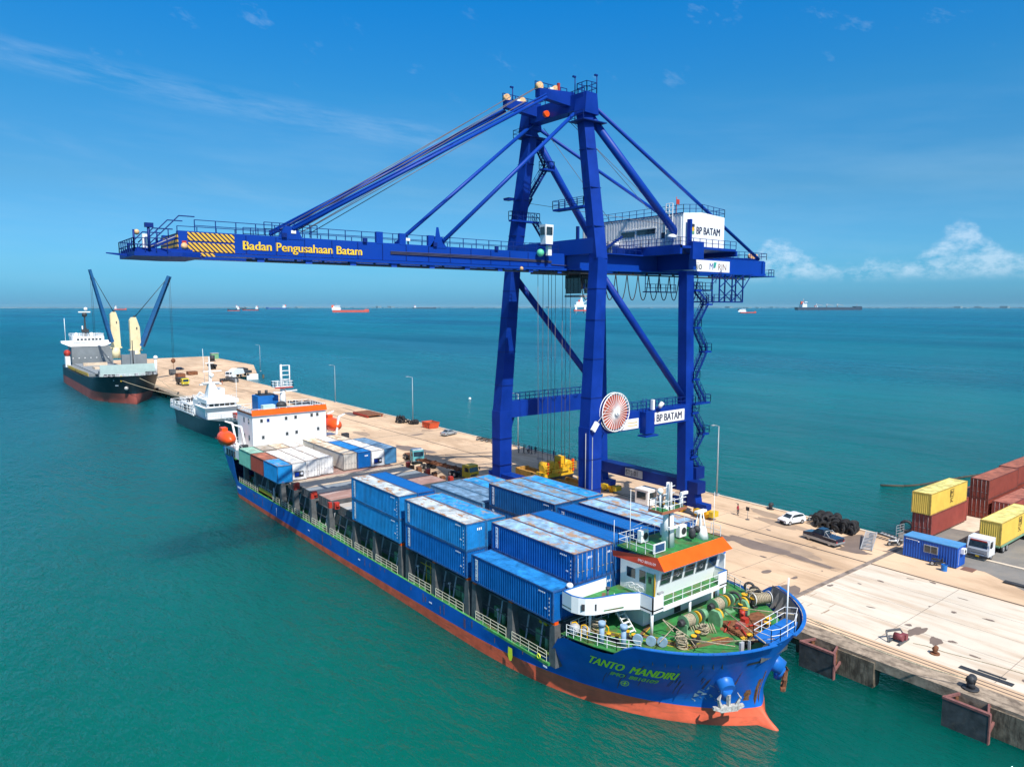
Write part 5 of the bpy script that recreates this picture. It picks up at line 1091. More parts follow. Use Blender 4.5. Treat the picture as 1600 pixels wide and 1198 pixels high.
# operator cabins
q = MB().use(white_c); q.add([(61.9, YC-4.6, 41.8), (63.1, YC-4.6, 41.8), (63.1, YC-3.6, 41.8), (61.9, YC-3.6, 41.8), (61.75, YC-4.7, 44.3), (63.15, YC-4.7, 44.3), (63.15, YC-3.5, 44.3), (61.75, YC-3.5, 44.3)], [(0, 3, 2, 1), (4, 5, 6, 7), (0, 1, 5, 4), (1, 2, 6, 5), (2, 3, 7, 6), (3, 0, 4, 7)]); q.box(62.6, 63.2, YC-4.3, YC-3.8, 40.4, 41.8)
q.use(crane_dark); q.box(61.8, 63.3, YC-4.7, YC-3.2, 41.66, 41.8); q.build('watch_cabin', cr)
q = MB().use(glass); q.box(61.95, 62.95, YC-4.73, YC-4.6, 43.0, 44.0); q.box(61.72, 61.9, YC-4.5, YC-3.7, 43.0, 44.0); q.build('window', cr)
q = MB().use(dark); q.box(71.2, 74.2, YC-1.8, YC+1.8, 36.3, 38.2); q.use(lgrey); q.box(71.3, 74.4, YC-2.0, YC+2.0, 35.1, 35.4); q.use(glass); q.box(71.1, 71.2, YC-1.6, YC+1.6, 35.6, 37.8); q.box(71.5, 74.0, YC-1.95, YC-1.85, 35.6, 37.6); q.use(dark); q.box(65, 75, YC-2.2, YC+2.2, 38.25, 38.6); q.build('driver_cabin', cr)
q = MB().use(rail_b); q.rail([(71.0, YC-2.3, 35.9), (74.8, YC-2.3, 35.9)], 1.0, 1.2, .04); q.rail([(82, YC-3.9, 36.0), (89, YC-3.9, 36.0)], 1.1, 1.2, .05); q.box(82, 89, YC-4.2, YC-3.4, 35.85, 36.0)
for x in (82, 85, 88.6): q.tube((x, YC-3.9, 36), (x, YC-3.9, 38.5), .06)
q.rail([(92, YC-4.6, 34.6), (105, YC-4.6, 34.6)], 1.1, 1.4, .05); q.box(92, 105.2, YC-4.9, YC-3.9, 34.4, 34.6)
for x in (98.8, 102.2, 105.2):
    for y_ in (YC-4.8, YC-3.4): q.beam((x, y_, 34.5), (x, y_, 39.0), .18, .18)
for a, b in ((98.8, 102.2), (102.2, 105.2)):
    for za, zb in ((34.6, 36.6), (36.6, 34.6), (36.8, 38.9), (38.9, 36.8)): q.beam((a, YC-4.8, za), (b, YC-4.8, zb), .12, .12)
q.rail([(89, YC-5.2, 36.4), (96, YC-5.2, 36.4), (98.6, YC-5.2, 38.4)], 1.1, 1.4, .05); q.box(89, 96, YC-5.6, YC-4.4, 36.2, 36.4); q.beam((105.2, YC-4.8, 38.9), (107.9, YC-4.8, 39.1), .1, .1); q.beam((105.2, YC-4.8, 36.6), (107.4, YC-4.8, 38.9), .12, .12); q.build('under_platform', cr)
q = MB().use(mat('cable_black', (.03, .025, .03), .6))
for i in range(11):
    xa = 69.0+2.35*i; pts = []
    for k in range(11): t = k/10; pts.append((xa+2.3*t, YC-3.6, 38.3-3.6*(1-abs(2*t-1)**2.2)))
    q.path(pts, .07, 5); q.cut()
q.build('festoon_cable', cr)
# leg platforms and stairs
def plat(x0_, x1_, y0_, y1_, z, hh=1.1):
    q.cut(); q.use(crane_blue); q.box(x0_, x1_, y0_, y1_, z-.25, z); q.use(rail_b); q.rail([(x0_, y0_, z), (x1_, y0_, z), (x1_, y1_, z), (x0_, y1_, z)], hh, 1.1, .045, closed=True)
def flight(a, b, w=.9, side=(0, 1, 0)):
    a = Vector(a); b = Vector(b); sd = Vector(side)*w; n = max(4, int((b-a).length/.45)); q.cut(); q.use(crane_dark)
    q.beam(a, b, .09, .3); q.beam(a+sd, b+sd, .09, .3)
    for i in range(n): c = a.lerp(b, (i+.5)/n); q.beam(c, c+sd, .28, .04)
    q.use(rail_b); z = Vector((0, 0, 1.05))
    for o_ in (Vector(), sd): q.tube(a+o_+z, b+o_+z, .04, n=4, cap=False); q.tube(a+o_+z*.5, b+o_+z*.5, .03, n=4, cap=False); [q.tube(a.lerp(b, k/4)+o_, a.lerp(b, k/4)+o_+z, .04, n=4, cap=False) for k in range(5)]
q = MB()
plat(66.4, 67.6, YC-6.8, YC-.8, 46.9); plat(65.2, 70.4, YC+6.6, YC+7.4, 46.2, 1.2); plat(65.2, 66.2, YC+7.4, YC+8.6, 49.3, .05)
for a, b in (((69.9, YC+6.8, 46.2), (72.6, YC+6.2, 42.2)), ((69.0, YC+7.0, 49.6), (71.6, YC+6.4, 53.8)), ((71.8, YC+6.2, 54), (69.2, YC+5.8, 57.4)), ((68.6, YC+8, 47.4), (69.4, YC+7.2, 49.6))): flight(a, b, .9)
plat(70.6, 72.6, YC+5.9, YC+7.0, 53.9); q.build('leg_platform', cr)
q = MB(); y3 = YC-9.9
zs = [8.6, 11.6, 14.8, 18.2, 19.6, 23.2, 27.2, 30.8, 34.2, 36.2]
xa, xb = 86.6, 89.2
for i, (za, zb) in enumerate(zip(zs, zs[1:])):
    if zb-za < 1.8: plat(86.2, 89.8, y3-.4, y3+.9, zb, 1.1); continue
    A_, B_ = ((xa, y3, za), (xb, y3, zb)) if i % 2 else ((xb, y3, za), (xa, y3, zb)); flight(A_, B_); plat(B_[0]-.6, B_[0]+.9, y3-.1, y3+1.0, zb)
q.use(lgrey); q.box(87.6, 88.2, y3, y3+.4, 5.6, 7.4); q.use(crane_dark); q.box(87.0, 89.0, y3-.3, y3+1.2, 8.0, 9.8); q.box(87.2, 88.4, y3, y3+1, 4.8, 6.6); q.build('leg_stairs', cr)
# cable reel with spokes
rx, ry, rz_ = 68.9, YC-10.8, 19.95
q = MB().use(white_c); q.torus((rx, ry, rz_), (0, 1, 0), 2.55, .07, 36, 6); q.torus((rx, ry+.5, rz_), (0, 1, 0), 2.55, .06, 36, 6)
for i in range(32):
    t = 2*math.pi*i/32; q.beam((rx+.4*math.cos(t), ry-.05, rz_+.4*math.sin(t)), (rx+2.52*math.cos(t), ry-.05, rz_+2.52*math.sin(t)), .055, .08, up=(0, 1, 0))
q.tube((rx, ry-.35, rz_), (rx, ry+1.6, rz_), .42, n=14); q.tube((rx, ry-.5, rz_), (rx, ry-.3, rz_), .2, n=10); q.build('cable_reel', cr)
q = MB().use(mat('reel_cable_red', (.50, .10, .05), .7, var=.1)); q.tube((rx, ry+.12, rz_), (rx, ry+.4, rz_), 2.3, n=36, smooth=False); q.build('reel_cable', cr)
q = MB().use(white_c); q.beam((64.7, YC-10.75, 17.9), (65.5, YC-10.75, 18.9), .4, .6); q.use(lgrey); q.path([(65.6, YC-10.8, 19.0), (67.6, YC-10.9, 20.9)], .05); q.box(64.9, 65.0, YC-10.5, YC-10.4, 7.5, 17); q.build('cable_guide', cr)
q = MB().use(white_c); ys_ = YC-9.45-.70
def by(x): return ys_+(x-66.4)*(.35/19.2)
q.add([(76.9, by(76.9)-.03, 17.35), (84.3, by(84.3)-.03, 17.35), (84.3, by(84.3)-.03, 19.0), (76.9, by(76.9)-.03, 19.0)], [(0, 1, 2, 3)]); q.add([(70.5, by(70.5)-.03, 17.2), (74.2, by(74.2)-.03, 17.2), (74.2, by(74.2)-.03, 18.6), (70.5, by(70.5)-.03, 18.6)], [(0, 1, 2, 3)])
q.use(MATS['navy_lettering']); q.bold('BP BATAM', 1.5, lambda v, k: Vector((77.9+v.x*.83, by(77.9+v.x*.83)-.05-k, 17.65+v.y)), .03); q.use(yellow); q.ball((77.1, by(77.1)-.02, 18.0), .62, 10, 6, (1, .05, 1)); q.use(mustard)
for z in (17.6, 18.0): q.box(71.5, 73.9, by(73)-.05, by(73)-.04, z, z+.1)
q.build('beam_sign', cr)
q = MB().use(crane_blue); q.box(74.6, 76.4, YC-11.0, YC-9.9, 16.4, 19.4); q.box(74.3, 76.9, YC-11.3, YC-9.8, 16.0, 16.2); q.use(white_c); q.box(76.2, 76.6, YC-10.8, YC-10.4, 19.6, 21.0); q.tube((78.0, YC-10.4, 19.8), (78.5, YC-10.6, 20.4), .3, n=8); q.use(lgrey); q.box(74.2, 74.9, YC-3.9, YC-3.5, 41.3, 42.9); q.use(MATS['rail_blue']); q.tube((75, YC-10.6, 19.4), (75, YC-10.6, 21.3), .05); q.tube((74.4, YC-10.6, 19.4), (74.4, YC-10.6, 21.3), .05); q.build('electrics_box', cr)
q = MB().use(mat('signal_green', (.12, .6, .35), .4)); q.ball((61.6, YC-3.9, 40.7), .5, 10, 8); q.use(MATS['sheave_tan']); q.ball((58.6, YC-3.7, 38.6), .25, 10, 8); q.build('beacon', cr)
# spreader resting below the crane, hung by its ropes
sp = thing('container_spreader', 'yellow headblock and brown spreader hanging on thin ropes between the crane legs', 'spreader', (68.7, 77, 8))
q = MB().use(yellow)
q.box(65.9, 71.5, 76.0, 77.9, 9.4, 10.1); q.box(67.0, 70.4, 75.7, 78.2, 10.1, 10.6)
for x in (66.9, 68.3, 70.6): q.tube((x, 76.0, 10.9), (x, 77.9, 10.9), .62, n=14)
q.box(69.1, 70.1, 76.3, 77.6, 10.6, 12.1); q.tube((66.2, 77, 10.6), (68.6, 77, 10.6), .6, n=12); q.build('headblock', sp)
q = MB().use(orange)
for x in (66.4, 68.5, 71.2): q.box(x, x+.25, 75.8, 76.1, 9.9, 11.6)
q.use(mustard); q.rail([(65.7, 75.7, 10.1), (71.7, 75.7, 10.1)], 1.1, .9, .05, 2); q.build('sheave_guard', sp)
q = MB().use(dark); q.box(66.6, 71.0, 75.6, 78.4, 8.45, 9.4); q.use(mat('rusty_yellow', (.50, .25, .04), .7, var=.25, vs=1.5, dirt=(.2, .09, .03), damt=.7, ds=1.5)); q.box(67.6, 68.1, 70.6, 84.4, 8.1, 9.2); q.box(69.5, 70.0, 70.6, 84.4, 8.1, 9.2); q.box(67.6, 70.0, 70.2, 70.6, 8.0, 9.3); q.box(67.6, 70.0, 84.4, 84.8, 8.0, 9.3); q.box(67.3, 70.3, 75.4, 78.6, 7.9, 8.3); q.build('spreader_beam', sp)
q = MB().use(orange); q.box(66.9, 67.5, 73.6, 74.4, 6.6, 8.6); q.box(66.9, 67.5, 71.9, 72.7, 6.6, 8.6); q.build('flipper', sp)
q = MB().use(MATS['wire_rope'])
for (x, y) in ((66.6, 76.2), (67.9, 76.2), (69.9, 76.2), (70.8, 76.2), (66.9, 77.7), (68.5, 77.7), (70.6, 77.7)): q.tube((x, y, 10.9), (x, y, 38.3), .035, n=4)
q.tube((62.8, YC-2, 38.3), (63.0, YC-2, 9), .03, n=4); q.build('hoist_rope', sp)
# ---------------------------------------------------------------- vehicles
tyrem = mat('tyre', (.02, .02, .022), .85, var=.2, vs=8); hub = mat('wheel_hub', (.45, .46, .47), .4, 0.6, var=.1)
def wheel(p, x, y, r=.33, w=.22, m=None):     # axle along local x
    q = MB().use(tyrem); q.tube((x-w/2, y, r), (x+w/2, y, r), r, n=16); o = q.build('wheel', p)
    s = 1 if x > 0 else -1
    q = MB().use(m or hub); q.tube((x+s*w/2, y, r), (x+s*(w/2+.02), y, r), r*.62, n=12); q.build('rim', o)
def car(label, loc, rz, paint, prof, glassp, L, Wd, cat='car', name='parked_car', group='cars parked on the wharf', lower=None, wr=.33, roofm=None):
    """prof: side outline of the body (y,z); glassp: outline of the cabin (y,z); local front at -y"""
    c = local(thing(name, label, cat, loc, rz, group)); w2 = Wd/2
    q = MB().use(paint); n = len(prof)
    def shell(pr, wf):
        o = len(q.v); n = len(pr)
        for sx, k in ((-1, 1), (1, 1)): q.v += [Vector((sx*wf(z), y, z)) for y, z in pr]
        q.f += [[o+i for i in range(n)], [o+n+i for i in range(n)][::-1]]+[[o+(i+1) % n, o+i, o+n+i, o+n+(i+1) % n] for i in range(n)]; q.m += [q.cur]*(n+2); q.s += [False]*(n+2)
    shell(prof, lambda z: w2*(1.0 if z < .62 else 1-.06*(z-.62)/.3)); q.build('body', c)
    q = MB().use(paint); shell(glassp, lambda z: w2*(.93-.17*(z-.85)/.6)); bpy_o = q.build('cabin', c)
    ys = [p[0] for p in glassp]; zs = [p[1] for p in glassp]
    # windows: inset copies of the cabin outline on each side, plus front and rear screens
    cy, cz = sum(ys)/len(ys), sum(zs)/len(zs); wf = lambda z: w2*(.93-.17*(z-.85)/.6)+.012
    q = MB().use(glass)
    for s in (-1, 1):
        ins = [(cy+(y-cy)*.86, cz+(z-cz)*.66+.02) for y, z in glassp]; q.add([(s*wf(z), y, z) for y, z in ins], [list(range(len(ins)))[::-s]])
    f0, f1 = glassp[0], glassp[1]; r0, r1 = glassp[-1], glassp[-2]
    for (a, b), d in (((f0, f1), -1), ((r0, r1), 1)):
        A = (a[0]+(b[0]-a[0])*.12, a[1]+(b[1]-a[1])*.12); B = (a[0]+(b[0]-a[0])*.9, a[1]+(b[1]-a[1])*.9); o_ = .015
        q.add([(-wf(A[1])*.86, A[0]+d*o_, A[1]+o_), (wf(A[1])*.86, A[0]+d*o_, A[1]+o_), (wf(B[1])*.84, B[0]+d*o_, B[1]+o_), (-wf(B[1])*.84, B[0]+d*o_, B[1]+o_)], [(0, 1, 2, 3)])
    q.build('window', c)
    yf, yb = min(p[0] for p in prof), max(p[0] for p in prof)
    for s in (-1, 1):
        q = MB().use(lgrey); q.box(s*w2*.7-.16, s*w2*.7+.16, yf-.02, yf+.08, .58, .72); q.build('headlight', c)
        q = MB().use(red); q.box(s*w2*.78-.12, s*w2*.78+.12, yb-.06, yb+.02, .68, .85); q.build('tail_light', c)
        q = MB().use(paint); q.box(s*(w2+.08)-.09, s*(w2+.08)+.09, glassp[0][0]+.25, glassp[0][0]+.4, .92, 1.05); q.build('mirror', c)
        for y in (yf+L*.19, yb-L*.19): wheel(c, s*(w2-.1), y, wr)
    q = MB().use(dark); q.box(-w2*.45, w2*.45, yf-.015, yf+.05, .35, .58); q.box(-w2*.95, w2*.95, yf+.3, yb-.3, .2, .32); q.build('grille', c)
    if lower: q = MB().use(lower); q.box(-w2-.015, w2+.015, yf+.05, yb-.05, .34, .68); q.build('lower_panel', c)
    return c
silver = mat('silver_paint', (.42, .44, .45), .3, .4, var=.05, coat=.6); cwhite = mat('car_white', (.80, .81, .82), .3, var=.02, coat=.6); cblack = mat('car_black', (.012, .015, .035), .25, var=.1, coat=.8)
hatch_p = [(-1.95, .35), (-1.95, .72), (-1.3, .93), (1.7, .98), (1.85, .7), (1.85, .35)]; hatch_g = [(-1.15, .90), (-.45, 1.42), (.9, 1.5), (1.45, 1.38), (1.75, .96)]
sed_p = [(-2.2, .35), (-2.2, .68), (-1.2, .9), (1.5, .95), (2.2, .88), (2.2, .35)]; sed_g = [(-1.1, .88), (-.3, 1.38), (.7, 1.42), (1.5, .94)]
pick_p = [(-2.5, .5), (-2.5, 1.0), (-1.25, 1.2), (.35, 1.22), (.36, 1.18), (2.5, 1.18), (2.5, .5)]; pick_g = [(-1.25, 1.15), (-.55, 1.85), (.35, 1.88), (.62, 1.16)]
car('white hatchback parked near the water edge of the wharf', (94.2, 54.3, ZQ), R(-104), cwhite, hatch_p, hatch_g, 3.9, 1.72)
pk = car('dark blue and silver pickup truck beside the heap of black tyres', (89.6, 47.1, ZQ), R(172), cblack, pick_p, pick_g, 5.0, 1.8, 'pickup truck', 'pickup_truck', lower=silver, wr=.4)
q = MB().use(dark); q.box(-.78, .78, .6, 2.42, 1.125, 1.14); q.build('cargo_bed', pk); q = MB().use(silver)
for s in (-1, 1): q.path([(s*.75, 1.5, 1.1), (s*.7, .75, 1.75), (s*.7, .65, 1.2)], .04); q.box(s*.9-.05, s*.9+.05, .6, 2.5, 1.1, 1.16)
q.tube((-.7, .75, 1.75), (.7, .75, 1.75), .04); q.box(-.9, .9, 2.44, 2.6, .5, .68); q.build('roll_bar', pk)
car('silver sedan parked by the far edge of the wharf', (94.6, 144.6, ZQ), R(-75)+math.pi, silver, sed_p, sed_g, 4.4, 1.75)
car('dark car parked far down the wharf near the black freighter', (90.0, 377, ZQ), R(120), cblack, hatch_p, hatch_g, 3.9, 1.8)

def truck_cab(c, paint, y0=-1.0, w=2.2, h=2.7, d=1.9, zb=.6):
    w2 = w/2; q = MB().use(paint)
    pr = [(y0, zb), (y0-.02, zb+.95), (y0+.22, h-.05), (y0+.5, h), (y0+d, h), (y0+d, zb)]
    q.xprism(pr, -w2, w2); q.build('cab', c)
    q = MB().use(glass); a, b = (y0-.03, zb+1.0), (y0+.17, h-.3)
    q.add([(-w2*.86, a[0], a[1]), (w2*.86, a[0], a[1]), (w2*.82, b[0], b[1]), (-w2*.82, b[0], b[1])], [(0, 1, 2, 3)])
    for s in (-1, 1): q.add([(s*(w2+.01), y0+.25, zb+1.05), (s*(w2+.01), y0+1.25, zb+1.05), (s*(w2+.01), y0+1.25, h-.35), (s*(w2+.01), y0+.4, h-.35)], [(0, 1, 2, 3)[::s]])
    q.build('windscreen', c)
    q = MB().use(dark); q.box(-w2*.9, w2*.9, y0-.06, y0, zb-.25, zb+.05); q.box(-w2*.6, w2*.6, y0-.03, y0-.005, zb+.25, zb+.55); q.build('bumper', c)
    for s in (-1, 1):
        q = MB().use(lgrey); q.box(s*w2*.78-.17, s*w2*.78+.17, y0-.05, y0, zb+.05, zb+.3); q.build('headlight', c)
        q = MB().use(dark); q.box(s*(w2+.22)-.08, s*(w2+.22)+.08, y0-.05, y0+.03, zb+1.2, zb+1.75); q.build('mirror', c)
def axle(c, y, w=2.2, dual=False, r=.5):
    for s in (-1, 1):
        wheel(c, s*(w/2-.15), y, r, .3)
        if dual: wheel(c, s*(w/2-.5), y, r, .28)
# yellow tractor with skeletal trailer
t = local(thing('tractor_truck', 'yellow truck with empty rusty skeletal trailer under the crane', 'truck', (72.8, 104.6, ZQ), R(6), 'trucks on the wharf'))
truck_cab(t, mustard, -1.2, 2.3, 2.75, 1.9); q = MB().use(dark); q.box(-.5, .5, .6, 4.6, .7, .95); q.box(-.9, .9, .8, 1.5, .5, 1.7); q.build('chassis', t)
axle(t, -.2); axle(t, 3.0, dual=True); axle(t, 4.2, dual=True)
q = MB().use(rust)
for x in (-.55, .45): q.box(x, x+.12, 2.2, 14.2, 1.25, 1.6)
for y in (2.2, 5.0, 8.0, 11.0, 14.0): q.box(-1.2, 1.2, y, y+.2, 1.35, 1.6)
q.build('trailer_frame', t); axle(t, 11.4, dual=True); axle(t, 12.7, dual=True)
t = local(thing('tractor_truck', 'pale blue green truck cab with bare chassis behind the aft containers', 'truck', (72.3, 122.2, ZQ), R(-12), 'trucks on the wharf'))
truck_cab(t, mat('teal_truck', (.12, .42, .45), .45, var=.1), -1.2, 2.3, 2.8, 1.9); q = MB().use(rust); q.box(-.55, .55, .6, 6.2, .75, 1.0); q.box(-1.1, 1.1, 1.0, 1.6, .6, 1.5); q.build('chassis', t); axle(t, -.1); axle(t, 4.0, dual=True); axle(t, 5.2, dual=True); q = MB().use(white_c); q.box(-1.05, 1.05, -.9, .6, 2.82, 2.95); q.build('roof_rack', t)
# white truck with yellow container
t = local(thing('container_truck', 'white truck', 'truck', (99.3, 31.9, ZQ), R(-90), 'trucks on the wharf')) if False else local(thing('container_truck', 'white truck pulling the yellow container in the yard', 'truck', (99.3, 31.9, ZQ), R(-90)))
truck_cab(t, cwhite, -1.2, 2.4, 2.75, 2.0); q = MB().use(mat('trailer_green', (.18, .34, .22), .6)); q.box(-.6, .6, .8, 16, .85, 1.1); q.box(-1.15, 1.15, 2.4, 2.6, 1.0, 1.2); q.box(-1.2, 1.2, 15.2, 15.5, .95, 1.2); q.box(1.05, 1.2, 3, 15.5, .95, 1.2); q.box(-1.2, -1.05, 3, 15.5, .95, 1.2); q.build('trailer', t)
q = MB().use(silver); q.box(-1.05, 1.05, -1.29, -1.2, .95, 1.35); q.use(mustard); q.box(-.2, .2, -1.32, -1.28, .45, .62); q.use(red); q.box(-.9, .9, -1.1, -1.02, 2.35, 2.5); q.build('grille', t)
axle(t, .0); axle(t, 4.2, dual=True); axle(t, 5.4, dual=True); axle(t, 12.6, dual=True); axle(t, 13.9, dual=True)
t = yardc(101.9, 30.68, ZQ+1.22, 'yellow', 'blank', 'yellow container riding on the trailer of the white truck'); msc(t, 6.2, 0)
# far trucks
t = local(thing('dump_truck', 'yellow cabbed dump truck far along the wharf by the freighter bow', 'truck', (73.4, 300.5, ZQ), R(5), 'trucks on the wharf')); truck_cab(t, mat('lemon_truck', (.75, .62, .03), .5), -1.2, 2.5, 2.9, 1.9)
q = MB().use(dark); q.add([(-1.25, .9, 1.1), (1.25, .9, 1.1), (1.25, 6.6, 1.1), (-1.25, 6.6, 1.1), (-1.4, .8, 2.9), (1.4, .8, 2.9), (1.4, 6.9, 2.9), (-1.4, 6.9, 2.9)], [(0, 3, 2, 1), (4, 5, 6, 7), (0, 1, 5, 4), (1, 2, 6, 5), (2, 3, 7, 6), (3, 0, 4, 7)]); q.build('dump_body', t); axle(t, .1, 2.5); axle(t, 4.6, 2.5, True); axle(t, 5.8, 2.5, True)
t = local(thing('covered_truck', 'truck with white and blue covered load far out on the wharf', 'truck', (97, 322, ZQ), R(-60), 'trucks on the wharf')); truck_cab(t, cwhite, -1.2, 2.4, 2.8, 1.9)
q = MB().use(white_c); q.xprism([(1.0, 1.3), (1.0, 3.0), (3.0, 3.9), (7.0, 3.6), (8.0, 1.3)], -1.3, 1.3); q.use(slate); q.box(-1.3, 1.3, 8.1, 12.5, 1.2, 2.4); q.build('load', t); axle(t, 0, 2.4); axle(t, 6, 2.4, True); axle(t, 10.5, 2.4, True)
for i, (x, y, l) in enumerate(((91.5, 309, 'row of dark drums standing on the far wharf'),)):
    for k in range(8): 
        o = MB().use(dark); o.tube((88.8+1.1*k, 306.5+.5*k, ZQ), (88.8+1.1*k, 306.5+.5*k, ZQ+1.3), .5, n=10); o.tube((88.8+1.1*k, 306.5+.5*k, ZQ+1.3), (88.8+1.1*k, 306.5+.5*k, ZQ+1.36), .54, n=10); tag(o.build('oil_drum'), 'dark drum standing in a row on the far wharf before the covered truck', 'drum', 'dark drums in a row on the far wharf')
# ---------------- office container, booth, props
of = thing('site_office', 'blue container office with window and air conditioner at the yard corner', 'site office', (92.6, 32.2, ZQ))
x0, x1, y0, y1 = 92.6, 95.05, 32.2, 38.3; zz = ZQ+.1
ob = mat('office_blue', (.006, .085, .42), .45, var=.08)
q = MB().use(ob); corr(q, (x0, y1), (x0, y0), zz, zz+2.45, 20, .05, (-1, 0)); corr(q, (x1, y0), (x1, y1), zz, zz+2.45, 20, .05, (1, 0)); corr(q, (x0, y0), (x1, y0), zz, zz+2.45, 8, .05, (0, -1)); corr(q, (x1, y1), (x0, y1), zz, zz+2.45, 8, .05, (0, 1)); q.build('wall', of)
q = MB().use(mat('office_roof', (.08, .28, .55), .5, var=.1)); q.box(x0-.04, x1+.04, y0-.04, y1+.04, zz+2.45, zz+2.55); q.build('roof', of)
q = MB().use(lgrey); q.box(x0-.06, x0, 34.3, 35.9, zz+1.05, zz+2.0); q.use(glass); q.box(x0-.08, x0-.055, 34.4, 35.05, zz+1.13, zz+1.92); q.box(x0-.08, x0-.055, 35.15, 35.8, zz+1.13, zz+1.92); q.build('window', of)
q = MB().use(white_c); q.box(x0+.9, x0+1.7, y0-.4, y0, zz+1.6, zz+2.2); q.use(dark); q.tube((x0+1.3, y0-.42, zz+1.9), (x0+1.3, y0-.4, zz+1.9), .22); q.build('air_conditioner', of)
q = MB().use(white_c); q.box(x0+.35, x0+.38, y0-.08, y0-.05, zz+.3, zz+2.2); q.box(x0-.08, x0-.05, 36.6, 38.0, zz+2.2, zz+2.26); q.ball((x0-.1, 36.5, zz+2.15), .08, 8, 5); q.build('conduit', of)
q = MB().use(mat('rust_mat', (.20, .10, .07), .9, var=.2)); q.box(92.9, 94.3, 30.6, 31.9, ZQ+.014, ZQ+.05); tag(q.build('doormat'), 'reddish brown mat on the ground by the blue site office end', 'mat')
q = MB().use(mat('drum_blue', (.01, .16, .50), .4, var=.1)); q.tube((90.9, 32.9, ZQ), (90.9, 32.9, ZQ+.75), .33, n=18, cap=False); q.tube((90.9, 32.9, ZQ+.02), (90.9, 32.9, ZQ+.6), .31, n=18); q.torus((90.9, 32.9, ZQ+.75), (0, 0, 1), .33, .025, 18, 5); q.torus((90.9, 32.9, ZQ+.4), (0, 0, 1), .335, .015, 18, 4); tag(q.build('open_drum'), 'open blue plastic drum in front of the site office', 'drum')
bt = thing('guard_booth', 'white booth with dark windows under the crane sill beam marked in white', 'booth', (86.4, 74.5, ZQ))
q = MB().use(white_c); q.box(84.1, 86.3, 72.6, 75.2, ZQ+.15, ZQ+2.5); q.box(84.0, 86.4, 72.5, 75.3, ZQ+2.5, ZQ+2.62); q.build('wall', bt); q = MB().use(glass); q.box(84.05, 84.1, 73.0, 74.8, ZQ+1.1, ZQ+2.2); q.box(84.5, 86.0, 72.55, 72.6, ZQ+1.1, ZQ+2.2); q.build('window', bt); q = MB().use(grey); q.box(84.1, 86.3, 72.6, 75.2, ZQ, ZQ+.15); q.build('base', bt)
# tyres heaped as fenders
def tyre(x, y, z, ax, lab, grp, s=1):
    q = MB().use(black); q.torus((0, 0, 0), (0, 0, 1), .40*s, .17*s, 16, 7); q.torus((0, 0, 0), (0, 0, 1), .52*s, .10*s, 16, 5)
    return q
tq = tyre(0, 0, 0, 0, 0, 0).build('tyre'); tmesh = tq.data; bpy.data.objects.remove(tq)
def pile(cx, cy, nx, ny, nz, lab, grp, ang=0, s=1):
    rr = random.Random(int(cx*10))
    for k in range(nz):
        for i in range(nx-k):
            for j in range(ny-(k > 1)):
                o = bpy.data.objects.new('tyre', tmesh); S.collection.objects.link(o)
                u = (i-(nx-k-1)/2)*.72*s+rr.uniform(-.12, .12); v = (j-(ny-1)/2)*1.0*s+rr.uniform(-.12, .12)
                o.location = (cx+u*math.cos(ang)-v*math.sin(ang), cy+u*math.sin(ang)+v*math.cos(ang), ZQ+.5*s+k*.62*s); o.scale = (s,)*3
                o.rotation_euler = (R(90)+rr.uniform(-.5, .5), rr.uniform(-.4, .4), ang+R(90)+rr.uniform(-.7, .7)); tag(o, lab, 'tyre', grp)
pile(97.0, 50.6, 5, 3, 2, 'black tyre in the larger heap between the hatchback and the pickup', 'tyres heaped by the pickup', .2, 1.05); pile(96.2, 47.6, 4, 3, 2, 'black tyre in the smaller heap right behind the pickup', 'tyres heaped beside the larger heap', .2, 1.05)
pile(95.0, 168.5, 3, 3, 2, 'black tyre in the left heap far along the wharf edge', 'tyres heaped far along the wharf', 0, 1.15); pile(96.3, 164.0, 3, 2, 1, 'black tyre in the right heap far along the wharf edge', 'tyres heaped right of the far heap', 0, 1.15)
pile(104.0, 372, 3, 3, 2, 'black tyre heaped on the outer pier', 'tyres heaped on the outer pier', 0, 1.5)
# orange skip and rusty platform
sk = thing('waste_skip', 'orange red steel skip standing at the far wharf edge', 'skip', (96.9, 156.5, ZQ)); q = MB().use(mat('skip_red', (.62, .09, .03), .6, var=.15)); q.add([(95.6, 154.8, ZQ+.1), (98.1, 154.8, ZQ+.1), (98.1, 157.9, ZQ+.1), (95.6, 157.9, ZQ+.1), (95.4, 154.4, ZQ+1.6), (98.3, 154.4, ZQ+1.6), (98.3, 158.3, ZQ+1.6), (95.4, 158.3, ZQ+1.6)], [(0, 3, 2, 1), (0, 1, 5, 4), (1, 2, 6, 5), (2, 3, 7, 6), (3, 0, 4, 7)]); q.use(MATS['rust']); q.box(95.7, 98.0, 154.9, 157.8, ZQ+1.2, ZQ+1.25); q.build('tub', sk)
q = MB().use(MATS['skip_red']); 
for y in (154.6, 155.8, 157, 158.1): q.box(95.36, 95.5, y, y+.12, ZQ+.1, ZQ+1.6)
q.box(95.3, 95.45, 154.3, 158.4, ZQ+1.5, ZQ+1.66); q.build('rib', sk)
pf = thing('steel_platform', 'low rusty steel platform with orange edge at the far wharf side', 'platform', (95, 184, ZQ)); q = MB().use(rust); q.box(91.5, 96.5, 181, 190, ZQ+.5, ZQ+.8); q.build('top', pf); q = MB().use(red); q.box(91.4, 91.55, 181, 190, ZQ+.2, ZQ+.8); [q.box(x, x+.3, y, y+.3, ZQ, ZQ+.5) for x in (91.7, 96) for y in (181.2, 185.5, 189.5)]; q.build('support', pf)
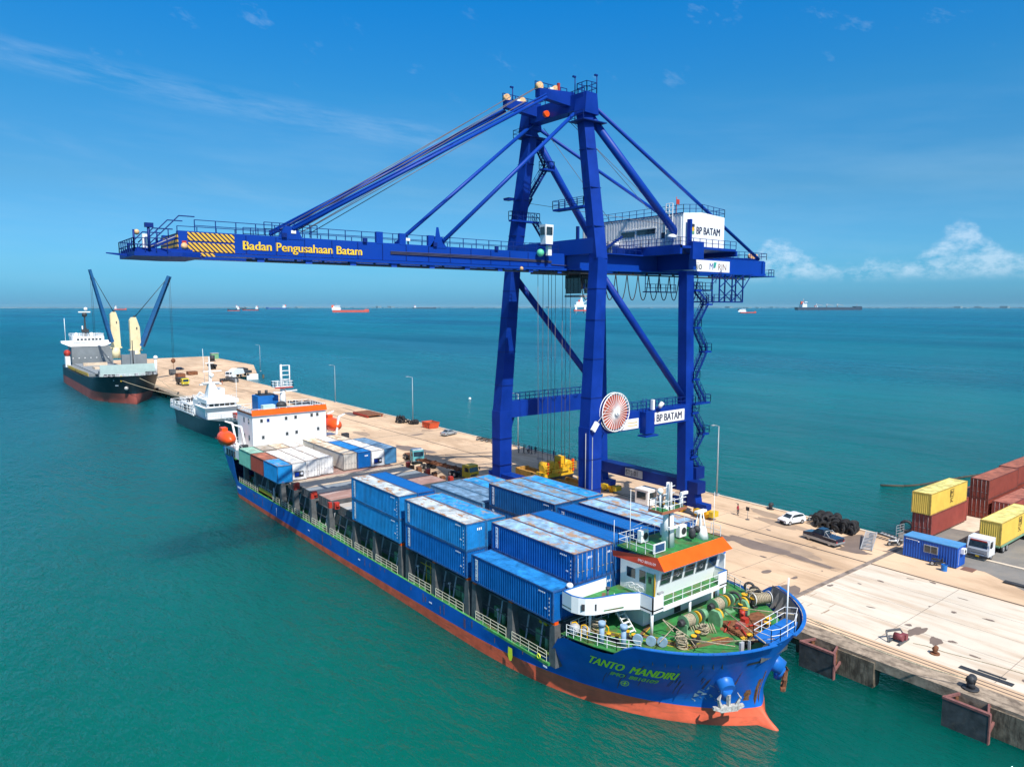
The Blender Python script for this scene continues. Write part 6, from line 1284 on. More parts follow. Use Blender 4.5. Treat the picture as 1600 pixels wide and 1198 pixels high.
# light poles
def pole(x, y, lab, h=12.5):
    p = thing('light_pole', lab, 'light pole', (x, y, ZQ), group='light poles along the far edge of the wharf')
    MB().use(lgrey).tube((x, y, ZQ), (x, y, ZQ+h), .13, .07, n=8).build('pole', p); q = MB().use(lgrey); q.tube((x, y, ZQ+h), (x-1.3, y, ZQ+h+.3), .05, n=6); q.build('arm', p); MB().use(lgrey).box(x-1.9, x-1.2, y-.14, y+.14, ZQ+h+.22, ZQ+h+.36).build('lamp', p); MB().use(lgrey).box(x-.3, x+.3, y-.3, y+.3, ZQ, ZQ+.35).build('base', p)
pole(98.4, 70.2, 'light pole standing nearest, right of the crane stairs', 11.6); pole(98.4, 122.5, 'light pole seen between the crane legs above the group of people', 11.8); pole(98.4, 168, 'light pole by the far tyre heaps', 12); pole(98.4, 217, 'light pole in line above the white aft house roof', 12); pole(118.5, 345, 'light pole on the outer pier', 12.5)
s_ = thing('sign_post', 'thin post with small dark board on the open wharf', 'sign', (90.6, 59.2, ZQ)); MB().use(lgrey).tube((90.6, 59.2, ZQ), (90.6, 59.2, ZQ+1.9), .04, n=6).build('post', s_); MB().use(dark).box(90.56, 90.62, 58.95, 59.5, ZQ+1.35, ZQ+1.9).build('board', s_); MB().use(grey).tube((90.6, 59.2, ZQ), (90.6, 59.2, ZQ+.08), .3, n=10).build('foot', s_)
# gangways
def gangway(a, b, lab, m, w=.9):
    g = thing('gangway', lab, 'gangway', a, group='gangways lying on the wharf'); a = Vector(a); b = Vector(b); d = (b-a).normalized(); sd = Vector((-d.y, d.x, 0)).normalized()*w/2
    q = MB().use(m); q.beam(a+sd, b+sd, .08, .22); q.beam(a-sd, b-sd, .08, .22); q.build('side_beam', g)
    q = MB().use(lgrey); n = int((b-a).length/.42)
    for i in range(n): c = a.lerp(b, (i+.5)/n); q.beam(c+sd, c-sd, .26, .05)
    q.build('tread', g); q = MB().use(grey); q.beam(b-d*.3+Vector((0, 0, -.1)), Vector((b.x, b.y, ZQ))-d*.3, .3, .5); q.build('support', g)
gangway((90.8, 42.0, ZQ+.1), (96.2, 43.9, ZQ+.9), 'grey aluminium gangway sloping up with many treads beside the site office', lgrey, 1.3); gangway((97.4, 43.4, ZQ+.7), (97.0, 40.2, ZQ+.5), 'second gangway lying level across the end of the sloping one', grey)
# trolley on the pale slab
g = thing('hand_winch', 'grey steel deck winch frame with red parts on the pale concrete', 'winch', (67.7, 28.0, ZQ)); q = MB().use(grey); q.box(67.0, 69.0, 28.4, 28.6, ZQ+.05, ZQ+.2); q.box(67.0, 69.0, 27.5, 27.7, ZQ+.05, ZQ+.2); q.beam((67.0, 28.5, ZQ+.1), (67.3, 28.9, ZQ+.9), .12, .12); q.beam((67.3, 28.9, ZQ+.9), (68.6, 28.2, ZQ+.95), .14, .2); q.beam((68.6, 28.2, ZQ+.95), (68.9, 27.7, ZQ+.1), .12, .12); q.build('frame', g); q = MB().use(mat('winch_maroon', (.22, .05, .06), .6)); q.tube((67.9, 27.6, ZQ+.5), (67.9, 28.4, ZQ+.5), .33, n=12); q.box(68.2, 68.7, 27.5, 28.0, ZQ+.2, ZQ+.7); q.build('drum', g)
q = MB().use(rope); q.path([(68.6, 27.0, ZQ+.04), (69.0, 26.0, ZQ+.04), (69.0, 24.6, ZQ+.04), (69.8, 21, ZQ+.04), (70.4, 16, ZQ+.04), (71.5, 13.0, ZQ+.04)], .03); tag(q.build('slack_line'), 'thin line lying loose along the pale concrete from the small winch', 'rope')
q = MB().use(white_c); q.path([(98.2, 47.0, ZQ+.3), (98.2, 43.6, ZQ+.3)], .05); 
# motorbikes
def moto(x, y, rz, lab, mc):
    m = local(thing('motorbike', lab, 'motorbike', (x, y, ZQ), rz, 'motorbikes on the wharf'))
    for yy in (-.62, .62): q = MB().use(tyrem); q.torus((0, yy, .3), (1, 0, 0), .24, .06, 16, 6); q.use(hub); q.tube((-.05, yy, .3), (.05, yy, .3), .17, n=10); q.build('wheel', m)
    q = MB().use(mc); q.beam((0, -.3, .75), (0, .75, .8), .22, .22, .16, .14); q.beam((0, -.5, .9), (0, -.35, .45), .24, .1); q.build('body', m); q = MB().use(dark); q.beam((0, 0, .88), (0, .62, .92), .24, .08); q.build('seat', m)
    q = MB().use(dark); q.tube((-.33, -.42, 1.05), (.33, -.42, 1.05), .025, n=6); q.tube((0, -.62, .3), (0, -.4, 1.05), .03, n=6); q.box(-.12, .12, -.3, .3, .25, .55); q.build('handlebar', m)
    return m
moto(95.4, 40.6, .9, 'motorbike with white fairing standing next to the site office end', white_c); moto(92.0, 34.0, .6, 'black motorbike leaning before the window side of the site office', dark); moto(97.6, 53.0, 1.2, 'black and white motorbike at the left end of the tyre heap', dark)
for i, (x, y) in enumerate(((96.2, 134), (96.6, 132.6), (96.8, 131.0), (96.9, 129), (97.2, 127.8), (97.3, 126.4))): moto(x, y, .6+i*.1, 'dark motorbike in the row at the wharf edge left of the crane leg', dark)
# ---------------- people
def person(x, y, rz, lab, shirt, legs, pose=0, z=ZQ, hairc=None):
    p = local(thing('person', lab, 'person', (x, y, z), rz, 'people on the wharf'))
    J = {'pel': (0, 0, .95, .15, .11), 'ch': (0, -.01, 1.28, .18, .12), 'nk': (0, 0, 1.48, .065, .065), 'hd': (0, -.01, 1.60, .085, .095), 'top': (0, -.01, 1.72, .07, .08)}
    E = [('pel', 'ch'), ('ch', 'nk'), ('nk', 'hd'), ('hd', 'top')]
    for s, n in ((-1, 'l'), (1, 'r')):
        st = .12*s if pose == 0 else .22*s
        J['hp'+n] = (s*.09, 0, .88, .095, .095); J['kn'+n] = (s*.10, -abs(st)*.6*s-.02, .48, .065, .065); J['an'+n] = (s*.11, st*.8, .08, .045, .045); J['to'+n] = (s*.12, st*.8-.17, .04, .04, .035)
        J['sh'+n] = (s*.19, 0, 1.40, .055, .055); J['el'+n] = (s*.26, .03 if pose != 1 else -.06, 1.12, .045, .045); J['wr'+n] = (s*.25, -.06 if pose != 1 else -.25, .88 if pose != 1 else 1.05, .032, .032); J['ha'+n] = (s*.25, -.10 if pose != 1 else -.33, .80 if pose != 1 else 1.06, .032, .02)
        E += [('pel', 'hp'+n), ('hp'+n, 'kn'+n), ('kn'+n, 'an'+n), ('an'+n, 'to'+n), ('ch', 'sh'+n), ('sh'+n, 'el'+n), ('el'+n, 'wr'+n), ('wr'+n, 'ha'+n)]
    ks = list(J); me = bpy.data.meshes.new('b'); me.from_pydata([J[k][:3] for k in ks], [(ks.index(a), ks.index(b)) for a, b in E], []); o = bpy.data.objects.new('b', me); S.collection.objects.link(o)
    o.modifiers.new('s', 'SKIN'); o.modifiers.new('u', 'SUBSURF').levels = 1
    for i, k in enumerate(ks): me.skin_vertices[0].data[i].radius = J[k][3:]; me.skin_vertices[0].data[i].use_root = k == 'pel'
    m2 = bpy.data.meshes.new_from_object(o.evaluated_get(bpy.context.evaluated_depsgraph_get())); bpy.data.objects.remove(o)
    sk_ = mat('skin', (.30, .17, .11), .6, var=.05); mats = [legs, shirt, sk_, dark]
    m2.materials.clear()
    for q_ in mats: m2.materials.append(q_)
    for f in m2.polygons:
        c = f.center; f.use_smooth = True
        f.material_index = 3 if c.z < .07 else 0 if c.z < .93 and abs(c.x) < .2 else 1 if c.z < 1.47 and (abs(c.x) < .23 or c.z > 1.15) else 2
    m2.name = 'body'; b = bpy.data.objects.new('body', m2); S.collection.objects.link(b); b.parent = p
    q = MB().use(hairc or dark); q.ball((0, .01, 1.675), .112, 10, 6, (1, 1.05, .85)); q.build('hair' if not hairc else 'helmet', p)
    return p
blue_c = mat('shirt_blue', (.03, .07, .22), .8); org_c = mat('shirt_orange', (.6, .12, .03), .8); wht_c = mat('shirt_white', (.7, .7, .68), .8); red_c = mat('shirt_red', (.35, .03, .05), .8); blk_c = mat('trousers_dark', (.03, .035, .05), .8)
person(91.4, 61.4, 0, 'person in dark red shirt standing alone on the wharf right of the crane wheels', red_c, blk_c)
for i, (x, y, c_, l) in enumerate(((94.6, 117.6, wht_c, 'leftmost of the group under the crane, in white top'), (95.1, 116.5, blk_c, 'second from the left in the group, all in dark clothes'), (95.6, 115.8, wht_c, 'in white shirt with helmet in the middle of the group'), (96.1, 115.9, blue_c, 'in blue shirt behind the white shirted one of the group'), (95.9, 114.8, blue_c, 'in blue at the right part of the group beside the light pole'), (96.4, 114.2, blk_c, 'rightmost of the group, in dark clothes'))): person(x, y, i*1.1, 'person '+l, c_, blk_c, i % 2, hairc=white_c if i == 2 else None)
person(96.5, 108.5, 1.5, 'person in blue overalls standing apart to the right of the group', blue_c, blue_c)
person(74.6, 309.5, 2, 'person in white shirt beside the yellow cabbed dump truck', wht_c, blk_c)
person(84.5, 305, 2, 'person in red on the far wharf left of the dark drums', red_c, blk_c); person(86.2, 296, 1, 'person in orange and red on the far wharf near the patrol ship mast', org_c, red_c)
for i, (x, y) in enumerate(((66.4, 108), (66.2, 114.5), (66.3, 118.0))):
    g = thing('wheel_chock', ('dark steel block on the berth edge left of the yellow truck cab', 'dark steel block on the berth edge, middle of three', 'dark steel block at the right corner of the aft containers')[i], 'steel block', (x, y, ZQ), group='steel blocks on the berth edge'); q = MB().use(rust); q.box(x, x+.9, y, y+.8, ZQ, ZQ+.2); q.build('base', g); q = MB().use(dark); q.tube((x+.45, y+.4, ZQ+.2), (x+.45, y+.4, ZQ+1.15), .3, .36, n=12); q.build('head', g)
for (x, y, l) in ((107, 385, 'stack of dark beams on the outer pier'), (112, 352, 'dark pallets on the outer pier near the light pole')):
    g = thing('beam_stack', l, 'beam stack', (x, y, ZQ)); q = MB().use(dark); [q.box(x+i*.8, x+i*.8+.6, y, y+7, ZQ+.2, ZQ+1.2) for i in range(4)]; q.build('beam', g); MB().use(rust).box(x, x+3, y+1, y+1.3, ZQ, ZQ+.2).box(x, x+3, y+5, y+5.3, ZQ, ZQ+.2).build('bearer', g)
g = thing('steel_plates', 'dark steel plates and beams piled on the far wharf beside the blue funnel', 'steel pile', (92, 218, ZQ)); q = MB().use(dark)
for i in range(5): q.box(86+i*1.4, 87+i*1.4, 214, 226-i, ZQ+.1, ZQ+.6+.15*(i % 2))
q.build('plate', g); MB().use(rust).box(85.5, 94, 216, 216.4, ZQ, ZQ+.1).build('bearer', g)
q = MB().use(grey); q.rail([(98.3, 126, ZQ), (98.3, 104, ZQ)], .9, 2, .05, 1); tag(q.build('edge_railing'), 'low grey pipe railing at the wharf edge behind the group of people', 'railing')
f = thing('mesh_fence', 'grey wire fence panel at the yard corner next to the maroon container', 'fence', (101, 42.5, ZQ)); q = MB().use(lgrey); q.rail([(99.6, 42.2, ZQ), (101.4, 42.0, ZQ)], 1.5, .9, .035, 3); q.build('panel', f); q = MB().use(dark); q.torus((102.2, 42.0, ZQ+1), (1, .3, 0), .7, .2, 16, 6); q.build('hose', f)
# floating boom in the water
q = MB().use(mat('boom_float', (.06, .055, .04), .8)); pts = []
for i in range(22): t = i/21; pts.append((118+34*t-0*t, 52+16*math.sin(t*1.9)*.5-6*t, .05))
# ---------------------------------------------------------------- other ships
def simple_hull(parent, xc, yb, ys, half, z0, topf, mlow, mtop, zl, Lb=16, rake=1.5, stern=.25, name='hull', pw=2.0, qw=.55, bulb=0):
    """bow at y=yb (camera side), stern at ys"""
    q = MB(); q.use(mlow); q.use(mtop); q.mats = [mlow, mtop]
    n = 26; L = ys-yb; ts = [L*(i/n)**1.7 for i in range(n+1)]
    for side in (-1, 1):
        cols = []
        for t in ts:
            zt = topf(t/L); zs = [z0, -.0, zl*.5, zl, zl+(zt-zl)*.33, zl+(zt-zl)*.66, zt]; c = []
            for z in zs:
                k = max(0, min(1, z/zt)); lb = Lb*(1.9-.9*k); b = half*(1-max(0, 1-t/lb)**pw)**(qw+(1-k)*.4)
                u = max(0, (t-.86*L)/(.14*L)); b *= 1-(stern+(1-k)*.45)*u**2
                y = yb+t+rake*(1-k)*max(0, 1-t/(Lb*1.5))
                if bulb and z < zl: y -= bulb*max(0, 1-t/5)
                c.append(Vector((xc+side*b, y, z)))
            cols.append(c)
        o = len(q.v); m = 7; q.v += [p for c in cols for p in c]
        for i in range(n):
            for j in range(m-1): f = [o+i*m+j, o+(i+1)*m+j, o+(i+1)*m+j+1, o+i*m+j+1]; q.f.append(f if side > 0 else f[::-1]); q.m.append(0 if j < 3 else 1); q.s.append(True)
        if side < 0: cl = cols
        else: crr = cols
    for a, b, c_, d in zip(cl, cl[1:], crr, crr[1:]):       # deck lid
        q.add([a[-1]-Vector((0, 0, .3)), b[-1]-Vector((0, 0, .3)), d[-1]-Vector((0, 0, .3)), c_[-1]-Vector((0, 0, .3))], [(0, 3, 2, 1)])
    for j in range(6): q.add([cl[-1][j], crr[-1][j], crr[-1][j+1], cl[-1][j+1]], [(0, 1, 2, 3)]); q.m[-1] = 0 if j < 3 else 1
    return q.build(name, parent)
hb_black = mat('hull_black_green', (.008, .022, .03), .45, var=.2, vs=.2, dirt=(.10, .05, .03), damt=.3, ds=.4)
boot2 = mat('freighter_red', (.36, .085, .06), .6, var=.15, vs=.2, dirt=(.22, .05, .04), damt=.6, ds=.3, stretch=(1, 1, 3))
fs = thing('freighter', 'black freighter with two cream cranes and blue jibs, moored at the end of the wharf', 'freighter', (51.3, 330, 0))
simple_hull(fs, 51.3, 274.3, 392, 10.2, -1, lambda u: 10.0-1.2*min(1, u*6)-1.8*min(1, max(0, u-.1)*3), boot2, hb_black, 3.5, Lb=17, rake=3.5, bulb=2.4)
q = MB().use(MATS['hatch_grey']); pg = mat('breakwater_green', (.42, .55, .52), .6, var=.05); gg = mat('freighter_grey', (.20, .225, .24), .6, var=.1, vs=.3)
q = MB().use(pg); q.box(42.8, 61.0, 289.5, 289.9, 8.6, 13.0); q.build('breakwater', fs)
q = MB().use(gg); q.box(44.4, 60.6, 372, 384, 7, 16.0); q.build('house', fs)
q = MB().use(white_c)
for i in range(7): q.box(44.6+2.3*i, 45.0+2.3*i, 371.9, 372, 10.6, 11.0)
q.add([(40.8, 373.5, 17.6), (61.6, 373.5, 17.6), (57.6, 371.8, 16.0), (44.0, 371.8, 16.0), (40.8, 377, 17.6), (61.6, 377, 17.6), (57.6, 377, 16.0), (44, 377, 16.0)], [(0, 3, 2, 1), (4, 5, 6, 7), (0, 4, 7, 3), (1, 2, 6, 5), (3, 7, 6, 2)]); q.box(40.8, 61.6, 373.5, 377, 17.6, 18.5); q.box(45.2, 57.6, 373.0, 384, 17.6, 20.4); q.rail([(45.2, 373, 20.4), (57.6, 373, 20.4), (57.6, 384, 20.4), (45.2, 384, 20.4)], 1.1, 2, .1); q.ball((47.3, 378, 21.2), .8, 10, 8); q.ball((53.4, 378, 21.2), .8, 10, 8); q.tube((42.8, 376, 18), (42.8, 376, 28.5), .12, n=5); q.build('bridge', fs)
q = MB().use(glass)
for i in range(7): q.box(46.8+1.45*i, 47.7+1.45*i, 372.9, 373.0, 18.7, 19.4); q.cut()
q.build('window', fs)
q = MB().use(dark); q.beam((51.0, 378, 20.4), (51.0, 378, 31), .9, .9, .4, .4); q.beam((49.6, 378, 20.4), (51, 378, 25), .25, .25); q.beam((52.6, 378, 20.4), (51, 378, 25), .25, .25); q.box(49.5, 52.4, 377.5, 378.5, 22, 23.4); q.ball((51, 378, 30), 1.1, 8, 6); q.use(white_c); q.box(48.6, 53.4, 377.6, 378.4, 31, 31.5); q.ball((51.6, 378, 32.6), .8, 10, 6); q.tube((49.9, 378, 22), (49.9, 378, 25), .25); q.build('mast', fs)
q = MB().use(gg); q.box(52.4, 61.0, 304, 306, 8, 15.6); q.box(45, 60.5, 306.1, 309, 7, 9.6); q.box(42.3, 60.2, 313, 368, 7, 8.2); q.use(hslate); q.box(44.5, 58, 312, 368, 8.2, 8.6); q.use(htan); q.box(47, 52, 330, 336, 8.6, 9.4); q.box(46, 55, 352, 354, 8.6, 9.8); q.use(gg); q.box(53.0, 54.6, 291, 292, 8.4, 17.8)
q.use(dark); q.tube((53.8, 291, 9), (53.8, 291, 21.5), .25, .12); q.box(43.4, 46.8, 285.2, 287.5, 8.4, 9.9); q.box(57, 60, 285, 288, 8.4, 10.2); q.use(mustard); q.rail([(41.8, 372, 7.3), (41.6, 340, 7.3), (41.8, 310, 7.6)], 1.2, 3, .12); q.use(lgrey)
for x in range(43, 61, 2): q.box(x, x+.9, 284, 284.8, 8.6, 9.3+.4*(x % 3))
q.build('hatch', fs)
q = MB().use(white_c); q.rail([(42.4, 288, 8.9), (46, 281, 9.2), (51.3, 276, 9.6), (56.6, 281, 9.2), (60.2, 288, 8.9)], 1.1, 2, .08); q.tube((61.0, 289.6, 8.6), (61.0, 289.6, 14.4), .45); q.ball((61.0, 289.6, 15.0), .8, 10, 8); q.box(41.2, 43.0, 366, 369, 7.4, 12); q.build('bow_railing', fs)
q = MB().use(red); q.ball((42.4, 370, 13.3), 1.7, 12, 8, (.8, 1.6, .9)); q.build('lifeboat', fs); q = MB().use(red); q.ball((61.0, 374, 13.3), 1.4, 12, 8, (.8, 1.6, .9)); q.build('lifeboat', fs)
q = MB().use(letter)
for (x, z, w) in ((45.1, 8.2, 1.9), (45.6, 6.4, .9)):
    for i in range(4):
        xx = x+i*w/4; q.add([(xx, 279.6-.8*(xx-45), z-.0), (xx+w/5.5, 279.6-.8*(xx+w/5-45), z), (xx+w/5.5, 279.4-.8*(xx+w/5-45), z+.35), (xx, 279.4-.8*(xx-45), z+.35)], [(0, 1, 2, 3)])
q.build('name_marks', fs)
q = MB().use(MATS['galvanised_anchor']); q.ball((48.6, 276.9, 5.6), .7, 8, 6); q.use(mustard); q.box(47.0, 47.5, 277.2, 277.6, 8.0, 10.0); q.build('anchor', fs)
cream = mat('crane_cream', (.80, .68, .40), .5, var=.06, dirt=(.45, .28, .12), damt=.4, ds=.5)
jibm = mat('jib_blue', (.012, .10, .26), .5, var=.1)
def deck_crane(x, y, zb, zt, tip, root, w=1.3):
    q = MB().use(cream); q.tube((x, y, zb), (x, y, zb+4.6), w*1.25, n=14); q.box(x-w*1.7, x+w*1.7, y-w, y+w, zb+4.4, zb+4.9); q.xprism([(x-w*1.3, zb+4.8), (x+w*1.4, zb+4.8), (x+w*1.25, zt-4), (x+w*.5, zt-.4), (x+w*.4, zt), (x-w*.7, zt), (x-w*1.3, zt-1.2)], y-w*.8, y+w*.8, 'y'); q.use(dark); q.box(x+w*.3, x+w*.6, y-w*.85, y-w*.8, zt-5, zt-4); q.tube((x, y, zt-.5), (x, y-.5, zt+.6), .3); q.build('crane_tower', fs)
    q = MB().use(jibm); T = Vector(tip)
    for s in (-1, 1):
        a = Vector(root)+Vector((0, s*w*.9, 0)); b = T+Vector((0, s*.5, 0)); q.beam(a, b, 1.0, 1.3, .7, .9)
    for k in range(1, 7): c = Vector(root).lerp(T, k/7); ww = w*.9*(1-k/7)+.5*k/7; q.beam(c-Vector((0, ww, 0)), c+Vector((0, ww, 0)), .3, .4)
    q.build('jib', fs)
    q = MB().use(dark)
    for s in (-.6, 0, .6): q.tube((x, y+s, zt-.3), T+Vector((0, s*.5, -.3)), .07, n=4)
    q.build('luffing_rope', fs)
deck_crane(58.3, 350, 11.5, 31.4, (49.6, 346, 49.0), (56.6, 348.5, 18.6)); deck_crane(61.2, 325, 11.5, 29.4, (73.4, 318, 46.0), (62.9, 323.4, 17.8), 1.4)
q = MB().use(jibm); q.beam((64.4, 326.5, 17.5), (74.2, 318.4, 45.8), .9, 1.2, .6, .8); q.build('jib', fs)
q = MB().use(dark)
for s in (0, .5): q.tube((73.4+s, 318, 46), (73.4+s, 318, 12.5), .06, n=4)
q.tube((49.6, 346, 49), (49.7, 346, 19), .07, n=4); q.tube((50.1, 346, 49), (50.2, 346, 19), .07, n=4); q.use(rust); q.ball((73.6, 318, 11.6), .9, 8, 6, (1, .6, 1.1)); q.tube((73.6, 318, 11), (73.6, 318, 8), .08); q.build('hook_block', fs)
def line_rope(pts, lab, r=.05):
    q = MB().use(rope)
    a, b, sag = pts; a = Vector(a); b = Vector(b); P = [a.lerp(b, k/12)-Vector((0, 0, sag*(1-(2*k/12-1)**2))) for k in range(13)]
    q.path(P, r); return tag(q.build('mooring_line'), lab, 'mooring line', 'mooring lines')
line_rope(((58.6, 31.6, 6.3), (63.9, 20.7, 3.6), .5), 'mooring line from the blue bow to the black bollard, passing over the fenders')
line_rope(((46.0, 279.2, 9.0), (64.0, 252, 3.4), .8), 'mooring line from the freighter bow to the wharf, the lower of two', .09); line_rope(((52, 276.2, 9.4), (64.0, 250, 3.4), .5), 'mooring line from the middle of the freighter bow to the wharf', .09)
line_rope(((59.0, 282, 8.8), (64.0, 272, 3.4), .2), 'short mooring line from the freighter bow to its nearest bollard', .08)
# patrol ship
ps = thing('patrol_ship', 'white topped patrol ship with dark hull moored between the blue ship and the freighter', 'patrol ship', (57, 205, 0))
hull_pg = mat('patrol_hull', (.02, .065, .08), .5, var=.15, vs=.3)
simple_hull(ps, 57.0, 172, 232, 5.0, -1, lambda u: 6.4-2.0*min(1, u*2.2)-.3*u, hull_pg, hull_pg, .6, Lb=20, rake=3)
q = MB().use(white_c); q.box(53.2, 60.9, 196.6, 213, 4.0, 6.2); q.add([(52.7, 196.5, 6.1), (61.4, 196.5, 6.1), (61.4, 205, 6.1), (52.7, 205, 6.1), (52.3, 195.6, 7.3), (61.8, 195.6, 7.3), (61.8, 206, 7.3), (52.3, 206, 7.3)], [(0, 3, 2, 1), (4, 5, 6, 7), (0, 1, 5, 4), (1, 2, 6, 5), (2, 3, 7, 6), (3, 0, 4, 7)]); q.box(53.3, 60.8, 196.8, 204, 7.3, 8.3); q.box(53.0, 61.2, 196.2, 205, 8.3, 9.3); q.build('house', ps)
q = MB().use(glass); [(q.box(53.8+1.35*i, 54.9+1.35*i, 196.74, 196.8, 7.5, 8.15), q.cut()) for i in range(5)]; [q.box(53.22, 53.3, 198+1.6*i, 199.1+1.6*i, 7.5, 8.1) for i in range(3)]; q.build('window', ps)
q = MB().use(white_c); q.add([(54.4, 199.5, 9.3), (58, 199.5, 9.3), (58, 203.5, 9.3), (54.4, 203.5, 9.3), (55.0, 200.5, 13.2), (56.4, 200.5, 13.2), (56.4, 202.3, 13.2), (55.0, 202.3, 13.2)], [(0, 1, 5, 4), (1, 2, 6, 5), (2, 3, 7, 6), (3, 0, 4, 7), (4, 5, 6, 7)]); q.beam((55.6, 201.4, 13), (55.5, 201.4, 20.5), .7, .7, .2, .2); q.box(52.8, 58.4, 201, 201.8, 12.9, 13.15); q.box(53.8, 58.6, 201.1, 201.5, 16.4, 16.6); q.box(54.4, 56.6, 201.2, 201.5, 18.6, 18.8); q.box(53.6, 57.8, 200.4, 202.4, 13.3, 13.5); q.tube((61, 197, 9.3), (61, 197, 14.5), .06); q.tube((54.6, 203, 13), (54.4, 203, 22.5), .05); q.ball((55.9, 201, 15.4), .6, 8, 6); q.box(56.8, 59.4, 202, 206, 9.3, 11.6); q.build('mast', ps)
q = MB().use(white_c); q.rail([(52.1, 230.5, 3.9), (52.1, 214, 4.2), (52.5, 206, 4.4)], 2.4, 2.2, .09, 2); q.box(52.0, 52.2, 206, 231, 4.0, 4.6); q.rail([(52.2, 231, 3.9), (61.8, 231, 3.9)], 2.4, 2.2, .09, 2); q.box(53, 61, 214, 224, 6.2, 6.4); q.rail([(53, 214, 6.4), (53, 224, 6.4), (61, 224, 6.4)], 1.1, 2, .07); q.rail([(53.2, 196.9, 9.3), (61, 196.9, 9.3)], 1, 1.2, .05); q.beam((54.8, 217, 6.4), (56.2, 214, 9.6), .4, .5); q.beam((56.2, 214, 9.6), (57.0, 211.5, 8.6), .3, .3)
for y in range(206, 231, 4): q.tube((52.3, y, 4), (52.3, y, 6.3), .1)
q.rail([(52.6, 196, 5.0), (53.6, 186, 5.6), (55.6, 177, 6.2), (57, 173, 6.4)], 1.1, 1.8, .05); q.box(53.6, 60.4, 206.2, 212, 6.2, 8.2); q.rail([(53.6, 206.2, 8.2), (60.4, 206.2, 8.2), (60.4, 212, 8.2), (53.6, 212, 8.2)], 1.0, 1.5, .05, closed=True); q.tube((58.5, 209, 8.2), (58.5, 209, 11.0), .8, .6, n=10); q.build('railing', ps)
q = MB().use(dark); q.box(54, 60, 206, 213, 4.1, 5.8); [q.box(54+i*1.3, 54.7+i*1.3, 219+i % 2, 220.5, 6.4, 7.4) for i in range(5)]; q.use(red); q.box(55.5, 57, 216, 218, 6.4, 7.5); q.box(58.5, 60.4, 190, 193, 4.7, 6.0); q.tube((59, 188, 5), (61, 189, 6), .2); q.use(lgrey); q.box(53.4, 58, 224.5, 229, 4, 5.2); q.build('deck_gear', ps)
q = MB().use(letter); [q.box(52.6-.0+i*.3, 52.75+i*.3, 184.3-i*1.3, 184.4-i*1.3, 4.3, 4.7) for i in range(1)]; q.build('hull_mark', ps)

sh_ = thing('storage_shed', 'small green shed at the far end of the outer pier', 'shed', (126, 446, ZQ)); MB().use(mint).box(124, 128, 444, 447, ZQ, ZQ+3.2).build('wall', sh_); MB().use(lgrey).box(123.8, 128.2, 443.8, 447.2, ZQ+3.2, ZQ+3.5).build('roof', sh_)
tk = thing('water_tank', 'dark round tank beside the green shed on the outer pier', 'tank', (119, 425, ZQ)); MB().use(dark).tube((119, 425, ZQ+.4), (119, 425, ZQ+3.4), 1.3, n=16).build('tank', tk); MB().use(grey).box(117.6, 120.4, 423.6, 426.4, ZQ, ZQ+.4).build('base', tk)
for i, (x, y, w, d, h, l) in enumerate(((78, 330, 3, 5, 2.2, 'dark crate on the wharf left of the covered truck'), (92, 300, 2, 6, 1.2, 'long low dark crate on the wharf by the row of drums'), (86, 345, 4, 4, 1.6, 'square dark crate midway along the far wharf'), (80, 352, 2.4, 3, 2.4, 'tall dark crate next to the hanging freighter hook'))):
    c_ = thing('crate', l, 'crate', (x, y, ZQ)); MB().use(grey if i % 2 else rust).box(x, x+w, y, y+d, ZQ+.15, ZQ+h).build('body', c_); MB().use(rust).box(x+.2, x+w-.2, y+.2, y+d-.2, ZQ, ZQ+.15).build('skid', c_)
# far ships at anchor
def far_ship(x, y, L, H, rz, hullm, low, lab, cat='ship', house=.12, name='anchored_ship', cranes=0, whouse=.14):
    o = local(thing(name, lab, cat, (x, y, 0), rz, 'ships at anchor far out')); b = L*.075
    q = MB().use(low); pl = [(-L/2, -b*.8), (-L/2, b*.8), (L*.36, b), (L*.46, b*.5), (L/2, 0), (L*.46, -b*.5), (L*.36, -b)]; q.prism(pl, -.5, H*.35); q.use(hullm); q.prism([(a*1.01, c*1.01) for a, c in pl], H*.35, H); q.prism([(L*.38, -b*.8), (L*.38, b*.8), (L*.5, 0)], H, H*1.35); q.build('hull', o)
    q = MB().use(white_c); hx = -L*.40; w = L*whouse; q.box(hx-w/2, hx+w/2, -b*.85, b*.85, H, H*2.0); q.box(hx-w*.35, hx+w*.42, -b*.8, b*.8, H*2.0, H*2.7); q.box(hx-w*.1, hx+w*.45, -b, b, H*2.7, H*3.0); q.build('house', o)
    q = MB().use(low if low != hullm else orange); q.box(hx-w*.55, hx-w*.25, -b*.25, b*.25, H*2.0, H*3.1); q.use(lgrey); q.tube((hx, 0, H*3), (hx, 0, H*4), L*.004, n=5); q.tube((L*.42, 0, H*1.2), (L*.42, 0, H*2.2), L*.004, n=5)
    for i in range(cranes): xx = -L*.2+i*L*.16; q.tube((xx, 0, H), (xx, 0, H*2.2), L*.007, n=6); q.beam((xx, 0, H*2.1), (xx+L*.1, 0, H*1.6), L*.006)
    q.build('funnel', o); return o
tr = mat('tanker_red', (.60, .10, .07), .6); fd_ = mat('far_dark_hull', (.03, .05, .09), .6); fb = mat('far_blue_hull', (.02, .10, .30), .6)
rr_ = math.atan2(-math.sin(R(38.28)), math.cos(R(38.28)))        # across the view
far_ship(1818, 3772, 200, 13, rr_+.12, tr, tr, 'red hulled tanker with white bridge at its left end, largest ship out at anchor', 'tanker', whouse=.24, name='anchored_tanker')
far_ship(1650, 5320, 90, 11, rr_+math.pi, fd_, tr, 'small dark ship with red and white house, left of the pair near the freighter cranes')
far_ship(1990, 5980, 130, 12, rr_+math.pi+.1, fd_, tr, 'dark ship with white house at its right end, right of the pair')
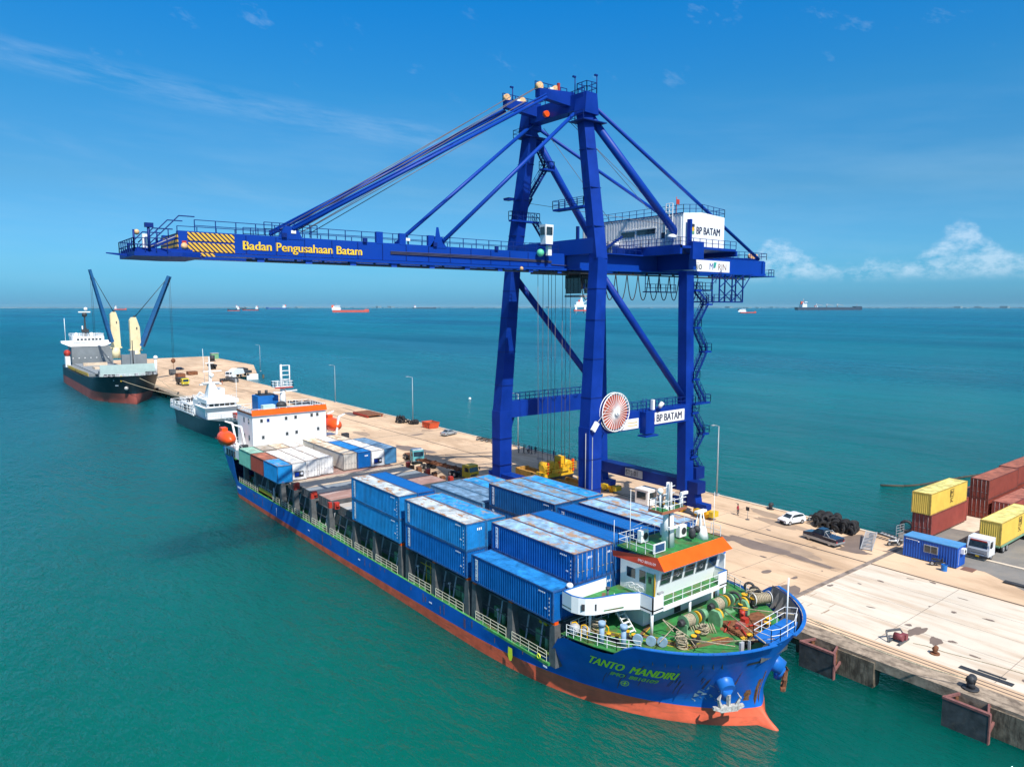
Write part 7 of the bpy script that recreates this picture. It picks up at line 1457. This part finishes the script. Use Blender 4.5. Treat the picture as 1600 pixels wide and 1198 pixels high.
far_ship(3178, 8622, 250, 17, rr_+math.pi, fb, fb, 'blue hulled ship with bright white house, between the pair and the red tanker')
far_ship(2900, 9050, 130, 15, rr_, MATS['slate_panel'], MATS['slate_panel'], 'greyish ship with tall masts beside the blue hulled one', cranes=5)
far_ship(5400, 8850, 330, 15, rr_, fd_, fd_, 'dark low tanker with small white house at its left end and deck masts', cranes=6, whouse=.08)
far_ship(3000, 1996, 75, 7, rr_, tr, fd_, 'small white tug right of the crane', 'tug', whouse=.5, name='tug_boat')
far_ship(6277, 3345, 590, 25, rr_, fd_, fd_, 'very long dark tanker at the right, house at its left end', 'tanker', name='anchored_tanker', whouse=.07, cranes=3)
far_ship(1171, 6726, 100, 13, rr_, tr, fd_, 'small reddish ship seen behind the left crane of the freighter')
rg = local(thing('drilling_rig', 'red and white rig seen between the crane legs', 'rig', (2500, 2620, 0), rr_)); q = MB().use(white_c)
for x in (-22, 22):
    for y in (-15, 15): q.tube((x, y, -2), (x, y, 30), 5, n=10)
q.box(-30, 30, -20, 20, 30, 42); q.box(-20, 16, -15, 10, 42, 56); q.build('platform', rg); q = MB().use(tr); q.box(-32, 32, -22, 22, 10, 17); q.box(-10, -2, -10, 0, 56, 66); q.build('pontoon', rg); q = MB().use(white_c); q.beam((6, 0, 56), (6, 0, 92), 12, 12, 3, 3); q.beam((20, 0, 50), (34, 0, 66), 2, 2); q.build('derrick', rg)
far_ship(9600, 5200, 260, 14, rr_, fd_, fd_, 'faint ship on the horizon past the long tanker')
# far shore: low islands and towers under haze
sh = mat('far_shore', (.20, .27, .30), .9, var=.15, vs=.002)
q = MB().use(sh); rr = random.Random(3)
for i in range(420):
    a = R(38.28)+rr.uniform(-.72, .72); d = rr.uniform(14500, 17000)
    if rr.random() < .45+.35*math.sin(a*9): continue
    x, y = d*math.sin(a), d*math.cos(a); w = rr.uniform(15, 60); h = rr.uniform(4, 14) if rr.random() < .9 else rr.uniform(14, 40); q.box(x-w, x+w, y-w, y+w, 0, h)
o = q.build('far_shore_buildings'); o['kind'] = 'stuff'
q = MB().use(sh)
for i in range(60):
    a = R(38.28)-.75+i*.025; d = 17500; x, y = d*math.sin(a), d*math.cos(a); q.prism([(x+700*math.cos(t*.785), y+700*math.sin(t*.785)) for t in range(8)], 0, 8+9*rr.random())
struct(q.build('far_hills'))
# floating boom
q = MB().use(mat('boom_float', (.06, .055, .04), .8)); P = [Vector((137.6, 61.6, .1)), Vector((140.5, 58.6, .1)), Vector((143.6, 57.2, .1)), Vector((147.7, 56.3, .1)), Vector((152, 55.5, .1)), Vector((156, 54.8, .1)), Vector((161, 53.6, .1)), Vector((168, 51, .1))]
for i, (a, b) in enumerate(zip(P, P[1:])): q.tube(a, b, .22, .22, n=8)
tag(q.build('floating_barrier'), 'dark floating barrier curving across the water behind the brown containers', 'floating barrier')
q = MB().use(white_c); q.ball((150, 215, .2), .5, 10, 6); tag(q.build('buoy'), 'tiny white buoy alone on the sea right of the aft mast', 'buoy')
# ---------------------------------------------------------------- haze
if HAZE:
    q = MB(); q.box(-40500, 40500, -40500, 40500, -1, 100); h = q.build('haze'); m = bpy.data.materials.new('haze'); m.use_nodes = True; t = m.node_tree; t.nodes.clear()
    v = t.nodes.new('ShaderNodeVolumePrincipled'); v.inputs['Color'].default_value = (.50, .88, 1, 1); v.inputs['Density'].default_value = HAZE; v.inputs['Anisotropy'].default_value = .1; oo = t.nodes.new('ShaderNodeOutputMaterial'); t.links.new(v.outputs[0], oo.inputs['Volume']); h.data.materials.append(m); h['kind'] = 'stuff'
